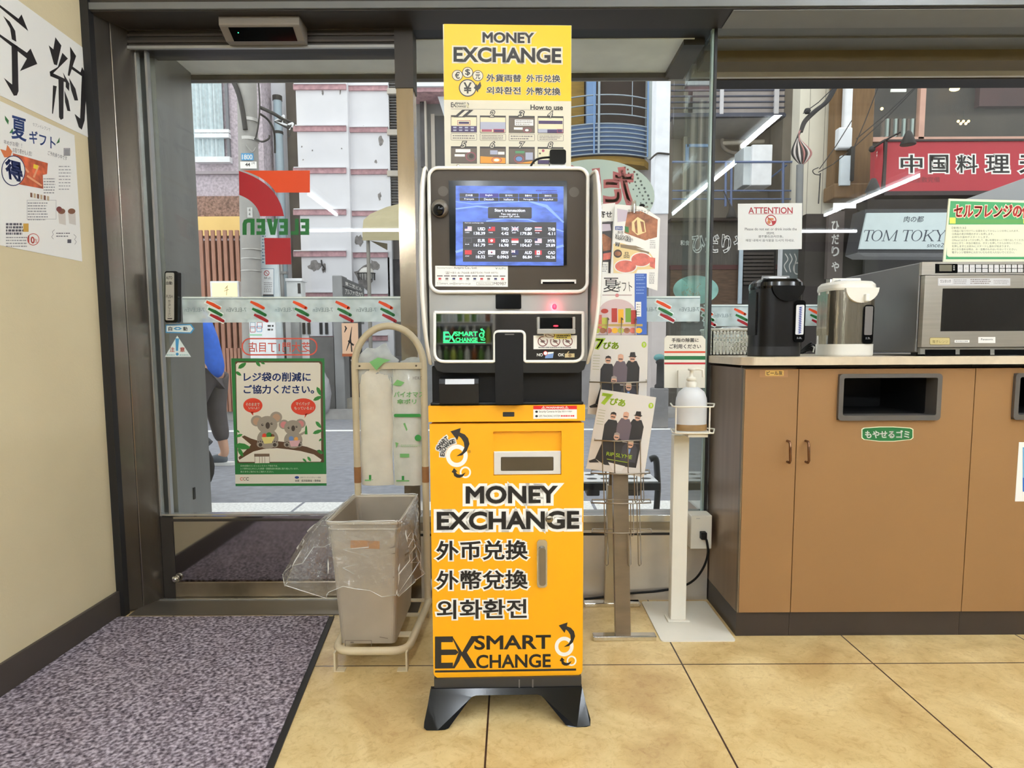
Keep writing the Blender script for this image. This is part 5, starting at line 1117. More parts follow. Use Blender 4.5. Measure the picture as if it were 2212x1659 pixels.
def d_flyer(g):
    Z = lambda x, y: (1240 + x * 0.18083, 400 + y * 0.18083)
    P = lambda pts, m, l=1: g.poly([Z(*p) for p in pts], m, l)
    P([(515, 280), (640, 300), (640, 360), (760, 400), (620, 430), (520, 440)], mc('plate_lilac', (196, 184, 196)), 1)
    P([(640, 320), (800, 310), (1000, 410), (990, 620), (850, 660), (600, 570), (610, 480)], FOOD, 1.2)
    P([(690, 440), (760, 380), (840, 430), (860, 560), (760, 600), (690, 540)], YPALE, 1.6); P([(720, 450), (750, 410), (760, 580), (735, 570)], FOOD, 2); P([(790, 430), (830, 440), (845, 560), (815, 560)], FOOD, 2); P([(605, 490), (650, 500), (655, 570), (610, 560)], GRLEAF, 1.8)
    g.text('産地直送フェア', (*Z(640, 290), *Z(900, 345)), mc('ink_dark'), 2)
    P([(490, 490), (580, 490), (580, 540), (490, 535)], mc('tag_blue', (84, 96, 150)), 2); g.text('送料込', (*Z(498, 498), *Z(575, 530)), PAPER, 2.6); g.text('本体', (*Z(515, 545), *Z(590, 585)), mc('ink_dark'), 2)
    g.text('3,942', (Z(500, 588), Z(672, 615), Z(672, 680), Z(500, 640)), PAPER, 3, 0.03, KANB, outr=0.09); g.text('円', (*Z(676, 640), *Z(702, 670)), KANB, 3)
    P([(470, 700), (560, 690), (760, 750), (960, 830), (965, 1000), (760, 1010), (740, 1055), (470, 1050)], YPALE, 1); P([(550, 705), (740, 725), (900, 790), (890, 830), (740, 780), (555, 745)], mc('bar_olive', (136, 116, 90)), 1.6)
    P([(495, 680), (545, 685), (540, 735), (492, 728)], DARKP, 1.8); g.text('7', (*Z(506, 688), *Z(535, 728)), PAPER, 2.4, 0.04)
    u, v = Z(522, 818); g.disc(u, v, 9, DARKP, 1.6); g.disc(u, v, 7, FOOD, 2, 5); g.text('品', (*Z(595, 800), *Z(660, 870)), KANB, 2)
    u, v = Z(615, 970); g.disc(u, v, 25, PAPER, 2, 15); g.disc(u, v, 22.5, HAM, 2.4, 13); u, v = Z(800, 890); g.disc(u, v, 24, PAPER, 1.8, 16); g.disc(u, v, 21, HAM, 2.1, 14)
    P([(900, 860), (970, 870), (965, 1000), (905, 970)], HAM, 1.9); g.rect(*Z(895, 1010), *Z(965, 1180), PAPER, 2); g.scribble(*Z(900, 1040), *Z(960, 1180), 6, INKL, 2.4, 0.5, 4); P([(890, 640), (985, 660), (980, 780), (895, 740)], PAPER, 1.7); g.scribble(*Z(905, 655), *Z(975, 760), 5, INKL, 2.2, 0.4, 9)
    P([(740, 750), (900, 800), (960, 890), (960, 820), (880, 775)], PAPER, 1.9)
fl = [(1329, 441), (1388, 446), (1426, 472), (1420, 628), (1396, 620), (1392, 597), (1319, 592)]
g = G(W(1370, 600, 2.20)); g.on(2.194); g.prism([W(u, v, 2.194) for u, v in fl], (0, 0.001, 0), PAPER); d_flyer(g)
one('flyer', g, 'white food flyer with price and ham plates clipped to the rack top', 'flyer')
def d_meat(g):
    g.text('寄せ', (1293, 456, 1322, 470), KANB, 1, 0.02); g.rect(1293, 478, 1322, 479, INKL, 1)
    g.poly([(1290, 590), (1318, 590), (1324, 478), (1290, 481)], mc('print_char', (58, 52, 54)), 0.8); g.poly([(1300, 500), (1320, 498), (1318, 484), (1298, 484)], mc('plate_lilac'), 1.4); g.poly([(1290, 545), (1319, 540), (1320, 515), (1304, 505), (1290, 510)], FOOD, 1.4); g.poly([(1290, 564), (1318, 560), (1320, 545), (1290, 550)], HAM, 1.4); g.rect(1290, 566, 1314, 590, PAPER, 1.6); g.scribble(1293, 570, 1313, 588, 4, INKL, 2, 0.4)
mag('flyer', [(1288, 442), (1329, 438), (1318, 592), (1288, 592)], 2.205, 0.001, 'dark grilled-meat flyer half hidden behind the kiosk wing', 'flyer', d_meat)
def d_summer(g):
    PKP = mc('pale_pink', (208, 184, 184)); BLS = mc('strip_blue', (58, 96, 178))
    g.rect(1371, 591, 1397, 724, BLS, 1); g.text('夏', (1303, 600, 1337, 631), KANB, 1.4); g.text('ギフト', (1331, 607, 1365, 630), KANB, 1.4, slant=-0.2)
    g.rect(1301, 637, 1365, 638, RDK, 1.4); g.disc(1333, 638, 4, PNK, 1.6)
    g.disc(1333, 676, 40, PKP, 1.2, 30, a0=180, a1=360); g.rect(1293, 676, 1375, 724, PKP, 1.2)
    for k, (u, mm) in enumerate(((1288, HAM), (1300, mc('juice_lime', (186, 190, 80))), (1321, mc('can_red', (170, 54, 44))), (1335, mc('juice_orange', (238, 180, 50))), (1351, mc('can_green', (110, 150, 50))), (1363, mc('can_red')))):
        v = (680, 686, 666, 668, 666, 670)[k]; g.rect(u, v, u + 12, v + 30, mm, 1.8)
    g.disc(1306, 672, 8, mc('can_red'), 1.7, 5); g.rect(1283, 700, 1388, 705, mc('wood_print', (190, 160, 90)), 2)
    for u in range(1284, 1388, 13): g.disc(u + 5, 714, 7, (HAM, mc('juice_orange'), mc('juice_lime'), FOOD)[(u // 13) % 4], 2.2, 6)
    for k, v in enumerate((593, 598, 603, 611, 619, 625, 632)): g.scribble(1374, v, 1395, v + 3, 1, mc('strip_pale', (150, 176, 220)), 1.6, 0.6, k)
    g.rect(1373, 652, 1385, 684, PAPER, 1.8); g.scribble(1375, 655, 1383, 682, 5, INKL, 2.2, 0.4)
mag('brochure', [(1294, 591), (1397, 590), (1390, 724), (1279, 724)], RY + 0.026, 0.003, 'summer gift brochure with blue strip and drink cans above the magazines', 'brochure', d_summer)

# ---- sanitizer stand
WST = M('stand_white', (224, 220, 206), 0.45, 0, 0.03, 10)
SYs = 2.27
t = T('sanitizer_stand', 'white floor stand with square base plate and striped notice for hand sanitizer', 'stand', (0.63, 2.28, 0))
cs = [FL(1381, 1299), FL(1530, 1301), FL(1581, 1387), FL(1427, 1388)]
x0, x1, y0, y1 = 0.502, 0.755, 2.112, 2.455
g = t.g().prism([Vector((a, b, 0.0)) for a, b in rr_pts(x0, y0, x1, y1, 0.012, 4)], (0, 0, 0.004), WST); t.p('base_plate', g, bev=0.0008)
pu0, pu1 = W(1449, 1320, SYs).x, W(1482, 1320, SYs).x
zt_ = W(1470, 940, SYs).z
t.p('post', t.g().box(pu0, pu1, SYs, SYs + 0.04, 0.004, zt_, WST), bev=0.003)
t.p('collar', t.g().box(pu0 - 0.012, pu1 + 0.012, SYs - 0.012, SYs + 0.052, 0.004, 0.010, WST), bev=0.002)
g = t.g().prism([W(u, v, SYs) for u, v in ((1435, 838), (1523, 838), (1524, 733), (1517, 725), (1441, 725), (1435, 731))], (0, 0.004, 0), WST)
g.on(SYs)
g.text('手指の除菌に', (1451, 730.5, 1509, 739), KANB, 1, 0.02); g.text('ご利用ください', (1446, 743.5, 1514, 753), KANB, 1, 0.02)
g.rect(1435, 758.5, 1523.5, 762.5, mc('stripe_orange', (206, 74, 40)), 1); g.rect(1435, 769, 1523.5, 777, mc('stripe_green', (16, 96, 50)), 1); g.rect(1435, 783, 1523.5, 787, mc('stripe_red', (178, 30, 36)), 1)
t.p('notice_board', g, label='white notice with orange, green and red stripes')
g = t.g().prism([W(u, v, SYs - 0.012) for u, v in rr_pts(1465, 799, 1523, 838, 3)], (0, 0.012, 0), WST); t.p('bracket', g)
wz = WST; bY = 2.135
g = t.g()
for v in (879, 936):
    a = W(1448, v, SYs - 0.02); b = W(1542, v - 0, SYs - 0.02); z = W(1490, v, bY).z
    xa, xb = W(1459, v, bY).x, W(1541, v, bY).x; xc, xd = W(1448, v, SYs).x, W(1530, v, SYs).x
    g.tube([Vector((xc, SYs - 0.004, z)), Vector((xa - 0.004, bY + 0.02, z)), Vector((xa + 0.01, bY, z)), Vector((xb, bY, z)), Vector((xd + 0.012, SYs - 0.03, z)), Vector((xd - 0.01, SYs - 0.004, z))], 0.0028, wz, 8)
zA, zB = W(1490, 879, bY).z, W(1490, 936, bY).z
for x, y in ((W(1459, 900, bY).x + 0.004, bY + 0.01), (W(1533, 900, bY).x, bY)): g.tube([(x, y, zA), (x, y, zB)], 0.0026, wz, 8)
t.p('wire_cradle', g)
zc = W(1490, 934, 2.2).z
t.p('tray', t.g().box(W(1458, 930, 2.2).x, W(1528, 930, 2.2).x, 2.145, 2.262, zB - 0.004, zB + 0.001, WST).box(W(1478, 930, 2.2).x, W(1520, 930, 2.2).x, 2.15, 2.26, zB - 0.016, zB - 0.004, WST), bev=0.001)
# bottle
bx, by = W(1493, 880, 2.2).x, 2.2; bz0 = zB + 0.001
tb = T('sanitizer_bottle', 'translucent white pump bottle of hand sanitizer in the wire cradle', 'bottle', (bx, by, bz0))
zt1 = W(1493, 835, by).z; rB = 0.053
BOT = M('bottle_milk', (206, 208, 210), 0.3, 0, 0.02, 6)
hB = zt1 - bz0
b_ = tb.p('body', tb.g().lathe([(rB * 0.96, 0), (rB, 0.006), (rB, hB * 0.62), (rB * 0.97, hB * 0.74), (rB * 0.82, hB * 0.88), (rB * 0.52, hB * 0.97), (rB * 0.32, hB)], (bx, by, bz0), BOT, 32, 1.0, 0.72))
tb.p('label_band', tb.g().lathe([(rB + 0.0006, 0.002), (rB + 0.001, 0.004), (rB + 0.001, 0.022), (rB + 0.0006, 0.023)], (bx, by, bz0), M('label_brown', (140, 108, 66), 0.45, 0, 0.15, 40), 32, 1.0, 0.72, cap=False), b_, label='brown band round the foot')
pz = zt1
g = tb.g().lathe([(0.018, 0), (0.018, 0.016), (0.013, 0.018), (0.013, 0.022), (0.017, 0.024), (0.014, 0.034), (0.006, 0.036), (0.006, 0.056), (0.012, 0.058), (0.012, 0.064), (0.001, 0.066)], (bx - 0.001, by, pz - 0.002), WST, 18)
a = Vector((bx - 0.001, by, pz + 0.058)); g.tube([a, a + Vector((0.022, -0.004, 0.002)), a + Vector((0.036, -0.006, -0.002)), a + Vector((0.038, -0.006, -0.026))], 0.0042, WST, 8)
tb.p('pump', g)
# ---- wall socket box and lead
t = T('socket_box', 'white surface-mounted socket box on the steel wall beside the cabinet', 'socket', W(1513, 1186, 2.42))
a, b = W(1492, 1113, 2.41), W(1536, 1185, 2.41)
t.p('case', t.g().box(a.x, b.x, 2.405, 2.478, b.z, a.z, WST), bev=0.003)
t.p('maker_mark', t.g().box(a.x + 0.02, a.x + 0.034, 2.4044, 2.405, a.z - 0.012, a.z - 0.0105, INKL))
c = W(1517, 1155, 2.405)
t = T('power_lead', 'black plug and lead running from socket box down behind the stands', 'cable', W(1517, 1155, 2.40))
t.p('plug', t.g().box(c.x - 0.011, c.x + 0.011, 2.378, 2.4045, c.z - 0.013, c.z + 0.015, SATIN), bev=0.003)
t.p('lead', t.g().tube(curve([(c.x + 0.006, 2.385, c.z - 0.01), W(1527, 1170, 2.385), W(1529, 1195, 2.39), W(1520, 1225, 2.41), W(1500, 1252, 2.44), W(1470, 1268, 2.465), W(1420, 1277, 2.47), W(1360, 1282, 2.465), W(1300, 1290, 2.465), W(1262, 1294, 2.465)]), 0.0045, SATIN, 8))

# ---- cabinets, worktop and what stands on it
CB = M('cabinet_brown', (144, 107, 66), 0.5, 0, 0.03, 3, 0.05, 400); CBS = M('cabinet_side_steel', (140, 118, 96), 0.28, 0.7, 0.12, 4, stretch=(6, 6, 0.6)); PLN = M('plinth_brown', (48, 39, 33), 0.45, 0, 0.08, 8)
CY = 2.148; cz0, cz1 = 0.087, 0.924
X0, XA, XB, XC = 0.768, 0.951, 1.537, 1.95
def cabinet(xa, xb, label, side, hole=False):
    t2 = T('cabinet', label, 'cabinet', ((xa + xb) / 2, 2.45, 0))
    t2.p('carcass', t2.g().box(xa + 0.001, xb - 0.001, CY + (0.33 if hole else 0.018), 2.86, cz0 - 0.02, cz1, CBS if side else CB).box(xa + 0.001, xb - 0.001, CY + 0.02, CY + 0.03, cz1, cz1 + 0.008, GASKET))
    t2.p('toe_kick', t2.g().box(xa + 0.0005, xb - 0.0005, CY + 0.008, 2.86, 0.0, cz0 - 0.003, PLN))
    return t2
def handle(t2, par, u):
    p, q = W(u, 953, CY - 0.02), W(u, 1001, CY - 0.02); g2 = t2.g()
    g2.tube([(p.x, CY, p.z - 0.002), (p.x, CY - 0.018, p.z - 0.002), (p.x, CY - 0.024, p.z - 0.010), (q.x, CY - 0.024, q.z + 0.010), (q.x, CY - 0.018, q.z + 0.002), (q.x, CY, q.z + 0.002)], 0.0042, M('handle_bronze', (112, 80, 58), 0.25, 0.8), 8)
    t2.p('handle', g2, par)
def hole_door(t2, xa, xb, hu0, hu1):
    h0, h1 = W(hu0, 808, CY).x, W(hu1, 808, CY).x; hz1, hz0 = W(1900, 808, CY).z, W(1900, 907, CY).z
    h1 = min(h1, xb - 0.01); g2 = t2.g()
    g2.box(xa + 0.0015, xb - 0.0015, CY, CY + 0.016, cz0, hz0, CB).box(xa + 0.0015, xb - 0.0015, CY, CY + 0.016, hz1, cz1 - 0.004, CB).box(xa + 0.0015, h0, CY, CY + 0.016, hz0, hz1, CB).box(h1, xb - 0.0015, CY, CY + 0.016, hz0, hz1, CB)
    d = t2.p('door', g2)
    FRM = M('chute_frame', (88, 84, 80), 0.4, 0.1, 0.06, 8)
    o = rr3(h0 - 0.001, h1 + 0.001, hz0 - 0.001, hz1 + 0.001, 0.012, CY - 0.012); i = rr3(h0 + 0.014, h1 - 0.014, hz0 + 0.016, hz1 - 0.012, 0.006, CY - 0.012)
    g2 = t2.g(); strip(g2, o, i, FRM); strip(g2, [p + Vector((0, 0.02, 0)) for p in o], o, FRM); strip(g2, i, [p + Vector((0, 0.06, 0)) for p in i], FRM)
    t2.p('chute_frame', g2, d)
    g2 = t2.g(); DK = M('chute_dark', (12, 11, 11), 0.6, 0, 0.1, 8)
    bk = [p + Vector((0, 0.06, 0)) for p in i]; bb = [Vector((p.x, CY + 0.32, p.z)) for p in i]; strip(g2, bk, bb, DK); g2.add(bb, [tuple(range(len(bb)))], DK)
    t2.p('chute_throat', g2, d)
    return d
t = cabinet(X0, XA, 'narrow brown cabinet door at the end beside the sanitizer stand', True)
g = t.g().box(X0 + 0.006, XA - 0.0015, CY, CY + 0.016, cz0, cz1 - 0.004, CB); g.on(CY)
g.rect(1641, 799, 1702, 815, mc('tape_stain', (160, 118, 76)), 0.5); g.rrect(1653, 800, 1693, 812, 2, mc('tag_gold', (206, 168, 90)), 1); g.text('ビール灰', (1656, 801.5, 1690, 810.5), KANB, 1.5, 0.02)
d = t.p('door', g); handle(t, d, 1706)
t.p('side_edge', t.g().box(X0, X0 + 0.005, CY, CY + 0.018, cz0, cz1 - 0.002, M('edge_steel', (120, 108, 92), 0.35, 0.7)))
t = cabinet(XA, XB, 'wide brown cabinet with a black rubbish opening and green sign', False, True)
d = hole_door(t, XA, XB, 1811, 2031); handle(t, d, 1746)
g = t.g(); g.on(CY)
sh = [(1861, 927), (1866, 924), (1900, 921.5), (1930, 921.5), (1967, 924), (1973, 927), (1973, 946), (1968, 950), (1930, 954), (1900, 954), (1866, 950), (1861, 946)]
g.prism([W(u, v, CY - 0.0012) for u, v in sh], (0, 0.0012, 0), mc('sign_cream', (226, 226, 196))); g.on(CY - 0.0014); g.poly([(1917 + (u - 1917) * 0.965, 938 + (v - 938) * 0.9) for u, v in sh][::-1], mc('sign_green', (14, 96, 44)), 0.5)
g.text('もやせるゴミ', (1869, 930, 1964, 946), PAPER, 1.2, 0.03)
t.p('sorting_sign', g, d, label='green sign with white lettering')
t = cabinet(XB, XC, 'brown cabinet with second rubbish opening, farthest from the sanitizer stand', False, True)
d = hole_door(t, XB, XC, 2190, 2380)
g = t.g(); g.wbox(2197, 955, 2290, 1083, CY - 0.001, 0.001, PAPER); g.on(CY - 0.001); g.rect(2209, 966, 2280, 1062, mc('label_sky', (110, 170, 214)), 1); g.rect(2209, 1032, 2280, 1062, mc('label_blue', (24, 96, 180)), 1.4)
t.p('paper_label', g, d, label='white and blue paper label')
t = cabinet(XC, 2.6, 'brown cabinet past the second rubbish opening', False); t.p('door', t.g().box(XC + 0.0015, 2.6, CY, CY + 0.016, cz0, cz1 - 0.004, CB))
WTM = M('worktop_stone', (205, 190, 166), 0.35, 0, 0.08, 30)
wt0, wt1 = 0.934, 0.96
g = G((1.6, 2.5, wt0)); ft = 2.118
prof = [(0.758, 2.47), (0.758, 2.155), (0.79, ft), (2.6, ft), (2.6, 2.86), (0.758, 2.86)]
g.prism([Vector((x, y, wt0)) for x, y in prof], (0, 0, wt1 - wt0), WTM)
one('worktop', g, 'continuous pale stone worktop lying over the brown cabinets', 'worktop', bev=0.006)
TOP = wt1 + 0.0006
# basket with a plastic bag
bu0, bu1 = W(1535, 740, 2.62).x, W(1632, 740, 2.62).x
t = T('plastic_basket', 'white slotted plastic basket on the worktop beside the black pot', 'basket', ((bu0 + bu1) / 2, 2.68, TOP))
BK = M('basket_white', (232, 228, 214), 0.4, 0, 0.02); zt2 = W(1570, 712, 2.62).z; g = t.g(); e = 0.004
g.box(bu0, bu1, 2.60, 2.604, TOP, TOP + 0.012, BK).box(bu0, bu1, 2.60, 2.604, zt2 - 0.012, zt2, BK).box(bu0, bu0 + e, 2.60, 2.76, TOP, TOP + 0.012, BK).box(bu0, bu0 + e, 2.60, 2.76, zt2 - 0.012, zt2, BK).box(bu1 - e, bu1, 2.60, 2.76, TOP, zt2, BK).box(bu0, bu1, 2.756, 2.76, TOP, zt2, BK).box(bu0, bu1, 2.60, 2.76, TOP, TOP + 0.003, BK)
nx = 13
for i in range(nx + 1): x = bu0 + (bu1 - bu0 - 0.004) * i / nx; g.box(x, x + 0.004, 2.60, 2.604, TOP, zt2, BK)
for k in range(1, 6): z = TOP + (zt2 - TOP) * k / 6; g.box(bu0, bu1, 2.60, 2.604, z - 0.002, z + 0.002, BK); g.box(bu0, bu0 + e, 2.60, 2.76, z - 0.002, z + 0.002, BK)
for i in range(8): y = 2.60 + 0.156 * i / 7; g.box(bu0, bu0 + e, y, y + 0.004, TOP, zt2, BK)
t.p('basket_shell', g); t.p('rim', t.g().tube([Vector((bu0, 2.60, zt2)), Vector((bu1, 2.60, zt2)), Vector((bu1, 2.76, zt2)), Vector((bu0, 2.76, zt2))], 0.005, BK, 8, closed=True))
g = G(((bu0 + bu1) / 2, 2.66, zt2)); crumple(((bu0 + bu1) / 2 - 0.005, 2.655, zt2 - 0.02), 0.075, 0.052, 0.032, 4, CRP, g); one('plastic_bag', g, 'crumpled clear plastic bag lying in the white basket', 'bag')
# pots
def pot(name, label, u0, u1, vt, Yf, dark):
    x0, x1 = W(u0, 700, Yf + 0.1).x, W(u1, 700, Yf).x; w = x1 - x0; cx2 = (x0 + x1) / 2; cy = Yf + w * 0.52; zt3 = W((u0 + u1) / 2, vt, Yf).z; H = zt3 - TOP
    t2 = T(name, label, 'pot', (cx2, cy, TOP))
    BD = M('pot_black', (20, 18, 17), 0.3, 0.0, 0.1, 5, spec=0.25) if dark else M('pot_steel', (186, 178, 160), 0.14, 0.9, 0.2, 9, 0.1, 14, stretch=(6, 6, 0.7))
    CP = M('pot_cap_black', (8, 8, 8), 0.15, 0, 0) if dark else M('pot_white', (226, 222, 210), 0.3, 0, 0.02)
    def sq(s_, z, p=3.2, ny=0.52):
        o = []
        for i in range(36):
            a = 2 * math.pi * i / 36; c_, s2 = math.cos(a), math.sin(a)
            r_ = (abs(c_) ** p + abs(s2) ** p) ** (-1 / p); o.append(Vector((cx2 + w / 2 * s_ * r_ * c_, cy + w * ny * s_ * r_ * s2, z)))
        return o
    def shell(rows, m): 
        g2 = t2.g(); L = [sq(s_, TOP + z) for s_, z in rows]
        for a, b in zip(L, L[1:]): strip(g2, a, b, m, True)
        g2.add(L[0], [tuple(range(35, -1, -1))], m); g2.add(L[-1], [tuple(range(36))], m); return g2
    hb = 0.20 if not dark else 0.16
    t2.p('base_ring', shell([(0.97, 0), (0.985, 0.004), (0.985, hb * H * 0.8)], CP if not dark else M('pot_base_black', (14, 13, 13), 0.4, 0, 0)))
    bd = t2.p('body', shell([(0.965, hb * H * 0.8), (0.965, H * 0.90)], BD))
    t2.p('lid', shell([(0.98, H * 0.88), (1.0, H * 0.91), (0.98, H * 0.96), (0.86, H * 1.0), (0.4, H * 1.02)], CP))
    # beak under the lid
    yf = cy - w * 0.52; bw = w * 0.34; bc = cx2 + w * 0.06; g2 = t2.g()
    pts = [Vector((bc + bw * math.cos(R(a)), yf - 0.006, TOP + H * 0.905 + (H * 0.20) * math.sin(R(a)))) for a in range(180, 361, 15)]
    g2.prism(pts, (0, 0.05, 0), CP)
    if not dark: g2.box(bc + 0.004, bc + 0.02, yf - 0.02, yf, TOP + H * 0.72, TOP + H * 0.82, M('spout_white', (236, 234, 226), 0.4))
    t2.p('spout_beak', g2, bev=0.004)
    # gauge
    gx0, gx1 = (cx2 + w * 0.24, cx2 + w * 0.42) if dark else (cx2 + w * 0.14, cx2 + w * 0.31)
    g2 = t2.g(); yy = yf + 0.018 - 0.0195
    g2.prism(rr3(gx0 - 0.004, gx1 + 0.004, TOP + H * (0.18 if dark else 0.16), TOP + H * (0.72 if dark else 0.68), 0.012, yf + 0.0005), (0, 0.03, 0), GLOSSB)
    gp2 = rr3(gx0 + 0.001, gx1 - 0.001, TOP + H * 0.28, TOP + H * 0.66, 0.004, yf - 0.0008); g2.prism(gp2, (0, 0.002, 0), M('gauge_white', (216, 216, 218), 0.3) if dark else M('gauge_grey', (110, 106, 104), 0.25))
    if dark:
        for k in range(15):
            z = TOP + H * (0.295 + 0.023 * k); xm = (gx0 + gx1) / 2; g2.prism([Vector((xm - 0.006, yf - 0.0014, z)), Vector((xm + 0.002, yf - 0.0014, z)), Vector((xm + 0.007, yf - 0.0014, z + 0.005)), Vector((xm - 0.001, yf - 0.0014, z + 0.005))], (0, 0.0005, 0), mc('gauge_blue', (60, 74, 140)))
    b0_ = len(g2.v)
    g2.pm = lambda u, v, l: Vector((u, yf - 0.0002 - 0.0004 * l, v))
    g2.text('3.0L' if dark else '2.2L', ((gx0 + 0.006, TOP + H * 0.25), (gx1 - 0.006, TOP + H * 0.25), (gx1 - 0.006, TOP + H * 0.225), (gx0 + 0.006, TOP + H * 0.225)), INKL, 1)
    t2.p('water_gauge', g2)
    hz = TOP + H * 1.02
    t2.p('carry_handle', t2.g().tube([Vector((cx2 - w * 0.3, cy, hz - 0.02)), Vector((cx2 - w * 0.28, cy, hz + 0.006)), Vector((cx2 + w * 0.28, cy, hz + 0.006)), Vector((cx2 + w * 0.3, cy, hz - 0.02))], 0.006, CP if not dark else M('handle_silver', (150, 150, 150), 0.3, 0.5), 8))
    t2.p('lid_plate', t2.g().prism([Vector((cx2 + a * w, cy + b * w, TOP + H * 1.018)) for a, b in ((-0.22, -0.2), (0.16, -0.2), (0.16, 0.2), (-0.22, 0.2))], (0, 0, 0.004), M('silver_plate')))
    t2.p('filler_panel', t2.g().prism([Vector((x0 + 0.0, yf + w * 0.28, TOP + H * 0.28)), Vector((x0 + 0.0, yf + w * 0.72, TOP + H * 0.28)), Vector((x0 + 0.0, yf + w * 0.72, TOP + H * 0.84)), Vector((x0 + 0.0, yf + w * 0.28, TOP + H * 0.84))], (0.01, 0, 0), BD))
    if not dark:
        g2 = t2.g(); g2.pm = lambda u, v, l: Vector((u, yf + 0.0116 - 0.0004 * l, v))
        xx = x0 + w * 0.2; 
        for (a, b) in ((0.56, 0.5), (0.45, 0.36)): g2.poly([(xx, TOP + H * a), (xx + 0.012, TOP + H * (a - 0.02)), (xx + 0.02, TOP + H * b), (xx + 0.004, TOP + H * (b - 0.01))], PAPER, 2)
        t2.p('peeling_label', g2)
    return t2
pot('hot_water_pot', 'black electric hot-water pot standing nearest the white basket', 1619, 1745, 601, 2.24, True)
pot('hot_water_pot', 'steel and white electric hot-water pot between black pot and microwave', 1770, 1905, 606, 2.25, False)
c = Vector((W(1752, 748, 2.6).x, 2.6, TOP))
g = G(c); 
for k in range(4): g.tube(curve([c + Vector((-0.035, 0.01 * k, 0.006)), c + Vector((-0.01, -0.01, 0.02 + 0.008 * k)), c + Vector((0.02, 0.012 * k, 0.012 + 0.01 * k)), c + Vector((0.04, 0.0, 0.008 + 0.004 * k))]), 0.0045, SATIN, 8)
g.tube([c + Vector((0, -0.02, 0.01)), c + Vector((0.004, -0.02, 0.03)), c + Vector((0.002, 0.03, 0.04)), c + Vector((0, 0.04, 0.01))], 0.003, PAPER, 6)
one('cable_bundle', g, 'tied bundle of black cable on worktop between the two pots', 'cable')
# microwave
mx0 = 1.372; mx1 = mx0 + 0.43; MY = 2.20; mzt = W(2000, 566, MY).z; mz0 = TOP
t = T('microwave', 'stainless commercial microwave with dark window on the worktop', 'microwave', ((mx0 + mx1) / 2, MY + 0.25, TOP))
MS = M('microwave_steel', (176, 170, 158), 0.32, 0.7, 0.06, 6, stretch=(1, 1, 20)); MSD = M('microwave_side', (122, 120, 118), 0.36, 0.8, 0.08, 3)
mw = lambda v: W(2000, v, MY).z
cs_ = t.p('case', t.g().box(mx0, mx1, MY + 0.012, MY + 0.50, mz0 + 0.012, mzt, MSD), bev=0.004)
g = t.g().box(mx0, mx1, MY - 0.002, MY + 0.012, mw(594), mzt, MS); g.on(MY - 0.002)
g.rect(2020, 570, 2068, 590, GLOSSB, 1); g.rect(2029, 572, 2056, 586, mc('lcd_olive', (96, 92, 76)), 1.5); g.rect(2066, 571, 2246, 589, GLOSSB, 0.8)
for k in range(3): g.rect(2059, 574 + 4 * k, 2062, 575.5 + 4 * k, PAPER, 1.5)
u = 2068
for k, w_ in enumerate((12, 12, 12, 13, 13, 11, 11) + (12,) * 6):
    if k in (3, 4) or k > 6:
        g.rect(u + 0.5, 571.8, u + w_ - 0.5, 579.2, mc('key_white', (222, 220, 212)), 1.5); g.rect(u + 0.5, 580.5, u + w_ - 0.5, 588, mc('key_white'), 1.5)
        if k > 6: g.text(str((k - 6) % 10), (u + 4.5, 573.5, u + 7.5, 577.5), INKL, 2); g.text(str((k - 2) % 10), (u + 4.5, 582, u + 7.5, 586), INKL, 2)
        else: g.scribble(u + 2, 575, u + w_ - 2, 577, 1, INKL, 2); g.scribble(u + 2, 583, u + w_ - 2, 585, 1, INKL, 2)
    else:
        g.rect(u + 0.5, 571.8, u + w_ - 0.5, 588, mc('key_white'), 1.5)
        if k < 3: g.text('A%d' % (k + 1), (u + 3, 577, u + 9, 582), INKL, 2)
        else: g.scribble(u + 2, 578, u + w_ - 2, 582, 1, INKL, 2)
    u += w_ + 1
t.p('control_panel', g, cs_, bev=0.002)
g = t.g(); dz1, dz0 = mw(596), mw(750)
wx0, wx1, wz1, wz0 = W(2032, 700, MY - 0.012).x, mx1 - 0.05, mw(624), mw(716)
yd = MY - 0.012
g.box(mx0 + 0.006, wx0, yd, MY + 0.01, dz0, dz1, MS).box(wx1, mx1 - 0.004, yd, MY + 0.01, dz0, dz1, MS).box(wx0, wx1, yd, MY + 0.01, wz1, dz1, MS).box(wx0, wx1, yd, MY + 0.01, dz0, wz0, MS)
g.on(yd)
g.rect(2026, 601, 2182, 617, mc('label_silver', (196, 196, 198)), 1); g.text('ワンタッチ', (2031, 604, 2054, 611), mc('ink_dark'), 1.5); g.frame(2029, 602.5, 2056, 613, 0.6, PAPER, 1.5, 2); g.scribble(2060, 603, 2088, 614, 3, INKL, 1.5, 0.5); g.scribble(2096, 602, 2140, 614, 3, mc('ink_grey'), 1.5, 0.5, 5); g.scribble(2146, 604, 2180, 614, 3, INKL, 1.5, 0.5, 6)
g.rrect(2008, 729, 2052, 745, 3, mc('badge_gold', (190, 174, 120)), 1); g.frame(2008, 729, 2052, 745, 0.8, mc('badge_dark', (110, 96, 56)), 1.3, 3); g.text('電子レンジ', (2014, 735, 2048, 741), mc('badge_dark'), 1.5)
g.rect(2062, 734.5, 2094, 740, PAPER, 1); g.scribble(2064, 735.5, 2092, 739, 1, INKL, 1.5, 0.6)
g.rect(2113, 728, 2150, 741, mc('badge_white', (226, 224, 218)), 1); g.text('Panasonic', (2119, 731, 2145, 735), mc('ink_dark'), 1.5)
md = t.p('door', g, cs_)
t.p('door_window', t.g().box(wx0, wx1, yd + 0.003, yd + 0.008, wz0, wz1, M('oven_glass', (30, 28, 26), 0.14, 0, 0.25, 7)), md)
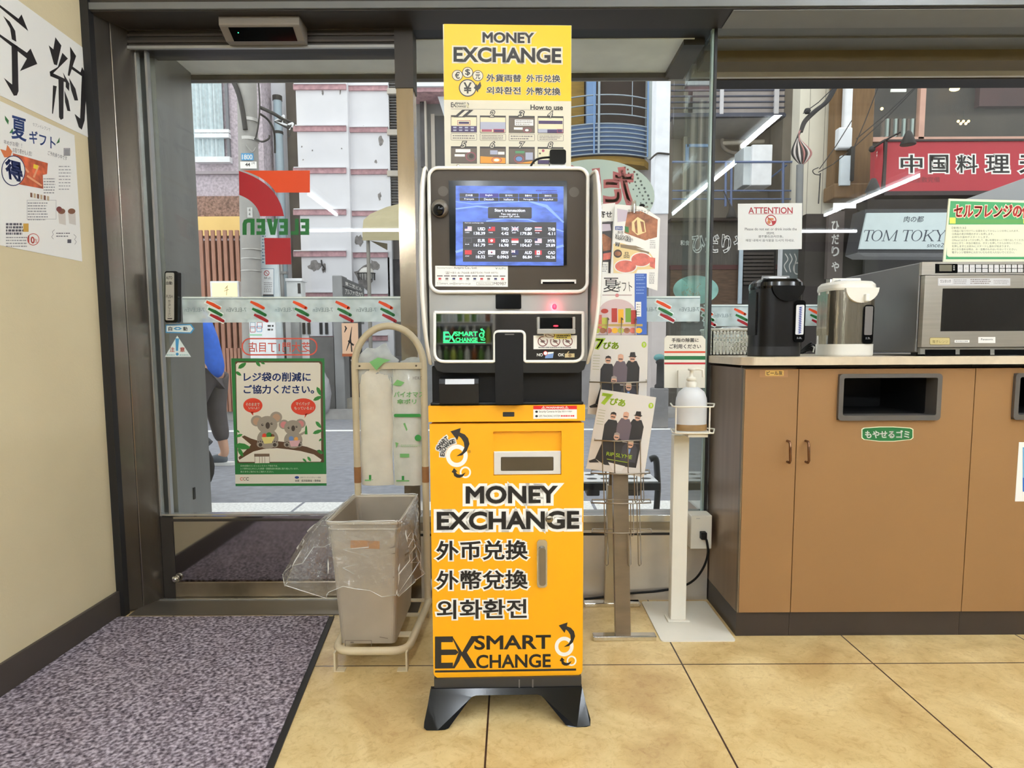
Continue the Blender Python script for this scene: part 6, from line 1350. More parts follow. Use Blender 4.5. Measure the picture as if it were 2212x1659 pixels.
g = t.g().box(mx0 + 0.01, mx1, MY + 0.0, MY + 0.012, mz0 + 0.006, dz0 - 0.002, M('vent_steel', (150, 148, 140), 0.4, 0.5))
g.on(MY)
for k in range(4): g.rect(1998 + 75 * k, 755, min(2064 + 75 * k, 2248), 767, GLOSSB, 1)
t.p('vent_strip', g, cs_)
for x in (mx0 + 0.03, mx1 - 0.03): t.p('foot', t.g().box(x - 0.015, x + 0.015, MY + 0.03, MY + 0.06, mz0, mz0 + 0.012, SATIN)); t.p('foot', t.g().box(x - 0.015, x + 0.015, MY + 0.42, MY + 0.45, mz0, mz0 + 0.012, SATIN))
# instruction sign on the microwave
g = G(W(2150, 565, 2.27)); YS = 2.27
zb_ = mzt + 0.0005
quad = [(2050, 429), (2330, 436), (2330, 566), (2037, 566)]
P4 = [W(u, v, YS) for u, v in quad]; P4[2].z = P4[3].z = zb_
g.prism(P4, (0, 0.004, 0), mc('sign_cream')); g.on(YS)
g.poly([(2053, 434), (2330, 441), (2330, 560), (2043, 560)][::-1], mc('sign_green2', (62, 148, 92)), 0.8)
g.text('セルフレンジの使い方', (2061, 442, 2270, 470), mc('sign_red', (214, 76, 70)), 2, 0.05, mc('sign_cream'), outr=0.1, slant=0.1)
g.rrect(2045, 485, 2330, 555, 6, mc('sign_cream'), 1.5)
for k, s_ in enumerate(('【使用方法】', '①商品に貼り付けている袋を切ってからレンジの中に入れます。', '②商品の表示時間のボタンを押します。', '　お持ちの温めがスタートします。', '③Maruにはさまってから押して、熱い料理をゆっくり取り出してください。', '④おにぎり・弁当の場合は、ボタンを押してからお待ちください。', '　を押しますとお好みにスタートし温めが始まります。', 'あとから温める時は、水・金属のものはいれないでください。', '電子レンジ使用中に火のついたものを入れないでください。')):
    v = 490 + 6.6 * k; g.text(s_, (2056, v, 2056 + min(160, len(s_) * 5.0), v + 4.6), mc('sign_ink', (60, 66, 48)), 2.2)
g.rect(2051, 470, 2064, 483, mc('sign_lemon', (220, 214, 90)), 1.6); g.rect(2210, 470, 2222, 483, mc('sign_lemon'), 1.6); g.rect(2066, 474, 2208, 483, mc('sign_leaf', (88, 148, 76)), 1.5)
one('instruction_sign', g, 'green and cream instruction sign standing on the microwave', 'sign')
# attention notice on the shop front glass
YA = FAC - 0.004
g = G(W(1665, 538, YA)); g.prism([W(u, v, YA) for u, v in ((1594, 440), (1733, 438.5), (1732, 538), (1594, 540))], (0, 0.001, 0), PAPER); g.on(YA)
AR = mc('attention_red', (176, 36, 44))
g.text('ATTENTION', (1617, 448, 1712, 461), AR, 1, 0.015); g.rect(1617, 462, 1712, 462.8, AR, 1)
g.ring(1665, 476, 12, 10, AR, 1.4); g.rect(1658, 471, 1671, 476, mc('bun_brown', (206, 130, 80)), 1); g.poly([(1666, 477), (1675, 477), (1673, 485), (1668, 485)], AR, 1); g.disc(1661, 480, 4, mc('bun_brown'), 1); g.line([(1657, 468), (1673, 484)], 1.6, AR, 1.6)
for k, (s_, a, b) in enumerate((('Please do not eat or drink inside the', 1609, 1721), ('store.', 1656, 1673), ('请不要在店内饮食。', 1638, 1692), ('매장 내에서 음식물을 드시지 마세요.', 1611, 1716))):
    v = (492, 500.5, 508, 516.5)[k]; g.text(s_, (a, v, b, v + 5.6), mc('ink_dark'), 1)
one('notice_sheet', g, 'white attention notice with red heading taped to the shop front glass', 'notice')
# oval decals on glass
def d_tobacco(g):
    OV = mc('oval_pale', (186, 198, 192)); PKR = mc('oval_red', (182, 92, 96))
    g.disc(1284, 424, 130, OV, 1, 80, 48); g.text('たばこ', (1172, 364, 1364, 440), PKR, 1.4, 0.07, mirror=True)
    for i in range(8):
        for j in range(5):
            u = 1352 + 8 * i + (4 if j % 2 else 0) - 2 * j; v = 350 + 12 * i + 8 * j - 12 + (i * i) * 0.35
            if ((u - 1284) / 128) ** 2 + ((v - 424) / 78) ** 2 < 0.985 and u > 1340: g.disc(u, v, 2.6 - 0.2 * j, RDK if i < 3 else mc('dot_grey', (88, 92, 92)), 1.6, n=10)
sticker('oval_decal', d_tobacco, 'large pale oval decal with red mirror writing behind the kiosk wing', 'decal', 2.5235, base=(1284, 504))
def d_turq(g):
    TQ = clear_mat('turquoise_film', (0.75, 0.92, 0.9), 0.03, 0.2, 0.3, 0.6, (170, 232, 224)); g.disc(1503, 626, 49, TQ, 1, 31, 40)
    for k in range(26):
        rn2 = random.Random(k); u, v = 1468 + rn2.random() * 44, 612 + rn2.random() * 26; g.line([(u, v), (u + rn2.uniform(-6, 6), v + rn2.uniform(2, 7))], 1.4, mc('sepia', (150, 140, 112)), 2)
sticker('oval_decal', d_turq, 'turquoise oval decal with sepia drawing low on the side glass', 'decal', FAC - 0.0015, base=(1503, 657))
# ================================================================== the street outside
def gz(u, v, Y): return W(u, v, Y)
ASPH = M('asphalt', (136, 138, 146), 0.85, 0, 0.16, 14, 0.35, 160)
PAVE = M('paving', (150, 148, 150), 0.85, 0, 0.14, 6, 0.2, 60)
LINEP = M('road_paint', (240, 240, 240), 0.7, 0, 0.06, 30)
struct('road', G().box(-16, 18, 2.62, 9.0, -0.1, -0.001, ASPH).box(-16, 18, 2.56, 3.35, -0.1, 0.0, PAVE))
g = G()
for k in range(11): g.box(-3.2 + 0.62 * k, -3.2 + 0.62 * k + 0.60, 3.86, 4.12, -0.05, 0.001, M('gutter_stone', (226, 226, 224), 0.8, 0, 0.2, 60, 0.2, 80))
struct('road_markings', g)
struct('road_line', G().box(-16, 18, 7.68, 7.80, -0.05, 0.001, LINEP))
struct('kerb_far', G().box(-16, 18, 8.95, 9.12, -0.1, 0.13, M('kerb_stone', (160, 158, 156), 0.8, 0, 0.12, 8)))
struct('pavement_far', G().box(-16, 18, 9.12, 14, -0.1, 0.10, PAVE))
def B(name, label, cat, u, Y, z=0.1, group=None): return T(name, label, cat, (W(u, 800, Y).x, Y, z), group)
def bx(g2, u0, v0, u1, v1, Y, d, m): return g2.wbox(u0, v0, u1, v1, Y, d, m)
def dn(g2, u0, v0, u1, Y, d, m, z0=0.1):       # from picture height v0 down to the ground
    a = W(u0, v0, Y); b = W(u1, v0, Y); return g2.box(a.x, b.x, Y, Y + d, z0, a.z, m)

# ---- pale stone house at the far left
Y = 9.7
STN = M('rough_stone', (190, 178, 186), 0.9, 0, 0.28, 26, 0.9, 34); PEB = M('pebble_band', (150, 118, 104), 0.9, 0, 0.5, 34, 1.0, 40); OCH = M('ochre_plaster', (244, 206, 130), 0.8, 0, 0.05, 3)
t = B('stone_house', 'rough pinkish-grey house with curtained window above an ochre wall', 'building', 440, Y)
g = t.g(); dn(g, 250, 90, 560, Y, 0.4, STN); t.p('wall', g)
g = t.g(); bx(g, 250, 370, 552, 376, Y - 0.05, 0.06, M('stone_ledge', (170, 160, 164), 0.85)); bx(g, 250, 424, 552, 468, Y - 0.04, 0.05, PEB); t.p('stone_band', g)
g = t.g(); bx(g, 250, 468, 545, 512, Y - 0.06, 0.07, OCH); t.p('ochre_wall', g)
g = t.g(); WF = M('white_frame', (236, 238, 240), 0.4); 
bx(g, 420, 279, 494, 286, Y - 0.06, 0.1, WF); bx(g, 420, 288, 494, 297, Y - 0.08, 0.1, WF); bx(g, 420, 338, 496, 350, Y - 0.1, 0.12, WF); bx(g, 486, 100, 492, 340, Y - 0.04, 0.08, M('frame_side_grey', (120, 122, 128), 0.5)); fr = t.p('window_frame', g)  # grey upright strip closes the frame at its right edge
g = t.g(); n = 40; a, b = W(395, 120, Y - 0.02), W(487, 345, Y - 0.02); CUR = M('curtain_pale', (206, 220, 224), 0.8, 0, 0.12, 18)
vs = [Vector((a.x + (b.x - a.x) * i / n, Y - 0.025 + 0.022 * math.sin(i * 1.35) + 0.006 * math.sin(i * 3.1), z)) for z in (b.z, a.z) for i in range(n + 1)]
g.add(vs, [(i, i + 1, n + 2 + i, n + 1 + i) for i in range(n)], CUR, True); t.p('curtain', g, fr)
# ---- slatted timber fence
Y = 9.25
SLT = M('red_brown_slat', (172, 124, 104), 0.7, 0, 0.14, 8, stretch=(6, 6, 0.6))
t = B('slat_fence', 'red-brown upright slatted timber screen in front of the stone house', 'fence', 490, Y, 0.1)
for k in range(11):
    u = 428 + 13.1 * k; g = t.g(); a = W(u, 497, Y); b = W(u + 8, 497, Y); g.box(a.x, b.x, Y, Y + 0.03, 0.12, a.z, SLT); t.p('slat', g, bev=0.004)
g = t.g(); bx(g, 424, 509, 566, 514, Y + 0.03, 0.03, M('rail_dark', (90, 62, 54), 0.7)); a = W(424, 830, Y); b = W(566, 830, Y); g.box(a.x, b.x, Y + 0.03, Y + 0.06, 0.4, 0.45, M('rail_dark')); t.p('rail', g)
g = t.g(); dn(g, 424, 520, 566, Y + 0.07, 0.04, M('slat_backing', (124, 84, 70), 0.8)); t.p('backing', g)
t = B('planter_screen', 'low slatted timber screen beside the utility pole foot', 'fence', 495, 8.9)
for k in range(8):
    u = 480 + 8.2 * k; g = t.g(); a = W(u, 752, 8.9); b = W(u + 6, 752, 8.9); g.box(a.x, b.x, 8.9, 8.93, 0.12, a.z, SLT); t.p('slat', g)
g = t.g(); a = W(479, 752, 8.93); b = W(546, 752, 8.93); g.box(a.x, b.x, 8.93, 8.96, 0.12, a.z - 0.02, M('slat_backing')); t.p('backing', g)
# ---- lit box sign
t = B('lit_box_sign', 'small glowing warm white box sign on the timber screen', 'sign', 485, 9.1, W(485, 650, 9.1).z)
g = t.g(); bx(g, 454, 607, 516, 648, 9.1, 0.155, WF); c_ = t.p('case', g, bev=0.01)
g = t.g(); bx(g, 458, 611, 512, 644, 9.095, 0.01, M('warm_glow', (255, 226, 168), 0.5, 0, 0, emit=0.75)); g.on(9.094); SEP = mc('sepia'); g.line([(486, 624), (492, 617)], 1.5, SEP, 1); g.line([(484, 629), (494, 625)], 1.2, SEP, 1); g.line([(491, 620), (489, 638)], 1.2, SEP, 1); t.p('glow_face', g, c_)
# ---- utility pole with straps, plates, wires
Y = 8.75
CON = M('pole_concrete', (158, 156, 152), 0.85, 0, 0.08, 6, 0.2, 60)
t = B('utility_pole', 'grey concrete utility pole with straps, number plates and cables', 'pole', 541, Y)
pb = W(545, 800, Y); pt = W(537, 172, Y)
t.p('pole', t.g().tube([(pb.x, Y, 0.1), (pt.x, Y, pt.z + 1.2)], [0.132, 0.118], CON, 20))
for v in (262, 303): t.p('strap', t.g().tube([(W(538, v, Y).x, Y, W(538, v, Y).z - 0.02), (W(538, v, Y).x, Y, W(538, v, Y).z + 0.02)], 0.128, M('strap_steel', (188, 186, 182), 0.4, 0.6), 20))
for v in (540, 560, 586): t.p('strap', t.g().tube([(W(543, v, Y).x, Y, W(543, v, Y).z - 0.006), (W(543, v, Y).x, Y, W(543, v, Y).z + 0.006)], 0.134, M('strap_steel'), 20))
YF = Y - 0.14
g = t.g(); bx(g, 521, 331, 547, 346, YF, 0.01, mc('plate_blue', (72, 150, 200))); g.on(YF); g.text('1800', (523, 334, 545, 344), PAPER, 1, 0.02); t.p('number_plate', g, label='blue number plate')
g = t.g(); bx(g, 519, 349, 554, 364, YF, 0.01, PAPER); g.on(YF); g.text('44', (530, 352, 540, 359), KANB, 1, 0.03); g.text('2号', (543, 350, 551, 355), KANB, 1); t.p('number_plate', g, label='white number plate')
g = t.g(); bx(g, 534, 448, 545, 470, YF, 0.006, mc('plate_grey', (196, 196, 192))); g.on(YF); g.text('4', (537, 450, 541, 457), KANB, 1); g.text('4', (537, 459, 541, 466), KANB, 1); t.p('number_plate', g, label='small grey plate')
g = t.g(); BLC = M('cable_black', (46, 44, 44), 0.6)
for dx_, r_ in ((0, 0.03), (0.05, 0.018)): g.tube(curve([W(480 - 300 * dx_, 130, Y), W(505, 178, Y - 0.1), W(516, 205, Y - 0.14), W(524, 240, Y - 0.14), W(530, 280, Y - 0.14)]), r_, BLC, 8)
g.tube(curve([W(556, 150, Y - 0.1), W(561, 220, Y - 0.12), W(558, 270, Y - 0.14), W(552, 300, Y - 0.14)]), 0.01, BLC, 6)
g.tube(curve([W(562, 232, Y - 0.1), W(590, 245, Y - 0.1), W(612, 258, Y), W(635, 268, Y + 0.2)]), 0.022, BLC, 8); g.tube(curve([W(562, 246, Y - 0.1), W(580, 260, Y), W(592, 285, Y + 0.1), W(594, 330, Y + 0.3)]), 0.014, BLC, 6)
g.tube(curve([W(550, 300, Y - 0.14), W(566, 306, Y - 0.2), W(580, 300, Y - 0.2), W(582, 292, Y - 0.2)]), 0.012, BLC, 6); g.tube(curve([W(530, 312, Y - 0.14), W(545, 328, Y - 0.16), W(553, 318, Y - 0.16)]), 0.008, CON, 6)
t.p('cable', g, label='black cables')
rnw = random.Random(4)
for k in range(4):
    u0, v0 = 606 + 6 * k, 256 + 7 * k; g = t.g(); g.tube(curve([W(594, 262, Y), W(u0, v0, Y), W(u0 + rnw.uniform(4, 18), v0 + rnw.uniform(-8, 14), Y), W(u0 + rnw.uniform(-6, 20), v0 + rnw.uniform(8, 20), Y)]), 0.014, (WF, BLC)[k % 2], 6); t.p('cable_end', g)
# ---- vertical sign panel with no-smoking notice
Y = 8.9
PB = M('pale_blue_panel', (212, 222, 226), 0.5)
t = B('pavement_sign_panel', 'tall pale blue street sign panel with no-smoking notice beside the pole', 'sign', 578, Y)
g = t.g(); a, b = W(556, 480, Y), W(594, 480, Y); g.prism([Vector((a.x, Y, 0.3)), Vector((b.x + 0.05, Y, 0.3)), Vector((b.x, Y, a.z)), Vector((a.x, Y, a.z))], (0, 0.06, 0), PB); bd = t.p('board', g)
g = t.g(); g.on(Y); g.frame(563, 580, 592, 640, 1, mc('print_blue', (110, 140, 160)), 1); g.rect(564.5, 581.5, 590.5, 638.5, WF, 0.8); g.ring(576, 590, 6, 4.6, AR, 1.4); g.line([(572, 586), (580, 594)], 1.2, AR, 1.6); g.text('禁止', (570, 598, 586, 603), KANB, 1.4); g.scribble(570, 609, 588, 632, 6, INKL, 1.4, 0.45, 3); g.rect(568, 636, 592, 650, KANB, 0.9); g.scribble(566, 486, 574, 570, 12, mc('print_blue'), 1, 0.4)
t.p('notice', g, bd)
t = B('pictogram_board', 'white board of small coloured pictograms standing behind the safety band', 'sign', 570, 8.5)
g = t.g(); a, b = W(538, 690, 8.5), W(594, 690, 8.5); g.box(a.x, b.x, 8.5, 8.53, 0.0, a.z, WF); bd = t.p('board', g)
g = t.g(); g.on(8.5)
for k, (u, v, mm) in enumerate(((540, 696, mc('print_blue')), (555, 696, AR), (540, 705, AR), (554, 704, SKY2))): g.frame(u, v, u + 12, v + 13, 1.2, mm, 1, 2)
g.rect(538, 722, 566, 725, mc('print_mint', (150, 210, 170)), 1); g.scribble(578, 700, 592, 716, 2, KANB, 1, 0.5); t.p('pictogram', g, bd)
# ---- narrow white building, pipes, dark gap
Y = 10.3
t = B('narrow_white_building', 'narrow white plastered building between the pole and tiled block', 'building', 590, Y)
g = t.g(); dn(g, 556, 60, 612, Y, 0.4, M('white_plaster', (232, 236, 240), 0.8, 0, 0.04, 5)); t.p('wall', g)
g = t.g(); dn(g, 612, 60, 648, Y - 0.15, 0.5, M('gap_umber', (96, 88, 82), 0.8, 0, 0.15, 6)); t.p('side_wall', g)
t = B('drain_pipe', 'pale blue capped pipe in front of narrow white building', 'pipe', 599, 10.0)
p = W(599, 215, 10.0); g = t.g(); t.p('pipe', g.tube([(p.x, 10.0, 0.1), (p.x, 10.0, p.z)], 0.062, M('pipe_blue', (170, 190, 200), 0.5), 14)); t.p('cap', t.g().tube([(p.x, 10.0, p.z - 0.02), (p.x, 10.0, p.z + 0.05)], 0.07, BLC, 14)); t.p('bracket', t.g().tube([(p.x, 10.0, p.z - 0.5), (p.x, 10.0, p.z - 0.46)], 0.068, BLC, 14))
g = t.g(); t.p('steel_pole', g.tube([(W(607, 600, 9.6).x, 9.6, 0.1), (W(607, 600, 9.6).x, 9.6, W(607, 540, 9.6).z)], 0.04, M('galvanised', (170, 172, 172), 0.4, 0.6), 12)); g = t.g(); bx(g, 602, 586, 618, 591, 9.55, 0.1, M('galvanised')); t.p('pipe_clamp', g)
t = B('meter_box', 'white ribbed meter box below the numeral decal', 'box', 634, 9.15); g = t.g(); bx(g, 618, 606, 651, 646, 9.15, 0.2, M('meter_white', (222, 226, 226), 0.5)); c_ = t.p('case', g, bev=0.02); g = t.g(); bx(g, 616, 601, 652, 607, 9.13, 0.24, WF); t.p('lid', g, c_); g = t.g(); bx(g, 643, 612, 649, 634, 9.145, 0.01, BLC); t.p('window', g, c_); g = t.g(); dn(g, 626, 646, 644, 9.18, 0.1, M('galvanised')); t.p('stand', g)
# ---- white tiled block with pink bands
Y = 9.9
TIL = M('white_panel', (228, 228, 232), 0.7, 0, 0.04, 3, 0.06, 30); PKB = M('pink_band', (190, 150, 156), 0.8, 0, 0.25, 16, 0.3, 40); BLOT = M('bare_plaster', (140, 136, 134), 0.9, 0, 0.3, 20)
t = B('tiled_block', 'white panelled block with flaking pink bands across the street', 'building', 730, Y)
g = t.g(); dn(g, 634, 60, 746, Y - 0.12, 0.4, TIL); dn(g, 744, 60, 836, Y, 0.28, TIL); t.p('wall', g)
for v in (187, 277, 368, 458, 548, 638, 728):
    g = t.g(); bx(g, 633, v - 6, 747, v + 6, Y - 0.15, 0.04, PKB); bx(g, 634, v - 8, 746.5, v - 6, Y - 0.17, 0.06, TIL); t.p('band', g)
    g = t.g(); bx(g, 746, v - 3, 837, v + 8, Y - 0.03, 0.04, PKB); bx(g, 746.5, v - 5, 837, v - 3, Y - 0.05, 0.06, TIL); t.p('band', g)
def blot(t2, u, v, ru, rv, Yp, seed, m=BLOT):
    rn2 = random.Random(seed); g2 = t2.g(); g2.on(Yp); n2 = 14
    g2.poly([(u + ru * rn2.uniform(0.5, 1.1) * math.cos(2 * math.pi * i / n2), v + rv * rn2.uniform(0.5, 1.1) * math.sin(2 * math.pi * i / n2)) for i in range(n2)][::-1], m, 4); t2.p('flaked_patch', g2)
for k, (u, v, a, b, q) in enumerate(((823, 305, 6, 13, 0), (812, 349, 4, 5, 0), (820, 424, 4, 12, 0), (777, 519, 12, 15, 0), (788, 600, 26, 30, 0), (808, 572, 14, 14, 0), (755, 594, 8, 20, 0), (697, 200, 3, 8, 1), (735, 198, 2.5, 9, 1), (681, 575, 18, 14, 1), (700, 580, 5, 12, 1))): blot(t, u, v, a, b, Y - (0.121 if q else 0.001), k)
g = t.g(); g.tube(curve([W(694, 562, Y - 0.14), W(696, 572, Y - 0.16), W(701, 580, Y - 0.16), W(697, 584, Y - 0.16)]), 0.012, BLC, 6); t.p('wall_hook', g)
for k, (u, v) in enumerate(((785, 268), (652, 312), (738, 316), (675, 320), (655, 340))): blot(t, u, v + 5, 1.8, 2.2, Y - (0.121 if u < 745 else 0.001), 40 + k)
g = t.g()
for k in range(5): u = (653, 664, 676, 690, 702)[k]; bx(g, u, 697, u + 6, 722, 9.4, 0.02, BLC) if k != 2 else None
bx(g, 618, 690, 668, 790, 9.42, 0.06, WF); bx(g, 668, 690, 718, 726, 9.42, 0.06, TIL); t.p('service_hatch', g)
g = t.g(); dn(g, 668, 728, 720, 9.42, 0.3, M('grey_plinth', (128, 126, 124), 0.8, 0, 0.1, 6)); t.p('plinth_wall', g)
g = t.g()
for v in (196, 285, 374): bx(g, 836, v - 6, 874, v + 6, Y - 0.04, 0.1, M('beige_sill', (196, 188, 176), 0.8))
t.p('window_sill', g)
for (v0, v1) in ((110, 189), (203, 279), (292, 368), (381, 470)):
    g = t.g(); bx(g, 836, v0, 874, v1, Y + 0.06, 0.05, M('dark_pane', (56, 54, 58), 0.25, 0, 0.3, 9))
    k = v0 + 4
    while k < v1: bx(g, 838, k, 872, k + 1.6, Y + 0.03, 0.02, M('slat_grey', (110, 108, 110), 0.5)); k += 6
    t.p('louvred_window', g)
g = t.g(); bx(g, 836, 60, 870, 900, Y + 0.12, 0.2, M('reveal_grey', (120, 114, 108), 0.8)); bx(g, 842, 560, 870, 640, Y + 0.08, 0.04, M('dark_pane')); bx(g, 838, 556, 842, 644, Y, 0.1, M('beige_sill')); bx(g, 838, 640, 872, 648, Y, 0.1, M('beige_sill')); t.p('side_window', g)
t = B('wall_lantern', 'half-round caged wall lantern on the flaking white block', 'lamp', 792, 9.8, W(792, 600, 9.8).z)
c = W(792, 591, 9.72); t.p('bowl', t.g().ball(c, 0.095, M('lantern_glass', (214, 212, 206), 0.3), 14, (1.2, 0.8, 1.0)))
g = t.g()
for i in range(9): a = R(20 * i); g.tube([c + Vector((0.125 * math.cos(a + k * 0 ) * 1.0, -0.02 - 0.07 * math.sin(a), 0.0)) + Vector((0, 0, -0.1 * k / 5)) * 1.0 for k in range(6)], 0.006, BLC, 5)
g.tube([c + Vector((0.13 * math.cos(R(12 * i)), -0.02 - 0.075 * math.sin(R(12 * i)), 0)) for i in range(16)], 0.008, BLC, 6); t.p('cage', g); g = t.g(); g.box(c.x - 0.06, c.x + 0.06, c.y + 0.05, 9.9, c.z - 0.04, c.z + 0.04, BLC); t.p('wall_plate', g)
# ---- gate pillar with sign, hanging panel, sacks
Y = 9.2
GPL = M('gate_grey', (150, 150, 150), 0.8, 0, 0.08, 5)
t = B('gate_post', 'square grey stone gate post with dark lettered sign panel', 'post', 729, Y); g = t.g(); dn(g, 717, 595, 738, Y, 0.3, GPL); t.p('shaft', g, bev=0.01)
g = t.g(); g.prism([W(738, 598, Y + 0.02), W(785, 618, Y + 0.3), W(785, 700, Y + 0.3), W(738, 700, Y + 0.02)], (0, 0.05, 0), M('sign_slate', (104, 104, 104), 0.6, 0, 0.1, 8)); sp_ = t.p('sign_panel', g)
g = t.g(); g.pm = lambda u, v, l: W(u, v, Y + 0.02 + 0.28 * (u - 738) / 47) - Vector((0, 0.006 * l, 0))
g.text('第二芝ビル', ((746, 608), (782, 622), (782, 629), (746, 616)), PAPER, 1, 0.01); g.text('アルファ1芝大門', ((746, 623), (784, 632), (784, 640), (746, 636)), PAPER, 1, 0.01); g.line([(740, 618), (785, 634)], 1.2, KANB, 1); t.p('lettering', g, sp_)
t = B('hanging_panel', 'peach coloured hanging cloth panel with black brush strokes', 'banner', 757, 9.15, W(757, 770, 9.15).z)
g = t.g(); bx(g, 739, 698, 774, 770, 9.15, 0.02, mc('peach_cloth', (232, 190, 156))); g.on(9.15); g.rect(739, 764, 774, 770, mc('rust_cloth', (176, 96, 56)), 1); g.line([(745, 704), (748, 709), (744, 718)], [2, 4, 1.5], KANB, 1); g.line([(760, 706), (756, 735), (748, 758)], [1, 4, 1], KANB, 1); g.line([(752, 736), (764, 746)], [3, 4], KANB, 1); g.line([(757, 726), (760, 760)], [1.5, 3], KANB, 1); t.p('cloth', g)
g = t.g(); dn(g, 774, 695, 779, 9.15, 0.05, BLC); t.p('post', g)
g = G((W(704, 880, 8.9).x, 8.9, 0.1)); crumple((W(700, 880, 8.9).x, 8.95, 0.36), 0.09, 0.1, 0.27, 5, M('sack_grey', (168, 166, 170), 0.7, 0, 0.15, 8), g); one('rubbish_sack', g, 'tall grey rubbish sack leaning by the stone gate post', 'bag')
t = B('entrance_screen', 'dark stepped entrance wall behind the umbrella bag stand', 'screen', 750, 9.5); g = t.g(); dn(g, 742, 770, 864, 9.58, 0.12, M('entrance_dark', (88, 84, 84), 0.8, 0, 0.25, 4)); t.p('board_face', g); g = t.g(); a, b = W(744, 880, 9.3), W(800, 880, 9.3); g.box(a.x, b.x, 9.3, 9.58, 0.1, 0.26, M('step_stone', (170, 164, 152), 0.8, 0, 0.12, 9)); t.p('step', g)
# ---- awning
Y = 9.0
CAN = M('awning_canvas', (176, 166, 132), 0.75, 0, 0.05, 6)
t = B('canvas_awning', 'beige curved canvas awning on a grey pole', 'awning', 830, Y, W(830, 520, Y).z)
g = t.g(); rows = [[W(783, 497, Y), W(871, 497, Y)], [W(785, 475, Y + 0.1), W(871, 470, Y + 0.1)], [W(800, 462, Y + 0.35), W(871, 450, Y + 0.35)], [W(835, 447, Y + 0.5), W(871, 438, Y + 0.5)]]
for a, b in zip(rows, rows[1:]): g.add([a[0], a[1], b[1], b[0]], [(0, 1, 2, 3)], CAN)
cv_ = t.p('canvas', g); o_ = cv_.modifiers.new('thick', 'SOLIDIFY'); o_.thickness = 0.012
g = t.g(); bx(g, 783, 498, 871, 519, Y, 0.015, CAN); t.p('valance', g)
g = t.g(); p = W(795, 520, Y + 0.1); g.tube([(p.x, Y + 0.1, 0.1), (p.x, Y + 0.1, p.z)], 0.026, M('awning_pole', (140, 136, 128), 0.5, 0.4), 10); t.p('pole', g)
g = t.g(); g.prism([W(800, 520, Y + 0.1), W(836, 540, Y + 0.6), W(836, 526, Y + 0.6)], (0, 0.03, 0), M('bracket_olive', (116, 104, 72), 0.6)); t.p('bracket', g)
# ---- shop seen between mullion and kiosk
Y = 9.6
t = B('corner_shop', 'grey shopfront with white roof edge and dark doorway beside the mullion', 'building', 935, Y)
g = t.g(); dn(g, 880, 198, 1010, Y, 0.4, M('shop_grey', (128, 128, 128), 0.8, 0, 0.1, 5)); t.p('wall', g)
g = t.g(); bx(g, 880, 120, 1010, 186, Y - 0.5, 0.6, M('white_plaster')); bx(g, 880, 186, 1010, 198, Y - 0.45, 0.5, M('pink_band')); t.p('roof_edge', g)
g = t.g(); bx(g, 942, 250, 975, 700, Y - 0.01, 0.05, M('door_charcoal', (66, 66, 68), 0.4)); bx(g, 934, 246, 942, 700, Y - 0.03, 0.06, M('beige_sill')); t.p('doorway', g)
g = t.g(); bx(g, 908, 220, 920, 360, Y - 0.1, 0.06, M('dark_pane')); bx(g, 920, 205, 924, 700, Y - 0.12, 0.1, M('beige_sill')); t.p('side_pane', g)
g = t.g(); g.prism([W(942, 198, Y - 0.3), W(960, 198, Y - 0.3), W(974, 275, Y - 0.1), W(972, 290, Y - 0.1)], (0, 0.03, 0), M('white_plaster')); t.p('light_streak', g)  # white slab painted in for a diagonal streak of light
# ---- balcony house with blue curved balcony
Y = 9.9
t = B('balcony_house', 'dark brown house front with rounded blue railed balcony', 'building', 1310, Y)
g = t.g(); dn(g, 1180, 60, 1412, Y + 0.4, 0.3, M('umber_wall', (50, 39, 36), 0.8, 0, 0.12, 4)); t.p('wall', g)
g = t.g(); bx(g, 1180, 60, 1262, 272, Y + 0.3, 0.1, M('olive_shutter', (140, 108, 30), 0.6, 0, 0.2, 6, stretch=(1, 1, 6))); t.p('shutter', g)
BLU = M('balcony_blue', (112, 146, 190), 0.5, 0, 0.04); BLP = M('balcony_panel', (84, 112, 152), 0.4, 0, 0.12, 4); RAIL = M('rail_pale', (150, 162, 172), 0.4, 0.3)
g = t.g(); bx(g, 1268, 60, 1288, 270, Y + 0.1, 0.15, BLU); t.p('pillar', g)
cx3 = W(1305, 300, Y).x; rb = 1.15; cyb = Y + 0.95
def bpt(a, z, r=rb): return Vector((cx3 + r * math.sin(R(a)), cyb - r * math.cos(R(a)), z))
A = [-44 + 4 * i for i in range(20)]
zt5 = W(1305, 268, cyb - rb).z; zb5 = W(1305, 333, cyb - rb).z
g = t.g(); L0 = [bpt(a, zb5) for a in A]; L1 = [bpt(a, zt5) for a in A]; n = len(A)
g.add(L0 + L1, [(i, i + 1, n + i + 1, n + i) for i in range(n - 1)], BLP, True); pn = t.p('balcony_panel', g); s_ = pn.modifiers.new('thick', 'SOLIDIFY'); s_.thickness = 0.02
for k in range(8):
    z = zb5 + (zt5 - zb5) * k / 7; t.p('balcony_rail', t.g().tube([bpt(a, z, rb + 0.025) for a in A], 0.011, RAIL, 6))
for k in range(3):
    z = zt5 + 0.135 * (k + 1); t.p('balcony_rail', t.g().tube([bpt(a, z, rb + 0.01) for a in A], 0.010, RAIL, 6))
for u in (1283, 1293, 1396):
    a = math.degrees(math.asin(max(-1, min(1, (W(u, 300, cyb - rb + (0.25 if u > 1380 else 0)).x - cx3) / (rb + 0.03))))); t.p('balcony_post', t.g().tube([bpt(a, zb5, rb + 0.03), bpt(a, zt5 + 1.1, rb + 0.03)], 0.014 if u != 1293 else 0.018, BLU if u != 1293 else RAIL, 8))
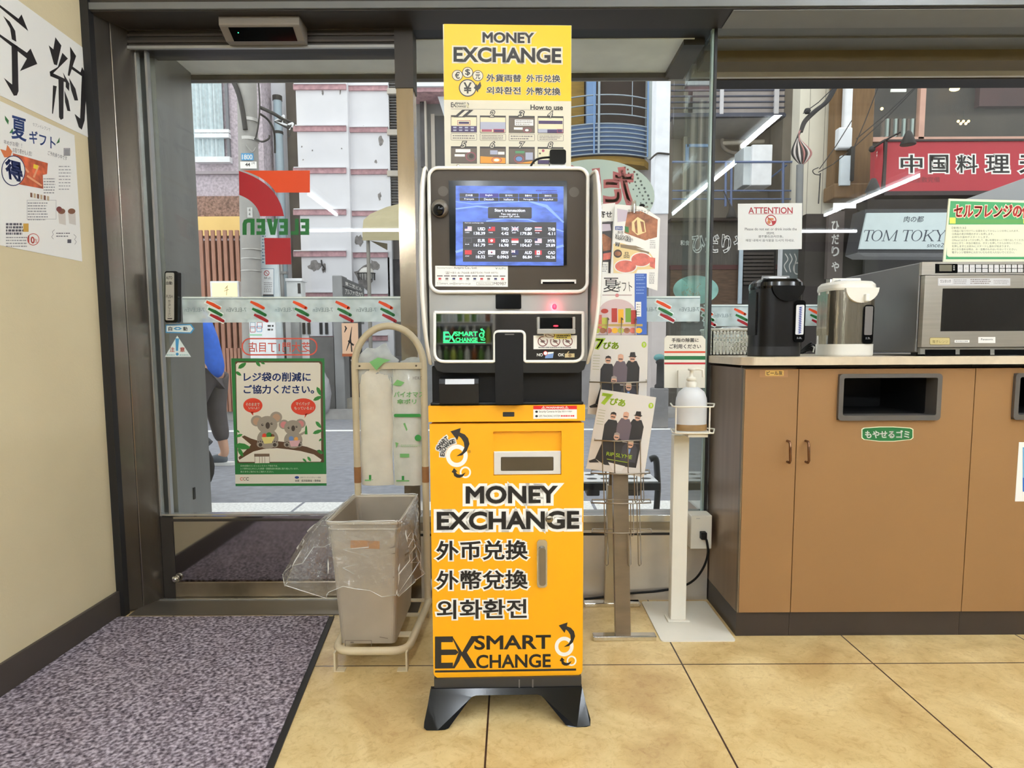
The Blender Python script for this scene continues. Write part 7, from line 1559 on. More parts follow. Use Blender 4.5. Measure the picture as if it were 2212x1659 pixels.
g = t.g(); g.prism([bpt(a, zb5 - 0.12, rb - 0.02) for a in A] + [Vector((cx3 + 0.8, Y + 0.4, zb5 - 0.12)), Vector((cx3 - 0.8, Y + 0.4, zb5 - 0.12))], (0, 0, 0.1), M('olive_shutter')); t.p('balcony_floor', g)
g = t.g(); bx(g, 1366, 60, 1367.5, 250, Y + 0.3, 0.02, RAIL); bx(g, 1400, 60, 1413, 345, Y + 0.2, 0.2, M('house_corner', (170, 180, 180), 0.6)); t.p('corner_strip', g)
g = t.g(); dn(g, 1200, 345, 1412, Y + 0.2, 0.1, M('ground_floor_grey', (150, 146, 146), 0.8, 0, 0.15, 4)); t.p('ground_floor', g)
# ---- white column
Y = 8.2
t = B('white_column_post', 'tall pale white square post with cable tie outside the window', 'post', 1430, Y, 0.0)
g = t.g(); a, b = W(1416, 300, Y), W(1447, 300, Y); g.box(a.x, b.x, Y, Y + 0.25, 1.0 + (W(1430, 462, Y).z - 1.0), 5.2, M('post_white', (236, 240, 246), 0.6)); c_ = t.p('upper_post', g, bev=0.01)
g = t.g(); g.tube(curve([W(1404, 345, Y - 0.02), W(1416, 334, Y - 0.02), W(1424, 331, Y - 0.02), W(1446, 333, Y - 0.02)]), 0.012, BLC, 6); t.p('cable_tie', g, c_)
g = t.g(); a, b = W(1412, 500, Y), W(1443, 500, Y); g.box(a.x, b.x, Y + 0.02, Y + 0.25, 0.0, W(1430, 460, Y).z, M('post_blush', (206, 196, 192), 0.7, 0, 0.06, 5)); t.p('lower_post', g)
Yq = 7.9
t = B('bollard', 'dark short post with teal cap on a grey stone block beyond the window', 'bollard', 1425, Yq, 0.0)
p = W(1427, 776, Yq); q0 = W(1425, 838, Yq); g = t.g(); g.box(q0.x - 0.10, q0.x + 0.09, Yq - 0.09, Yq + 0.09, 0, q0.z, M('block_stone', (132, 130, 130), 0.8, 0, 0.1, 8)); t.p('stone_block', g, bev=0.01)
g = t.g(); g.lathe([(0.07, q0.z), (0.07, q0.z + 0.03), (0.05, q0.z + 0.05), (0.046, p.z - 0.06), (0.06, p.z - 0.04), (0.05, p.z)], (p.x, Yq, 0.0), M('bollard_grey', (50, 48, 48), 0.7), 14); t.p('shaft', g)
g = t.g(); g.ball((p.x - 0.015, Yq, p.z + 0.02), 0.05, M('teal_cap', (96, 150, 150), 0.5), 10, (1.4, 1, 0.9)); t.p('cap', g)
# ---- grey building with slatted balcony
Y = 10.4
t = B('grey_building', 'grey-beige building with slatted steel balcony and blue-railed stair', 'building', 1590, Y)
GBW = M('grey_beige_wall', (128, 120, 110), 0.8, 0, 0.1, 4)
g = t.g(); dn(g, 1446, 60, 1740, Y, 0.3, GBW); t.p('wall', g)
g = t.g(); bx(g, 1484, 178, 1522, 262, Y - 0.03, 0.04, M('dark_pane')); bx(g, 1478, 60, 1486, 440, Y - 0.08, 0.1, M('frame_beige', (178, 170, 154), 0.7)); bx(g, 1484, 262, 1526, 290, Y - 0.06, 0.08, M('frame_beige')); bx(g, 1484, 290, 1526, 420, Y - 0.03, 0.04, M('pane_grey', (98, 96, 92), 0.4, 0, 0.1, 6)); t.p('window', g)
Yb = 9.7
g = t.g(); bx(g, 1500, 60, 1696, 248, Yb + 0.1, 0.06, M('balcony_back', (206, 196, 192), 0.7)); t.p('balcony_wall', g)
for k in range(10):
    v = 130 + 12.6 * k; g = t.g(); bx(g, 1450, v, 1696, v + 3, Yb, 0.03, M('slat_steel', (78, 80, 92), 0.5, 0.3)); t.p('balcony_slat', g)
for u0, u1 in ((1557, 1565), (1675, 1685)): g = t.g(); bx(g, u0, 60, u1, 246, Yb - 0.02, 0.04, M('post_pale', (200, 198, 200), 0.5)); t.p('balcony_post', g)
g = t.g(); bx(g, 1450, 246, 1698, 252, Yb - 0.02, 0.2, M('slat_steel')); g.prism([W(1450, 252, Yb), W(1690, 252, Yb), W(1620, 300, Y), W(1450, 300, Y)], (0, 0.02, 0.03), M('balcony_soffit', (150, 146, 142), 0.8)); g.prism([W(1690, 252, Yb), W(1698, 250, Yb), W(1626, 304, Y), W(1614, 302, Y)], (0, 0.02, 0.0), M('umber_wall')); t.p('balcony_underside', g)
g = t.g(); g.tube(curve([W(1560, 300, Y - 0.2), W(1562, 318, Y - 0.2), W(1580, 330, Y - 0.2), W(1602, 332, Y - 0.2)]), 0.03, GBW, 8); g.tube([W(1560, 310, Y - 0.2), W(1650, 306, Y - 0.2)], 0.035, M('frame_beige'), 8); g.tube([W(1600, 304, Y - 0.2), W(1600, 325, Y - 0.2)], 0.025, M('frame_beige'), 8); t.p('drain_pipe', g)
g = t.g(); bx(g, 1606, 316, 1624, 400, 9.55, 0.4, M('unit_side', (208, 216, 218), 0.5)); bx(g, 1624, 312, 1668, 400, 9.5, 0.45, M('unit_white', (238, 240, 242), 0.5)); t.p('cooling_unit', g, bev=0.01)
BR = M('rail_blue', (96, 112, 150), 0.5, 0.2)
for v in (350, 412, 430): g = t.g(); g.tube([W(1452, v, 9.5), W(1712, v, 9.5)], 0.011 if v > 350 else 0.016, BR, 6); t.p('stair_rail', g)
for u in (1568, 1580, 1692): g = t.g(); g.tube([W(u, 350, 9.5), W(u - 1, 446, 9.5)], 0.018, BR, 6); t.p('stair_post', g)
g = t.g(); g.tube([W(1700, 356, 9.55), W(1665, 384, 9.7)], 0.012, BR, 6); bx(g, 1484, 311, 1536, 317, 9.6, 0.04, M('balcony_blue')); bx(g, 1531, 311, 1538, 352, 9.6, 0.04, M('balcony_blue')); bx(g, 1482, 311, 1488, 352, 9.6, 0.04, M('balcony_blue')); t.p('blue_frame', g)
g = t.g(); bx(g, 1450, 470, 1705, 476, 9.45, 0.4, M('umber_wall')); dn(g, 1446, 476, 1708, 9.6, 0.28, M('weathered_board', (88, 83, 76), 0.8, 0, 0.2, 10, stretch=(8, 8, 0.6))); t.p('lower_wall', g)
g = t.g(); g.on(9.59); g.text('和食', (1470, 519, 1489, 530), PAPER, 1, 0.02); g.text('ひだりや', (1496, 507, 1612, 545), PAPER, 1, 0.045); t.p('wall_lettering', g, label='white brush lettering')
g = t.g(); bx(g, 1448, 572, 1706, 582, 9.56, 0.05, M('maroon_strip', (84, 48, 44), 0.7)); bx(g, 1448, 582, 1600, 690, 9.57, 0.04, M('timber_dark', (92, 70, 52), 0.7, 0, 0.3, 8, stretch=(1, 1, 8))); t.p('timber_band', g)
for k in range(9): g = t.g(); v = 545 + 8 * k; bx(g, 1606, v, 1672, v + 5.5, 9.52, 0.03, M('louvre_dark', (72, 64, 58), 0.6)); t.p('louvre', g)
g = t.g(); bx(g, 1604, 540, 1674, 690, 9.555, 0.03, M('louvre_back', (40, 36, 34), 0.7)); bx(g, 1596, 540, 1604, 656, 9.5, 0.03, M('pale_pipe', (188, 204, 214), 0.5)); t.p('louvre_window', g)
g = t.g(); c = W(1580, 460, 9.3); g.tube([W(1563, 412, 9.4), W(1580, 448, 9.32)], 0.01, BLC, 6); g.lathe([(0.02, 0.09), (0.035, 0.06), (0.075, -0.06), (0.07, -0.07)], c, BLC, 12); t.p('spot_lamp', g)
# glass door with white drawing
t = B('etched_glass_door', 'grey glass door with white swirl drawing between notice and black pot', 'door panel', 1712, 9.15); g = t.g(); bx(g, 1684, 535, 1740, 895, 9.15, 0.05, M('grey_glass', (132, 140, 140), 0.15, 0, 0.06)); bx(g, 1680, 535, 1685, 895, 9.13, 0.08, WF); d_ = t.p('leaf', g); g = t.g(); g.on(9.148)
for k in range(4): g.line([tuple(p)[:2] for p in curve([(1696 + 10 * k, 548, 0), (1702 + 9 * k, 560, 0), (1694 + 11 * k, 574, 0), (1700 + 8 * k, 588, 0)], 5)], 2.2, PAPER, 1)
g.ring(1722, 580, 9, 7, PAPER, 1, 1.5); t.p('swirl_drawing', g, d_)
# ---- beige wall, wire bundle, conduit
Y = 9.3
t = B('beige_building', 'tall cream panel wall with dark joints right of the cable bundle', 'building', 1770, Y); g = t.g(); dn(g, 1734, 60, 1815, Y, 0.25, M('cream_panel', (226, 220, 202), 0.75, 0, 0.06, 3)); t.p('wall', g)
g = t.g()
for u in (1748, 1781): bx(g, u, 60, u + 1, 470, Y - 0.002, 0.004, M('joint_grey', (150, 144, 132), 0.8))
t.p('joint', g); g = t.g(); dn(g, 1698, 60, 1736, Y + 0.6, 0.46, M('side_wall_taupe', (134, 126, 116), 0.8, 0, 0.1, 5)); t.p('side_wall', g)  # taupe wall set back beside the cream panels
t = B('cable_bundle', 'thick black cable bundle fanning into a striped bell above the conduit', 'cable', 1740, 8.75, W(1728, 440, 8.75).z)
Yc = 8.75
g = t.g()
for k in range(3): g.tube(curve([W(1825 + 5 * k, 140, Yc), W(1806 + 2 * k, 180, Yc), W(1786 + k, 218, Yc), W(1762 - k, 240, Yc), W(1740 - k, 262, Yc), W(1730, 285, Yc)]), 0.026, BLC, 8)
t.p('main_cable', g)
for k in range(9):
    f = (k - 4) / 4; g = t.g(); g.tube(curve([W(1730, 280, Yc), W(1724 + 2 * f, 300, Yc - 0.03), W(1731 + 19 * f, 326, Yc - 0.05 * (1 - f * f)), W(1732 + 16 * f, 340, Yc - 0.05 * (1 - f * f)), W(1732, 356, Yc)]), 0.017, (BLC, M('wire_pale', (216, 206, 200), 0.6), M('wire_rose', (176, 120, 116), 0.6))[(0, 1, 0, 1, 0, 2, 0, 1, 2)[k]], 6); t.p('wire', g)
g = t.g(); g.tube([W(1728, 356, Yc), W(1726, 470, Yc)], 0.045, M('conduit_grey', (128, 130, 130), 0.5, 0.3), 10); t.p('conduit', g)
g = t.g(); g.lathe([(0.03, -0.03), (0.045, 0), (0.03, 0.03)], W(1744, 240, Yc - 0.05), BLC, 10); t.p('insulator', g)
g = t.g()
for (a, b) in (((1735, 245), (1800, 190)), ((1770, 365), (1840, 260)), ((1768, 372), (1830, 330)), ((1845, 318), (1990, 178)), ((1840, 330), (1900, 180)), ((1850, 300), (1985, 180))): g.tube([W(*a, Yc - 0.2), W((a[0] + b[0]) / 2, (a[1] + b[1]) / 2 + 4, Yc - 0.2), W(*b, Yc - 0.2)], 0.006, BLC, 5)
g.tube(curve([W(1772, 378, Yc - 0.2), W(1760, 376, Yc - 0.2), W(1756, 368, Yc - 0.2), W(1768, 362, Yc - 0.2)]), 0.006, BLC, 5); g.tube([W(1772, 374, Yc - 0.2), W(1768, 440, Yc - 0.2)], 0.008, BLC, 5); t.p('thin_wire', g)
# ---- timber restaurant with signs
Y = 9.05
OAK = M('brown_oak', (120, 92, 60), 0.7, 0, 0.15, 6, stretch=(4, 4, 0.5))
t = B('timber_restaurant', 'brown timber restaurant front with lamplit upper windows', 'building', 2000, Y)
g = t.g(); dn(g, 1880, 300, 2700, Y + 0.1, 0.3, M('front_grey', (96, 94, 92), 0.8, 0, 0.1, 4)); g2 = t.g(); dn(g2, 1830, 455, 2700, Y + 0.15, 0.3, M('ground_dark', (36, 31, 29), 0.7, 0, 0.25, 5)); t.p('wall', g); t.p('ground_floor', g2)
g = t.g(); bx(g, 1806, 60, 1890, 400, Y, 0.22, OAK); bx(g, 1802, 395, 1885, 428, Y - 0.1, 0.32, OAK); t.p('corner_post', g, bev=0.02)
g = t.g(); bx(g, 1828, 60, 1845, 276, Y - 0.1, 0.1, WF); bx(g, 1812, 274, 1842, 320, Y - 0.12, 0.12, M('white_plaster')); t.p('white_pipe', g, bev=0.02)
g = t.g(); bx(g, 1838, 316, 1846, 390, Y - 0.15, 0.12, BLC); bx(g, 1816, 336, 1838, 400, Y - 0.14, 0.05, M('pale_paper_board', (214, 226, 232), 0.6)); t.p('menu_board', g)
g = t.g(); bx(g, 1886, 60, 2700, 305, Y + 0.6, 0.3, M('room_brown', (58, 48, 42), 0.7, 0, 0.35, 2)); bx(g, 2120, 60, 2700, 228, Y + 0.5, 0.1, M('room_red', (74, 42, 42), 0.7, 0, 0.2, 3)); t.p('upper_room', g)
g = t.g(); bx(g, 1990, 60, 2002, 300, Y + 0.05, 0.08, M('mullion_rose', (206, 164, 146), 0.6)); bx(g, 1886, 294, 2700, 304, Y + 0.05, 0.1, M('mullion_rose')); t.p('window_frame', g)
g = t.g(); bx(g, 1886, 60, 2700, 296, Y + 0.08, 0.02, GLASS); t.p('window_glass', g)
for k in range(9): g = t.g(); u = 1906 + 9 * k; bx(g, u, 256, u + 5, 294, Y + 0.4, 0.04, mc('bottle_pale', (176, 192, 190)) if k % 2 else mc('bottle_brown', (96, 74, 62))); t.p('bar_bottle', g)
BULB = M('warm_bulb', (255, 208, 130), 0.5, 0, 0, emit=6.0)
g = t.g(); g.ball(W(2062, 192, Y + 0.45), 0.045, BULB, 10, (1.6, 1, 0.7)); t.p('ceiling_bulb', g)
for k in range(5): g = t.g(); g.ball(W(2070 + 5.5 * k, 262 + (k % 2) * 5, Y + 0.4), 0.018, BULB, 8); t.p('chandelier_bulb', g)
g = t.g(); g.tube([W(2081, 240, Y + 0.42), W(2081, 258, Y + 0.42)], 0.006, BLC, 6); g.tube([W(2068, 266, Y + 0.42), W(2094, 266, Y + 0.42)], 0.006, BLC, 6); t.p('chandelier_arm', g); g = t.g(); g.ball(W(1905, 235, Y + 0.4), 0.02, BULB, 8); t.p('wall_bulb', g)
g = t.g(); bx(g, 1925, 192, 1958, 198, Y + 0.5, 0.02, mc('lit_strip', (226, 226, 220), emit=0.6)); t.p('lit_strip', g)
# red sign
RSG = M('sign_crimson', (178, 34, 52), 0.4, 0, 0.04, 3)
Ys = 8.4
t = B('red_restaurant_sign', 'long red box sign with white outlined black characters', 'sign', 2050, Ys, W(2050, 414, Ys).z)
g = t.g(); a, b = W(1914, 303, Ys), W(2750, 412, Ys); g.box(a.x, b.x, Ys, Ys + 0.18, b.z, a.z, RSG); bxs = t.p('box', g)
g = t.g(); bx(g, 1910, 299, 2750, 303.5, Ys - 0.02, 0.22, M('sign_edge', (48, 34, 36), 0.5)); bx(g, 1910, 411, 2750, 420, Ys - 0.02, 0.22, M('sign_edge')); bx(g, 1909, 300, 1915, 418, Ys - 0.02, 0.1, M('sign_edge')); t.p('edge_frame', g, bxs)
g = t.g(); g.on(Ys)
for k, ch in enumerate('中国料理'): 
    u = (1946, 2008, 2067, 2130)[k]; g.text(ch, (u, 335, u + (46, 40, 44, 50)[k], 373), KANB, 2, 0.014, PAPER, outr=0.075)
g.text('天', (2203, 336, 2250, 373), KANB, 2, 0.024, PAPER, outr=0.085)
g.text('宴会座敷完備', (1949, 382, 2030, 394), mc('sign_edge2', (110, 30, 40)), 2)
t.p('lettering', g, bxs, label='black characters with white outline')
g = t.g(); g.prism([W(1890, 318, Ys + 0.1), W(1908, 308, Ys), W(1907, 412, Ys), W(1888, 404, Ys + 0.1)], (0, 0.1, 0), RSG); g.pm = lambda u, v, l: W(u, v, Ys + 0.02 + 0.08 * (1908 - u) / 20 ) - Vector((0, 0.004 * l, 0))
for k, ch in enumerate('御膳所'): v = 326 + 34 * k; g.text(ch, (1893, v, 1905, v + 19), PAPER, 1, 0.02)
t.p('side_face', g, bxs)
for (a, b, c_) in (((1884, 322), (1946, 285), (1962, 300)), ((1868, 430), (1884, 404), (1886, 402))):
    g = t.g(); e = W(*c_, Ys - 0.3); g.tube(curve([W(*a, Ys + 0.05), W((a[0] + b[0]) / 2, (a[1] + b[1]) / 2 - 2, Ys - 0.15), W(*b, Ys - 0.3)]), 0.011, BLC, 6)
    g.lathe([(0.024, 0.09), (0.04, 0.065), (0.09, -0.065), (0.085, -0.07)], e, BLC, 12); g.ball(W(*a, Ys + 0.05), 0.04, BLC, 10); t.p('lamp_arm', g)
# pale slanted sign
Ys = 8.2
t = B('pale_shop_sign', 'pale green shop sign with italic lettering in dark slanted frame', 'sign', 1950, Ys, W(1950, 552, Ys).z)
g = t.g(); g.prism([W(u, v, Ys + 0.03) for u, v in ((1869, 452), (2250, 450), (2250, 548), (1852, 546))], (0, 0.3, 0), M('sign_frame_dark', (66, 66, 68), 0.5)); f_ = t.p('frame', g)
g = t.g(); g.prism([W(u, v, Ys) for u, v in ((1873, 460), (2250, 458), (2250, 539), (1856, 538))], (0, 0.03, 0), M('sign_mint', (206, 220, 220), 0.4, 0, 0.03)); g.on(Ys)
g.text('肉の都', (1953, 467, 1995, 480), mc('ink_slate', (64, 72, 84)), 1, 0.01, slant=0.2)
SLT2 = mc('ink_slate')
def serif(ch, u, w, v0=497, v1=521):      # italic roman capitals drawn stroke by stroke
    h = v1 - v0; sl = 0.25
    q = lambda x, y: (u + w * x + sl * h * (1 - y) - 2, v0 + h * y)
    Ln = lambda pts, wd: g.line([q(*p) for p in pts], wd, SLT2, 1)
    if ch == 'T': Ln([(0, 0.03), (1, 0.03)], 1.3); Ln([(0.5, 0), (0.5, 1)], 3.2); Ln([(0.3, 0.98), (0.7, 0.98)], 1.2); Ln([(0.02, 0), (0, 0.22)], 1.2); Ln([(0.98, 0), (1, 0.22)], 1.2)
    if ch == 'O': 
        n = 28; o = [(0.5 + 0.5 * math.cos(2 * math.pi * i / n), 0.5 + 0.5 * math.sin(2 * math.pi * i / n)) for i in range(n + 1)]; i_ = [(0.5 + 0.37 * math.cos(2 * math.pi * i / n), 0.5 + 0.46 * math.sin(2 * math.pi * i / n)) for i in range(n + 1)]
        g.add([g.pm(*q(*p), 1) for pr in zip(o, i_) for p in pr], [(2 * k, 2 * k + 1, 2 * k + 3, 2 * k + 2) for k in range(n)], SLT2)
    if ch == 'M': Ln([(0.08, 1), (0.12, 0)], 1.3); Ln([(0.12, 0), (0.5, 0.95)], 3); Ln([(0.5, 0.95), (0.9, 0)], 1.3); Ln([(0.9, 0), (0.92, 1)], 3); Ln([(-0.04, 0.98), (0.2, 0.98)], 1.2); Ln([(0.78, 0.98), (1.05, 0.98)], 1.2)
    if ch == 'K': Ln([(0.18, 0), (0.18, 1)], 3.2); Ln([(0.2, 0.58), (0.85, 0.03)], 1.3); Ln([(0.4, 0.42), (0.9, 0.97)], 3); Ln([(0.0, 0.98), (0.36, 0.98)], 1.2); Ln([(0, 0.03), (0.36, 0.03)], 1.2); Ln([(0.65, 0.03), (1, 0.03)], 1.2); Ln([(0.75, 0.98), (1.05, 0.98)], 1.2)
    if ch == 'Y': Ln([(0.08, 0), (0.5, 0.52)], 3); Ln([(0.92, 0), (0.5, 0.52)], 1.3); Ln([(0.5, 0.5), (0.5, 1)], 3.2); Ln([(0.3, 0.98), (0.7, 0.98)], 1.2); Ln([(-0.06, 0.03), (0.24, 0.03)], 1.2); Ln([(0.76, 0.03), (1.06, 0.03)], 1.2)
for ch, u, w in (('T', 1864, 20), ('O', 1882, 23), ('M', 1907, 30), ('T', 1948, 20), ('O', 1968, 23), ('K', 1993, 25), ('Y', 2019, 22), ('O', 2042, 23)): serif(ch, u, w)
g.text('since20', (2003, 525, 2046, 534), SLT2, 1, slant=0.25); t.p('face', g, f_, label='pale face with grey italic lettering')
g = t.g(); g.prism([W(1852, 546, Ys + 0.0), W(2250, 548, Ys), W(2250, 556, Ys + 0.1), W(1868, 554, Ys + 0.1)], (0, 0.3, 0), M('sign_sill', (190, 190, 188), 0.5)); t.p('lower_lip', g, f_)
# upright board
Ys = 8.6
t = B('upright_sign_board', 'grey-brown upright board with white brush characters', 'sign', 1805, Ys, W(1805, 602, Ys).z)
g = t.g(); bx(g, 1789, 456, 1822, 602, Ys, 0.08, M('board_taupe', (92, 82, 78), 0.7, 0, 0.1, 6)); b_ = t.p('board', g); g = t.g(); g.on(Ys)
for k, ch in enumerate('ひだりや'): v = (478, 507, 533, 566)[k]; g.text(ch, (1797, v, 1812, v + 20), PAPER, 1, 0.03)
t.p('lettering', g, b_, label='white brush characters'); g = t.g(); dn(g, 1742, 462, 1790, Ys + 0.1, 0.2, M('umber_post', (48, 40, 36), 0.7, 0, 0.1, 5)); dn(g, 1822, 450, 1852, Ys + 0.2, 0.2, M('umber_post')); t.p('door_post', g)
g = G(W(2150, 470, 6.0)); g.prism([W(u, v, 6.0) for u, v in ((2082, 432), (2400, 318), (2400, 520), (2082, 520))], (0, 0.04, 0), M('slant_board_grey', (170, 172, 174), 0.6, 0, 0.03)); one('grey_slant_board', g, 'slanting grey board above the microwave sign', 'canopy')  # thin grey sheet with a sloping top edge
# ---- outdoor umbrella rack in the recess
Yu = 3.35
t = T('umbrella_rack', 'black tube umbrella rack with white holed top outside the window', 'rack', (W(1350, 1060, Yu).x, Yu, 0))
RB = M('rack_black', (52, 54, 58), 0.4, 0.3); zt6 = W(1350, 1040, Yu).z; ux0, ux1 = W(1262, 1040, Yu).x, W(1422, 1040, Yu).x
g = t.g(); g.box(ux0, ux1, Yu, Yu + 0.26, zt6 - 0.006, zt6, WF)
for i in range(5):
    for j in range(2): g.lathe([(0.022, 0.0005), (0.0001, 0.0006)], (ux0 + 0.05 + (ux1 - ux0 - 0.1) * i / 4, Yu + 0.075 + 0.11 * j, zt6), RB, 14, 1.3, 1.0, cap=False)
t.p('holed_top', g)
t.p('front_rail', t.g().box(ux0 - 0.01, ux1 + 0.01, Yu - 0.02, Yu, zt6 - 0.045, zt6 - 0.004, RB), bev=0.004)
g = t.g(); xh = W(1430, 1040, Yu).x
g.tube(curve([Vector((ux1 - 0.02, Yu + 0.12, zt6 + 0.095)), Vector((ux1 + 0.01, Yu + 0.12, zt6 + 0.1)), Vector((xh, Yu + 0.12, zt6 + 0.03)), Vector((xh + 0.005, Yu + 0.12, zt6 - 0.1)), Vector((xh - 0.02, Yu + 0.12, 0.02)), Vector((xh - 0.12, Yu + 0.12, 0.018))]), 0.017, RB, 10); t.p('side_hoop', g)
g = t.g(); g.tube(curve([Vector((ux0 - 0.02, Yu + 0.12, zt6 + 0.06)), Vector((ux0 - 0.03, Yu + 0.12, zt6 - 0.1)), Vector((ux0 - 0.02, Yu + 0.12, 0.02)), Vector((ux0 + 0.1, Yu + 0.12, 0.018))]), 0.017, RB, 10); t.p('side_hoop', g)
for u in (1283, 1372): 
    p = W(u, 1064, Yu); t.p('drip_cup', t.g().box(p.x - 0.035, p.x + 0.035, Yu + 0.03, Yu + 0.12, zt6 - 0.085, zt6 - 0.045, M('cup_grey', (70, 72, 76), 0.5)), bev=0.006)
t.p('base_tray', t.g().box(ux0, ux1, Yu + 0.02, Yu + 0.24, 0.012, 0.03, M('galvanised')))
# ---- parked two-wheeler, mostly hidden by the steel side wall
Yv = 4.3
p = W(428, 1052, Yv)
t = T('scooter', 'black scooter wheel and mudguard showing past the steel side wall', 'scooter', (p.x, Yv, 0))
rw = 0.205; wc = Vector((W(465, 1052, Yv).x - rw, Yv, rw))
g = t.g(); g.tube([wc + Vector(((rw - 0.035) * math.cos(R(15 * i)), 0, (rw - 0.035) * math.sin(R(15 * i)))) for i in range(24)], 0.035, M('tyre', (34, 33, 34), 0.8), 10, closed=True); t.p('wheel', g)
g = t.g(); g.tube([wc + Vector((0.125 * math.cos(R(15 * i)), 0, 0.125 * math.sin(R(15 * i)))) for i in range(24)], 0.012, M('galvanised'), 8, closed=True); g.lathe([(0.03, -0.04), (0.03, 0.04)], wc, M('galvanised'), 12, axis='y'); t.p('wheel_rim', g)
g = t.g(); g.tube([wc + Vector(((rw + 0.03) * math.cos(R(a)), 0, (rw + 0.03) * math.sin(R(a)))) for a in range(40, 150, 10)], 0.03, RB, 8); t.p('mudguard', g)
g = t.g(); g.tube([wc, wc + Vector((-0.2, 0, 0.55))], 0.024, RB, 8); g.box(wc.x - 0.85, wc.x - 0.3, Yv - 0.11, Yv + 0.11, 0.2, 0.55, RB); g.box(wc.x - 0.9, wc.x - 0.5, Yv - 0.1, Yv + 0.1, 0.55, 0.7, RB); t.p('body', g, bev=0.03)
g = t.g(); w2_ = wc + Vector((-1.15, 0, 0)); g.tube([w2_ + Vector(((rw - 0.035) * math.cos(R(15 * i)), 0, (rw - 0.035) * math.sin(R(15 * i)))) for i in range(24)], 0.035, M('tyre'), 10, closed=True); t.p('wheel', g)

# ---- passer-by in a blue shirt
YP = 5.4
def P3(u, v, dy=0.0): return W(u, v, YP + dy)
def skinned(name, joints, edges, m, parent, org, sub=2):
    me = bpy.data.meshes.new(name); me.from_pydata([tuple(Vector(j[0]) - Vector(org)) for j in joints], edges, []); o = bpy.data.objects.new(name, me); COL.objects.link(o); o.parent = parent
    sk = o.modifiers.new('skin', 'SKIN'); me.skin_vertices or None
    for i, j in enumerate(joints):
        sv = me.skin_vertices[0].data[i]; r_ = j[1]; sv.radius = r_ if isinstance(r_, tuple) else (r_, r_); sv.use_root = (i == 0)
    sk.use_smooth_shade = True
    ss = o.modifiers.new('smooth', 'SUBSURF'); ss.levels = sub; ss.render_levels = sub
    me.materials.append(m); return o
org = Vector((W(440, 900, YP).x, YP, 0.0))
t = T('person', 'person in blue shirt, dark cropped trousers and sneakers walking past the door', 'person', org)
SK = M('skin', (206, 160, 134), 0.5, 0, 0.04, 20); BS = M('blue_shirt', (48, 106, 214), 0.8, 0, 0.1, 30, 0.3, 18); TR2 = M('grey_trousers', (84, 78, 80), 0.8, 0, 0.12, 16, 0.4, 20); SHO = M('sneaker_grey', (92, 100, 108), 0.7, 0, 0.1, 20)
hx = P3(452, 800); hip = Vector((hx.x, YP, 0.80))
kR = P3(466, 885, 0.08); aR = P3(487, 978, 0.08); aR.z = 0.10
kL = hip + Vector((-0.16, -0.08, -0.38)); aL = hip + Vector((-0.20, -0.08, -0.71))
ch = hip + Vector((-0.08, 0, 0.30)); sh = hip + Vector((-0.13, 0, 0.50)); nk = hip + Vector((-0.18, 0, 0.60)); hd = hip + Vector((-0.23, 0, 0.74))
J = [(hip, (0.11, 0.13)), (hip + Vector((-0.03, 0, 0.14)), (0.10, 0.12)), (ch, (0.11, 0.14)), (sh, (0.09, 0.12)), (nk, 0.05), (hd - Vector((0, 0, 0.05)), 0.075), (hd + Vector((-0.005, 0, 0.04)), 0.09), (hd + Vector((0, 0, 0.12)), 0.06),
     (hip + Vector((0.01, 0.09, -0.06)), 0.085), (kR, 0.056), (aR, 0.038), (aR + Vector((-0.07, 0, -0.055)), 0.035), (aR + Vector((-0.14, 0, -0.065)), 0.026),
     (hip + Vector((-0.02, -0.09, -0.06)), 0.085), (kL, 0.056), (aL, 0.038), (aL + Vector((-0.07, 0, -0.045)), 0.035), (aL + Vector((-0.14, 0, -0.055)), 0.026),
     (sh + Vector((0.0, 0.17, -0.03)), 0.048), (sh + Vector((-0.08, 0.20, -0.26)), 0.038), (sh + Vector((-0.26, 0.16, -0.38)), 0.028), (sh + Vector((-0.33, 0.15, -0.40)), 0.03),
     (sh + Vector((0.0, -0.17, -0.03)), 0.048), (sh + Vector((0.0, -0.20, -0.28)), 0.038), (sh + Vector((-0.14, -0.16, -0.44)), 0.028), (sh + Vector((-0.19, -0.15, -0.50)), 0.03)]
E_ = [(0, 1), (1, 2), (2, 3), (3, 4), (4, 5), (5, 6), (6, 7), (0, 8), (8, 9), (9, 10), (10, 11), (11, 12), (0, 13), (13, 14), (14, 15), (15, 16), (16, 17), (3, 18), (18, 19), (19, 20), (20, 21), (3, 22), (22, 23), (23, 24), (24, 25)]
skinned('body', J, E_, SK, t.e, org)
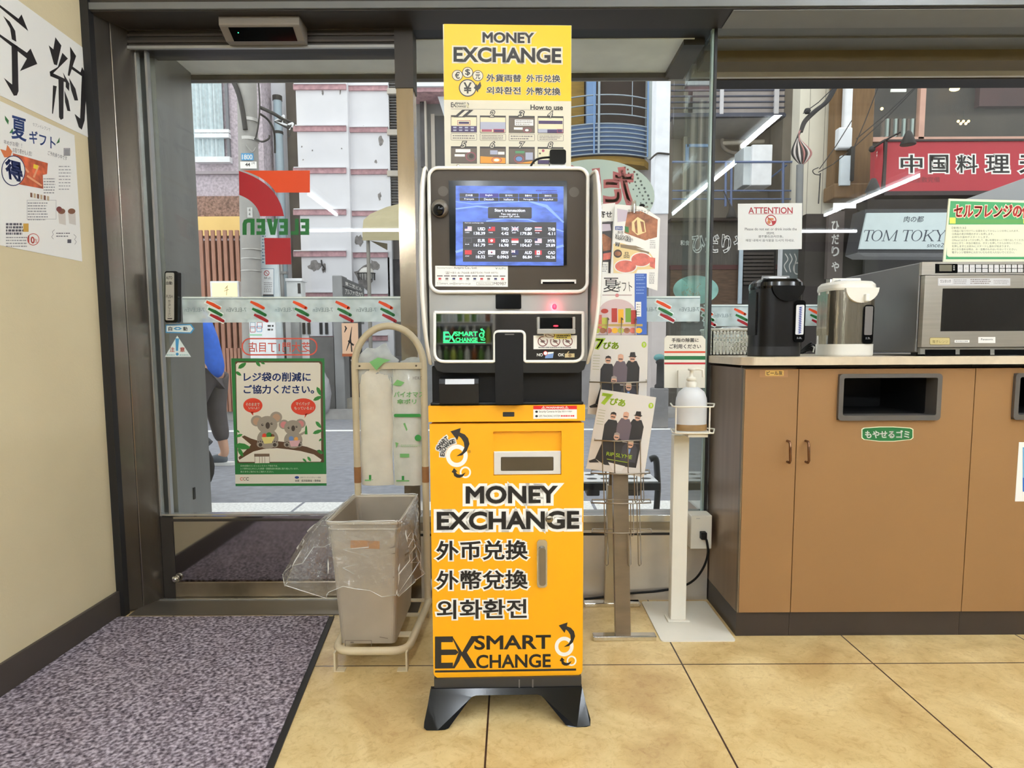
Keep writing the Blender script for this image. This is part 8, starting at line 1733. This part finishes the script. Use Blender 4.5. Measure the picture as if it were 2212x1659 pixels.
up = [(J[0][0] + Vector((0.005, 0, -0.10)), (0.142, 0.16)), (J[1][0], (0.128, 0.145)), (J[2][0], (0.138, 0.165)), (J[3][0] + Vector((0, 0, 0.01)), (0.105, 0.14)), (J[4][0] - Vector((0, 0, 0.05)), 0.062), (J[18][0], 0.066), (J[19][0] + Vector((0, 0, 0.10)), 0.062), (J[22][0], 0.066), (J[23][0] + Vector((0, 0, 0.10)), 0.062)]
skinned('shirt', up, [(0, 1), (1, 2), (2, 3), (3, 4), (3, 5), (5, 6), (3, 7), (7, 8)], BS, t.e, org)
lw = [(hip + Vector((0, 0, 0.05)), (0.124, 0.142)), (J[8][0], 0.112), (kR, 0.088), (aR + (kR - aR) * 0.24, 0.064), (J[13][0], 0.112), (kL, 0.088), (aL + (kL - aL) * 0.24, 0.064)]
skinned('trousers', lw, [(0, 1), (1, 2), (2, 3), (0, 4), (4, 5), (5, 6)], TR2, t.e, org)
for a in (aR, aL):
    zf0 = a.z - 0.10
    o_ = skinned('shoe', [(Vector((a.x + 0.02, a.y, zf0 + 0.055)), 0.05), (Vector((a.x - 0.06, a.y, zf0 + 0.052)), 0.05), (Vector((a.x - 0.14, a.y, zf0 + 0.04)), (0.045, 0.036)), (Vector((a.x - 0.19, a.y, zf0 + 0.034)), (0.036, 0.028))], [(0, 1), (1, 2), (2, 3)], SHO, t.e, org)
    g = t.g(); g.prism([Vector((a.x + 0.075 * math.cos(R(q)) * (1 if math.cos(R(q)) > 0 else 2.95), a.y + 0.047 * math.sin(R(q)), zf0)) for q in range(0, 360, 20)], (0, 0, 0.026), M('sole_white', (226, 226, 224), 0.6)); t.p('sole', g, o_, label='white sole')
hr = t.g(); hr.ball(hd + Vector((0.012, 0, 0.07)), 0.103, M('dark_hair', (34, 30, 30), 0.6), 16, (1.0, 0.92, 0.9)); t.p('hair', hr)
g = t.g()
for sy in (-1, 1): g.ball(hd + Vector((-0.088, sy * 0.032, 0.03)), 0.011, M('eye_dark', (30, 26, 26), 0.3), 8); g.ball(hd + Vector((0.0, sy * 0.092, 0.02)), 0.024, SK, 8, (0.8, 0.4, 1.3))
g.ball(hd + Vector((-0.1, 0, 0.0)), 0.016, SK, 8, (1, 0.8, 1.3)); g.ball(hd + Vector((-0.086, 0, -0.042)), 0.014, M('lips', (170, 100, 96), 0.5), 8, (0.7, 1.6, 0.5)); t.p('face_features', g)
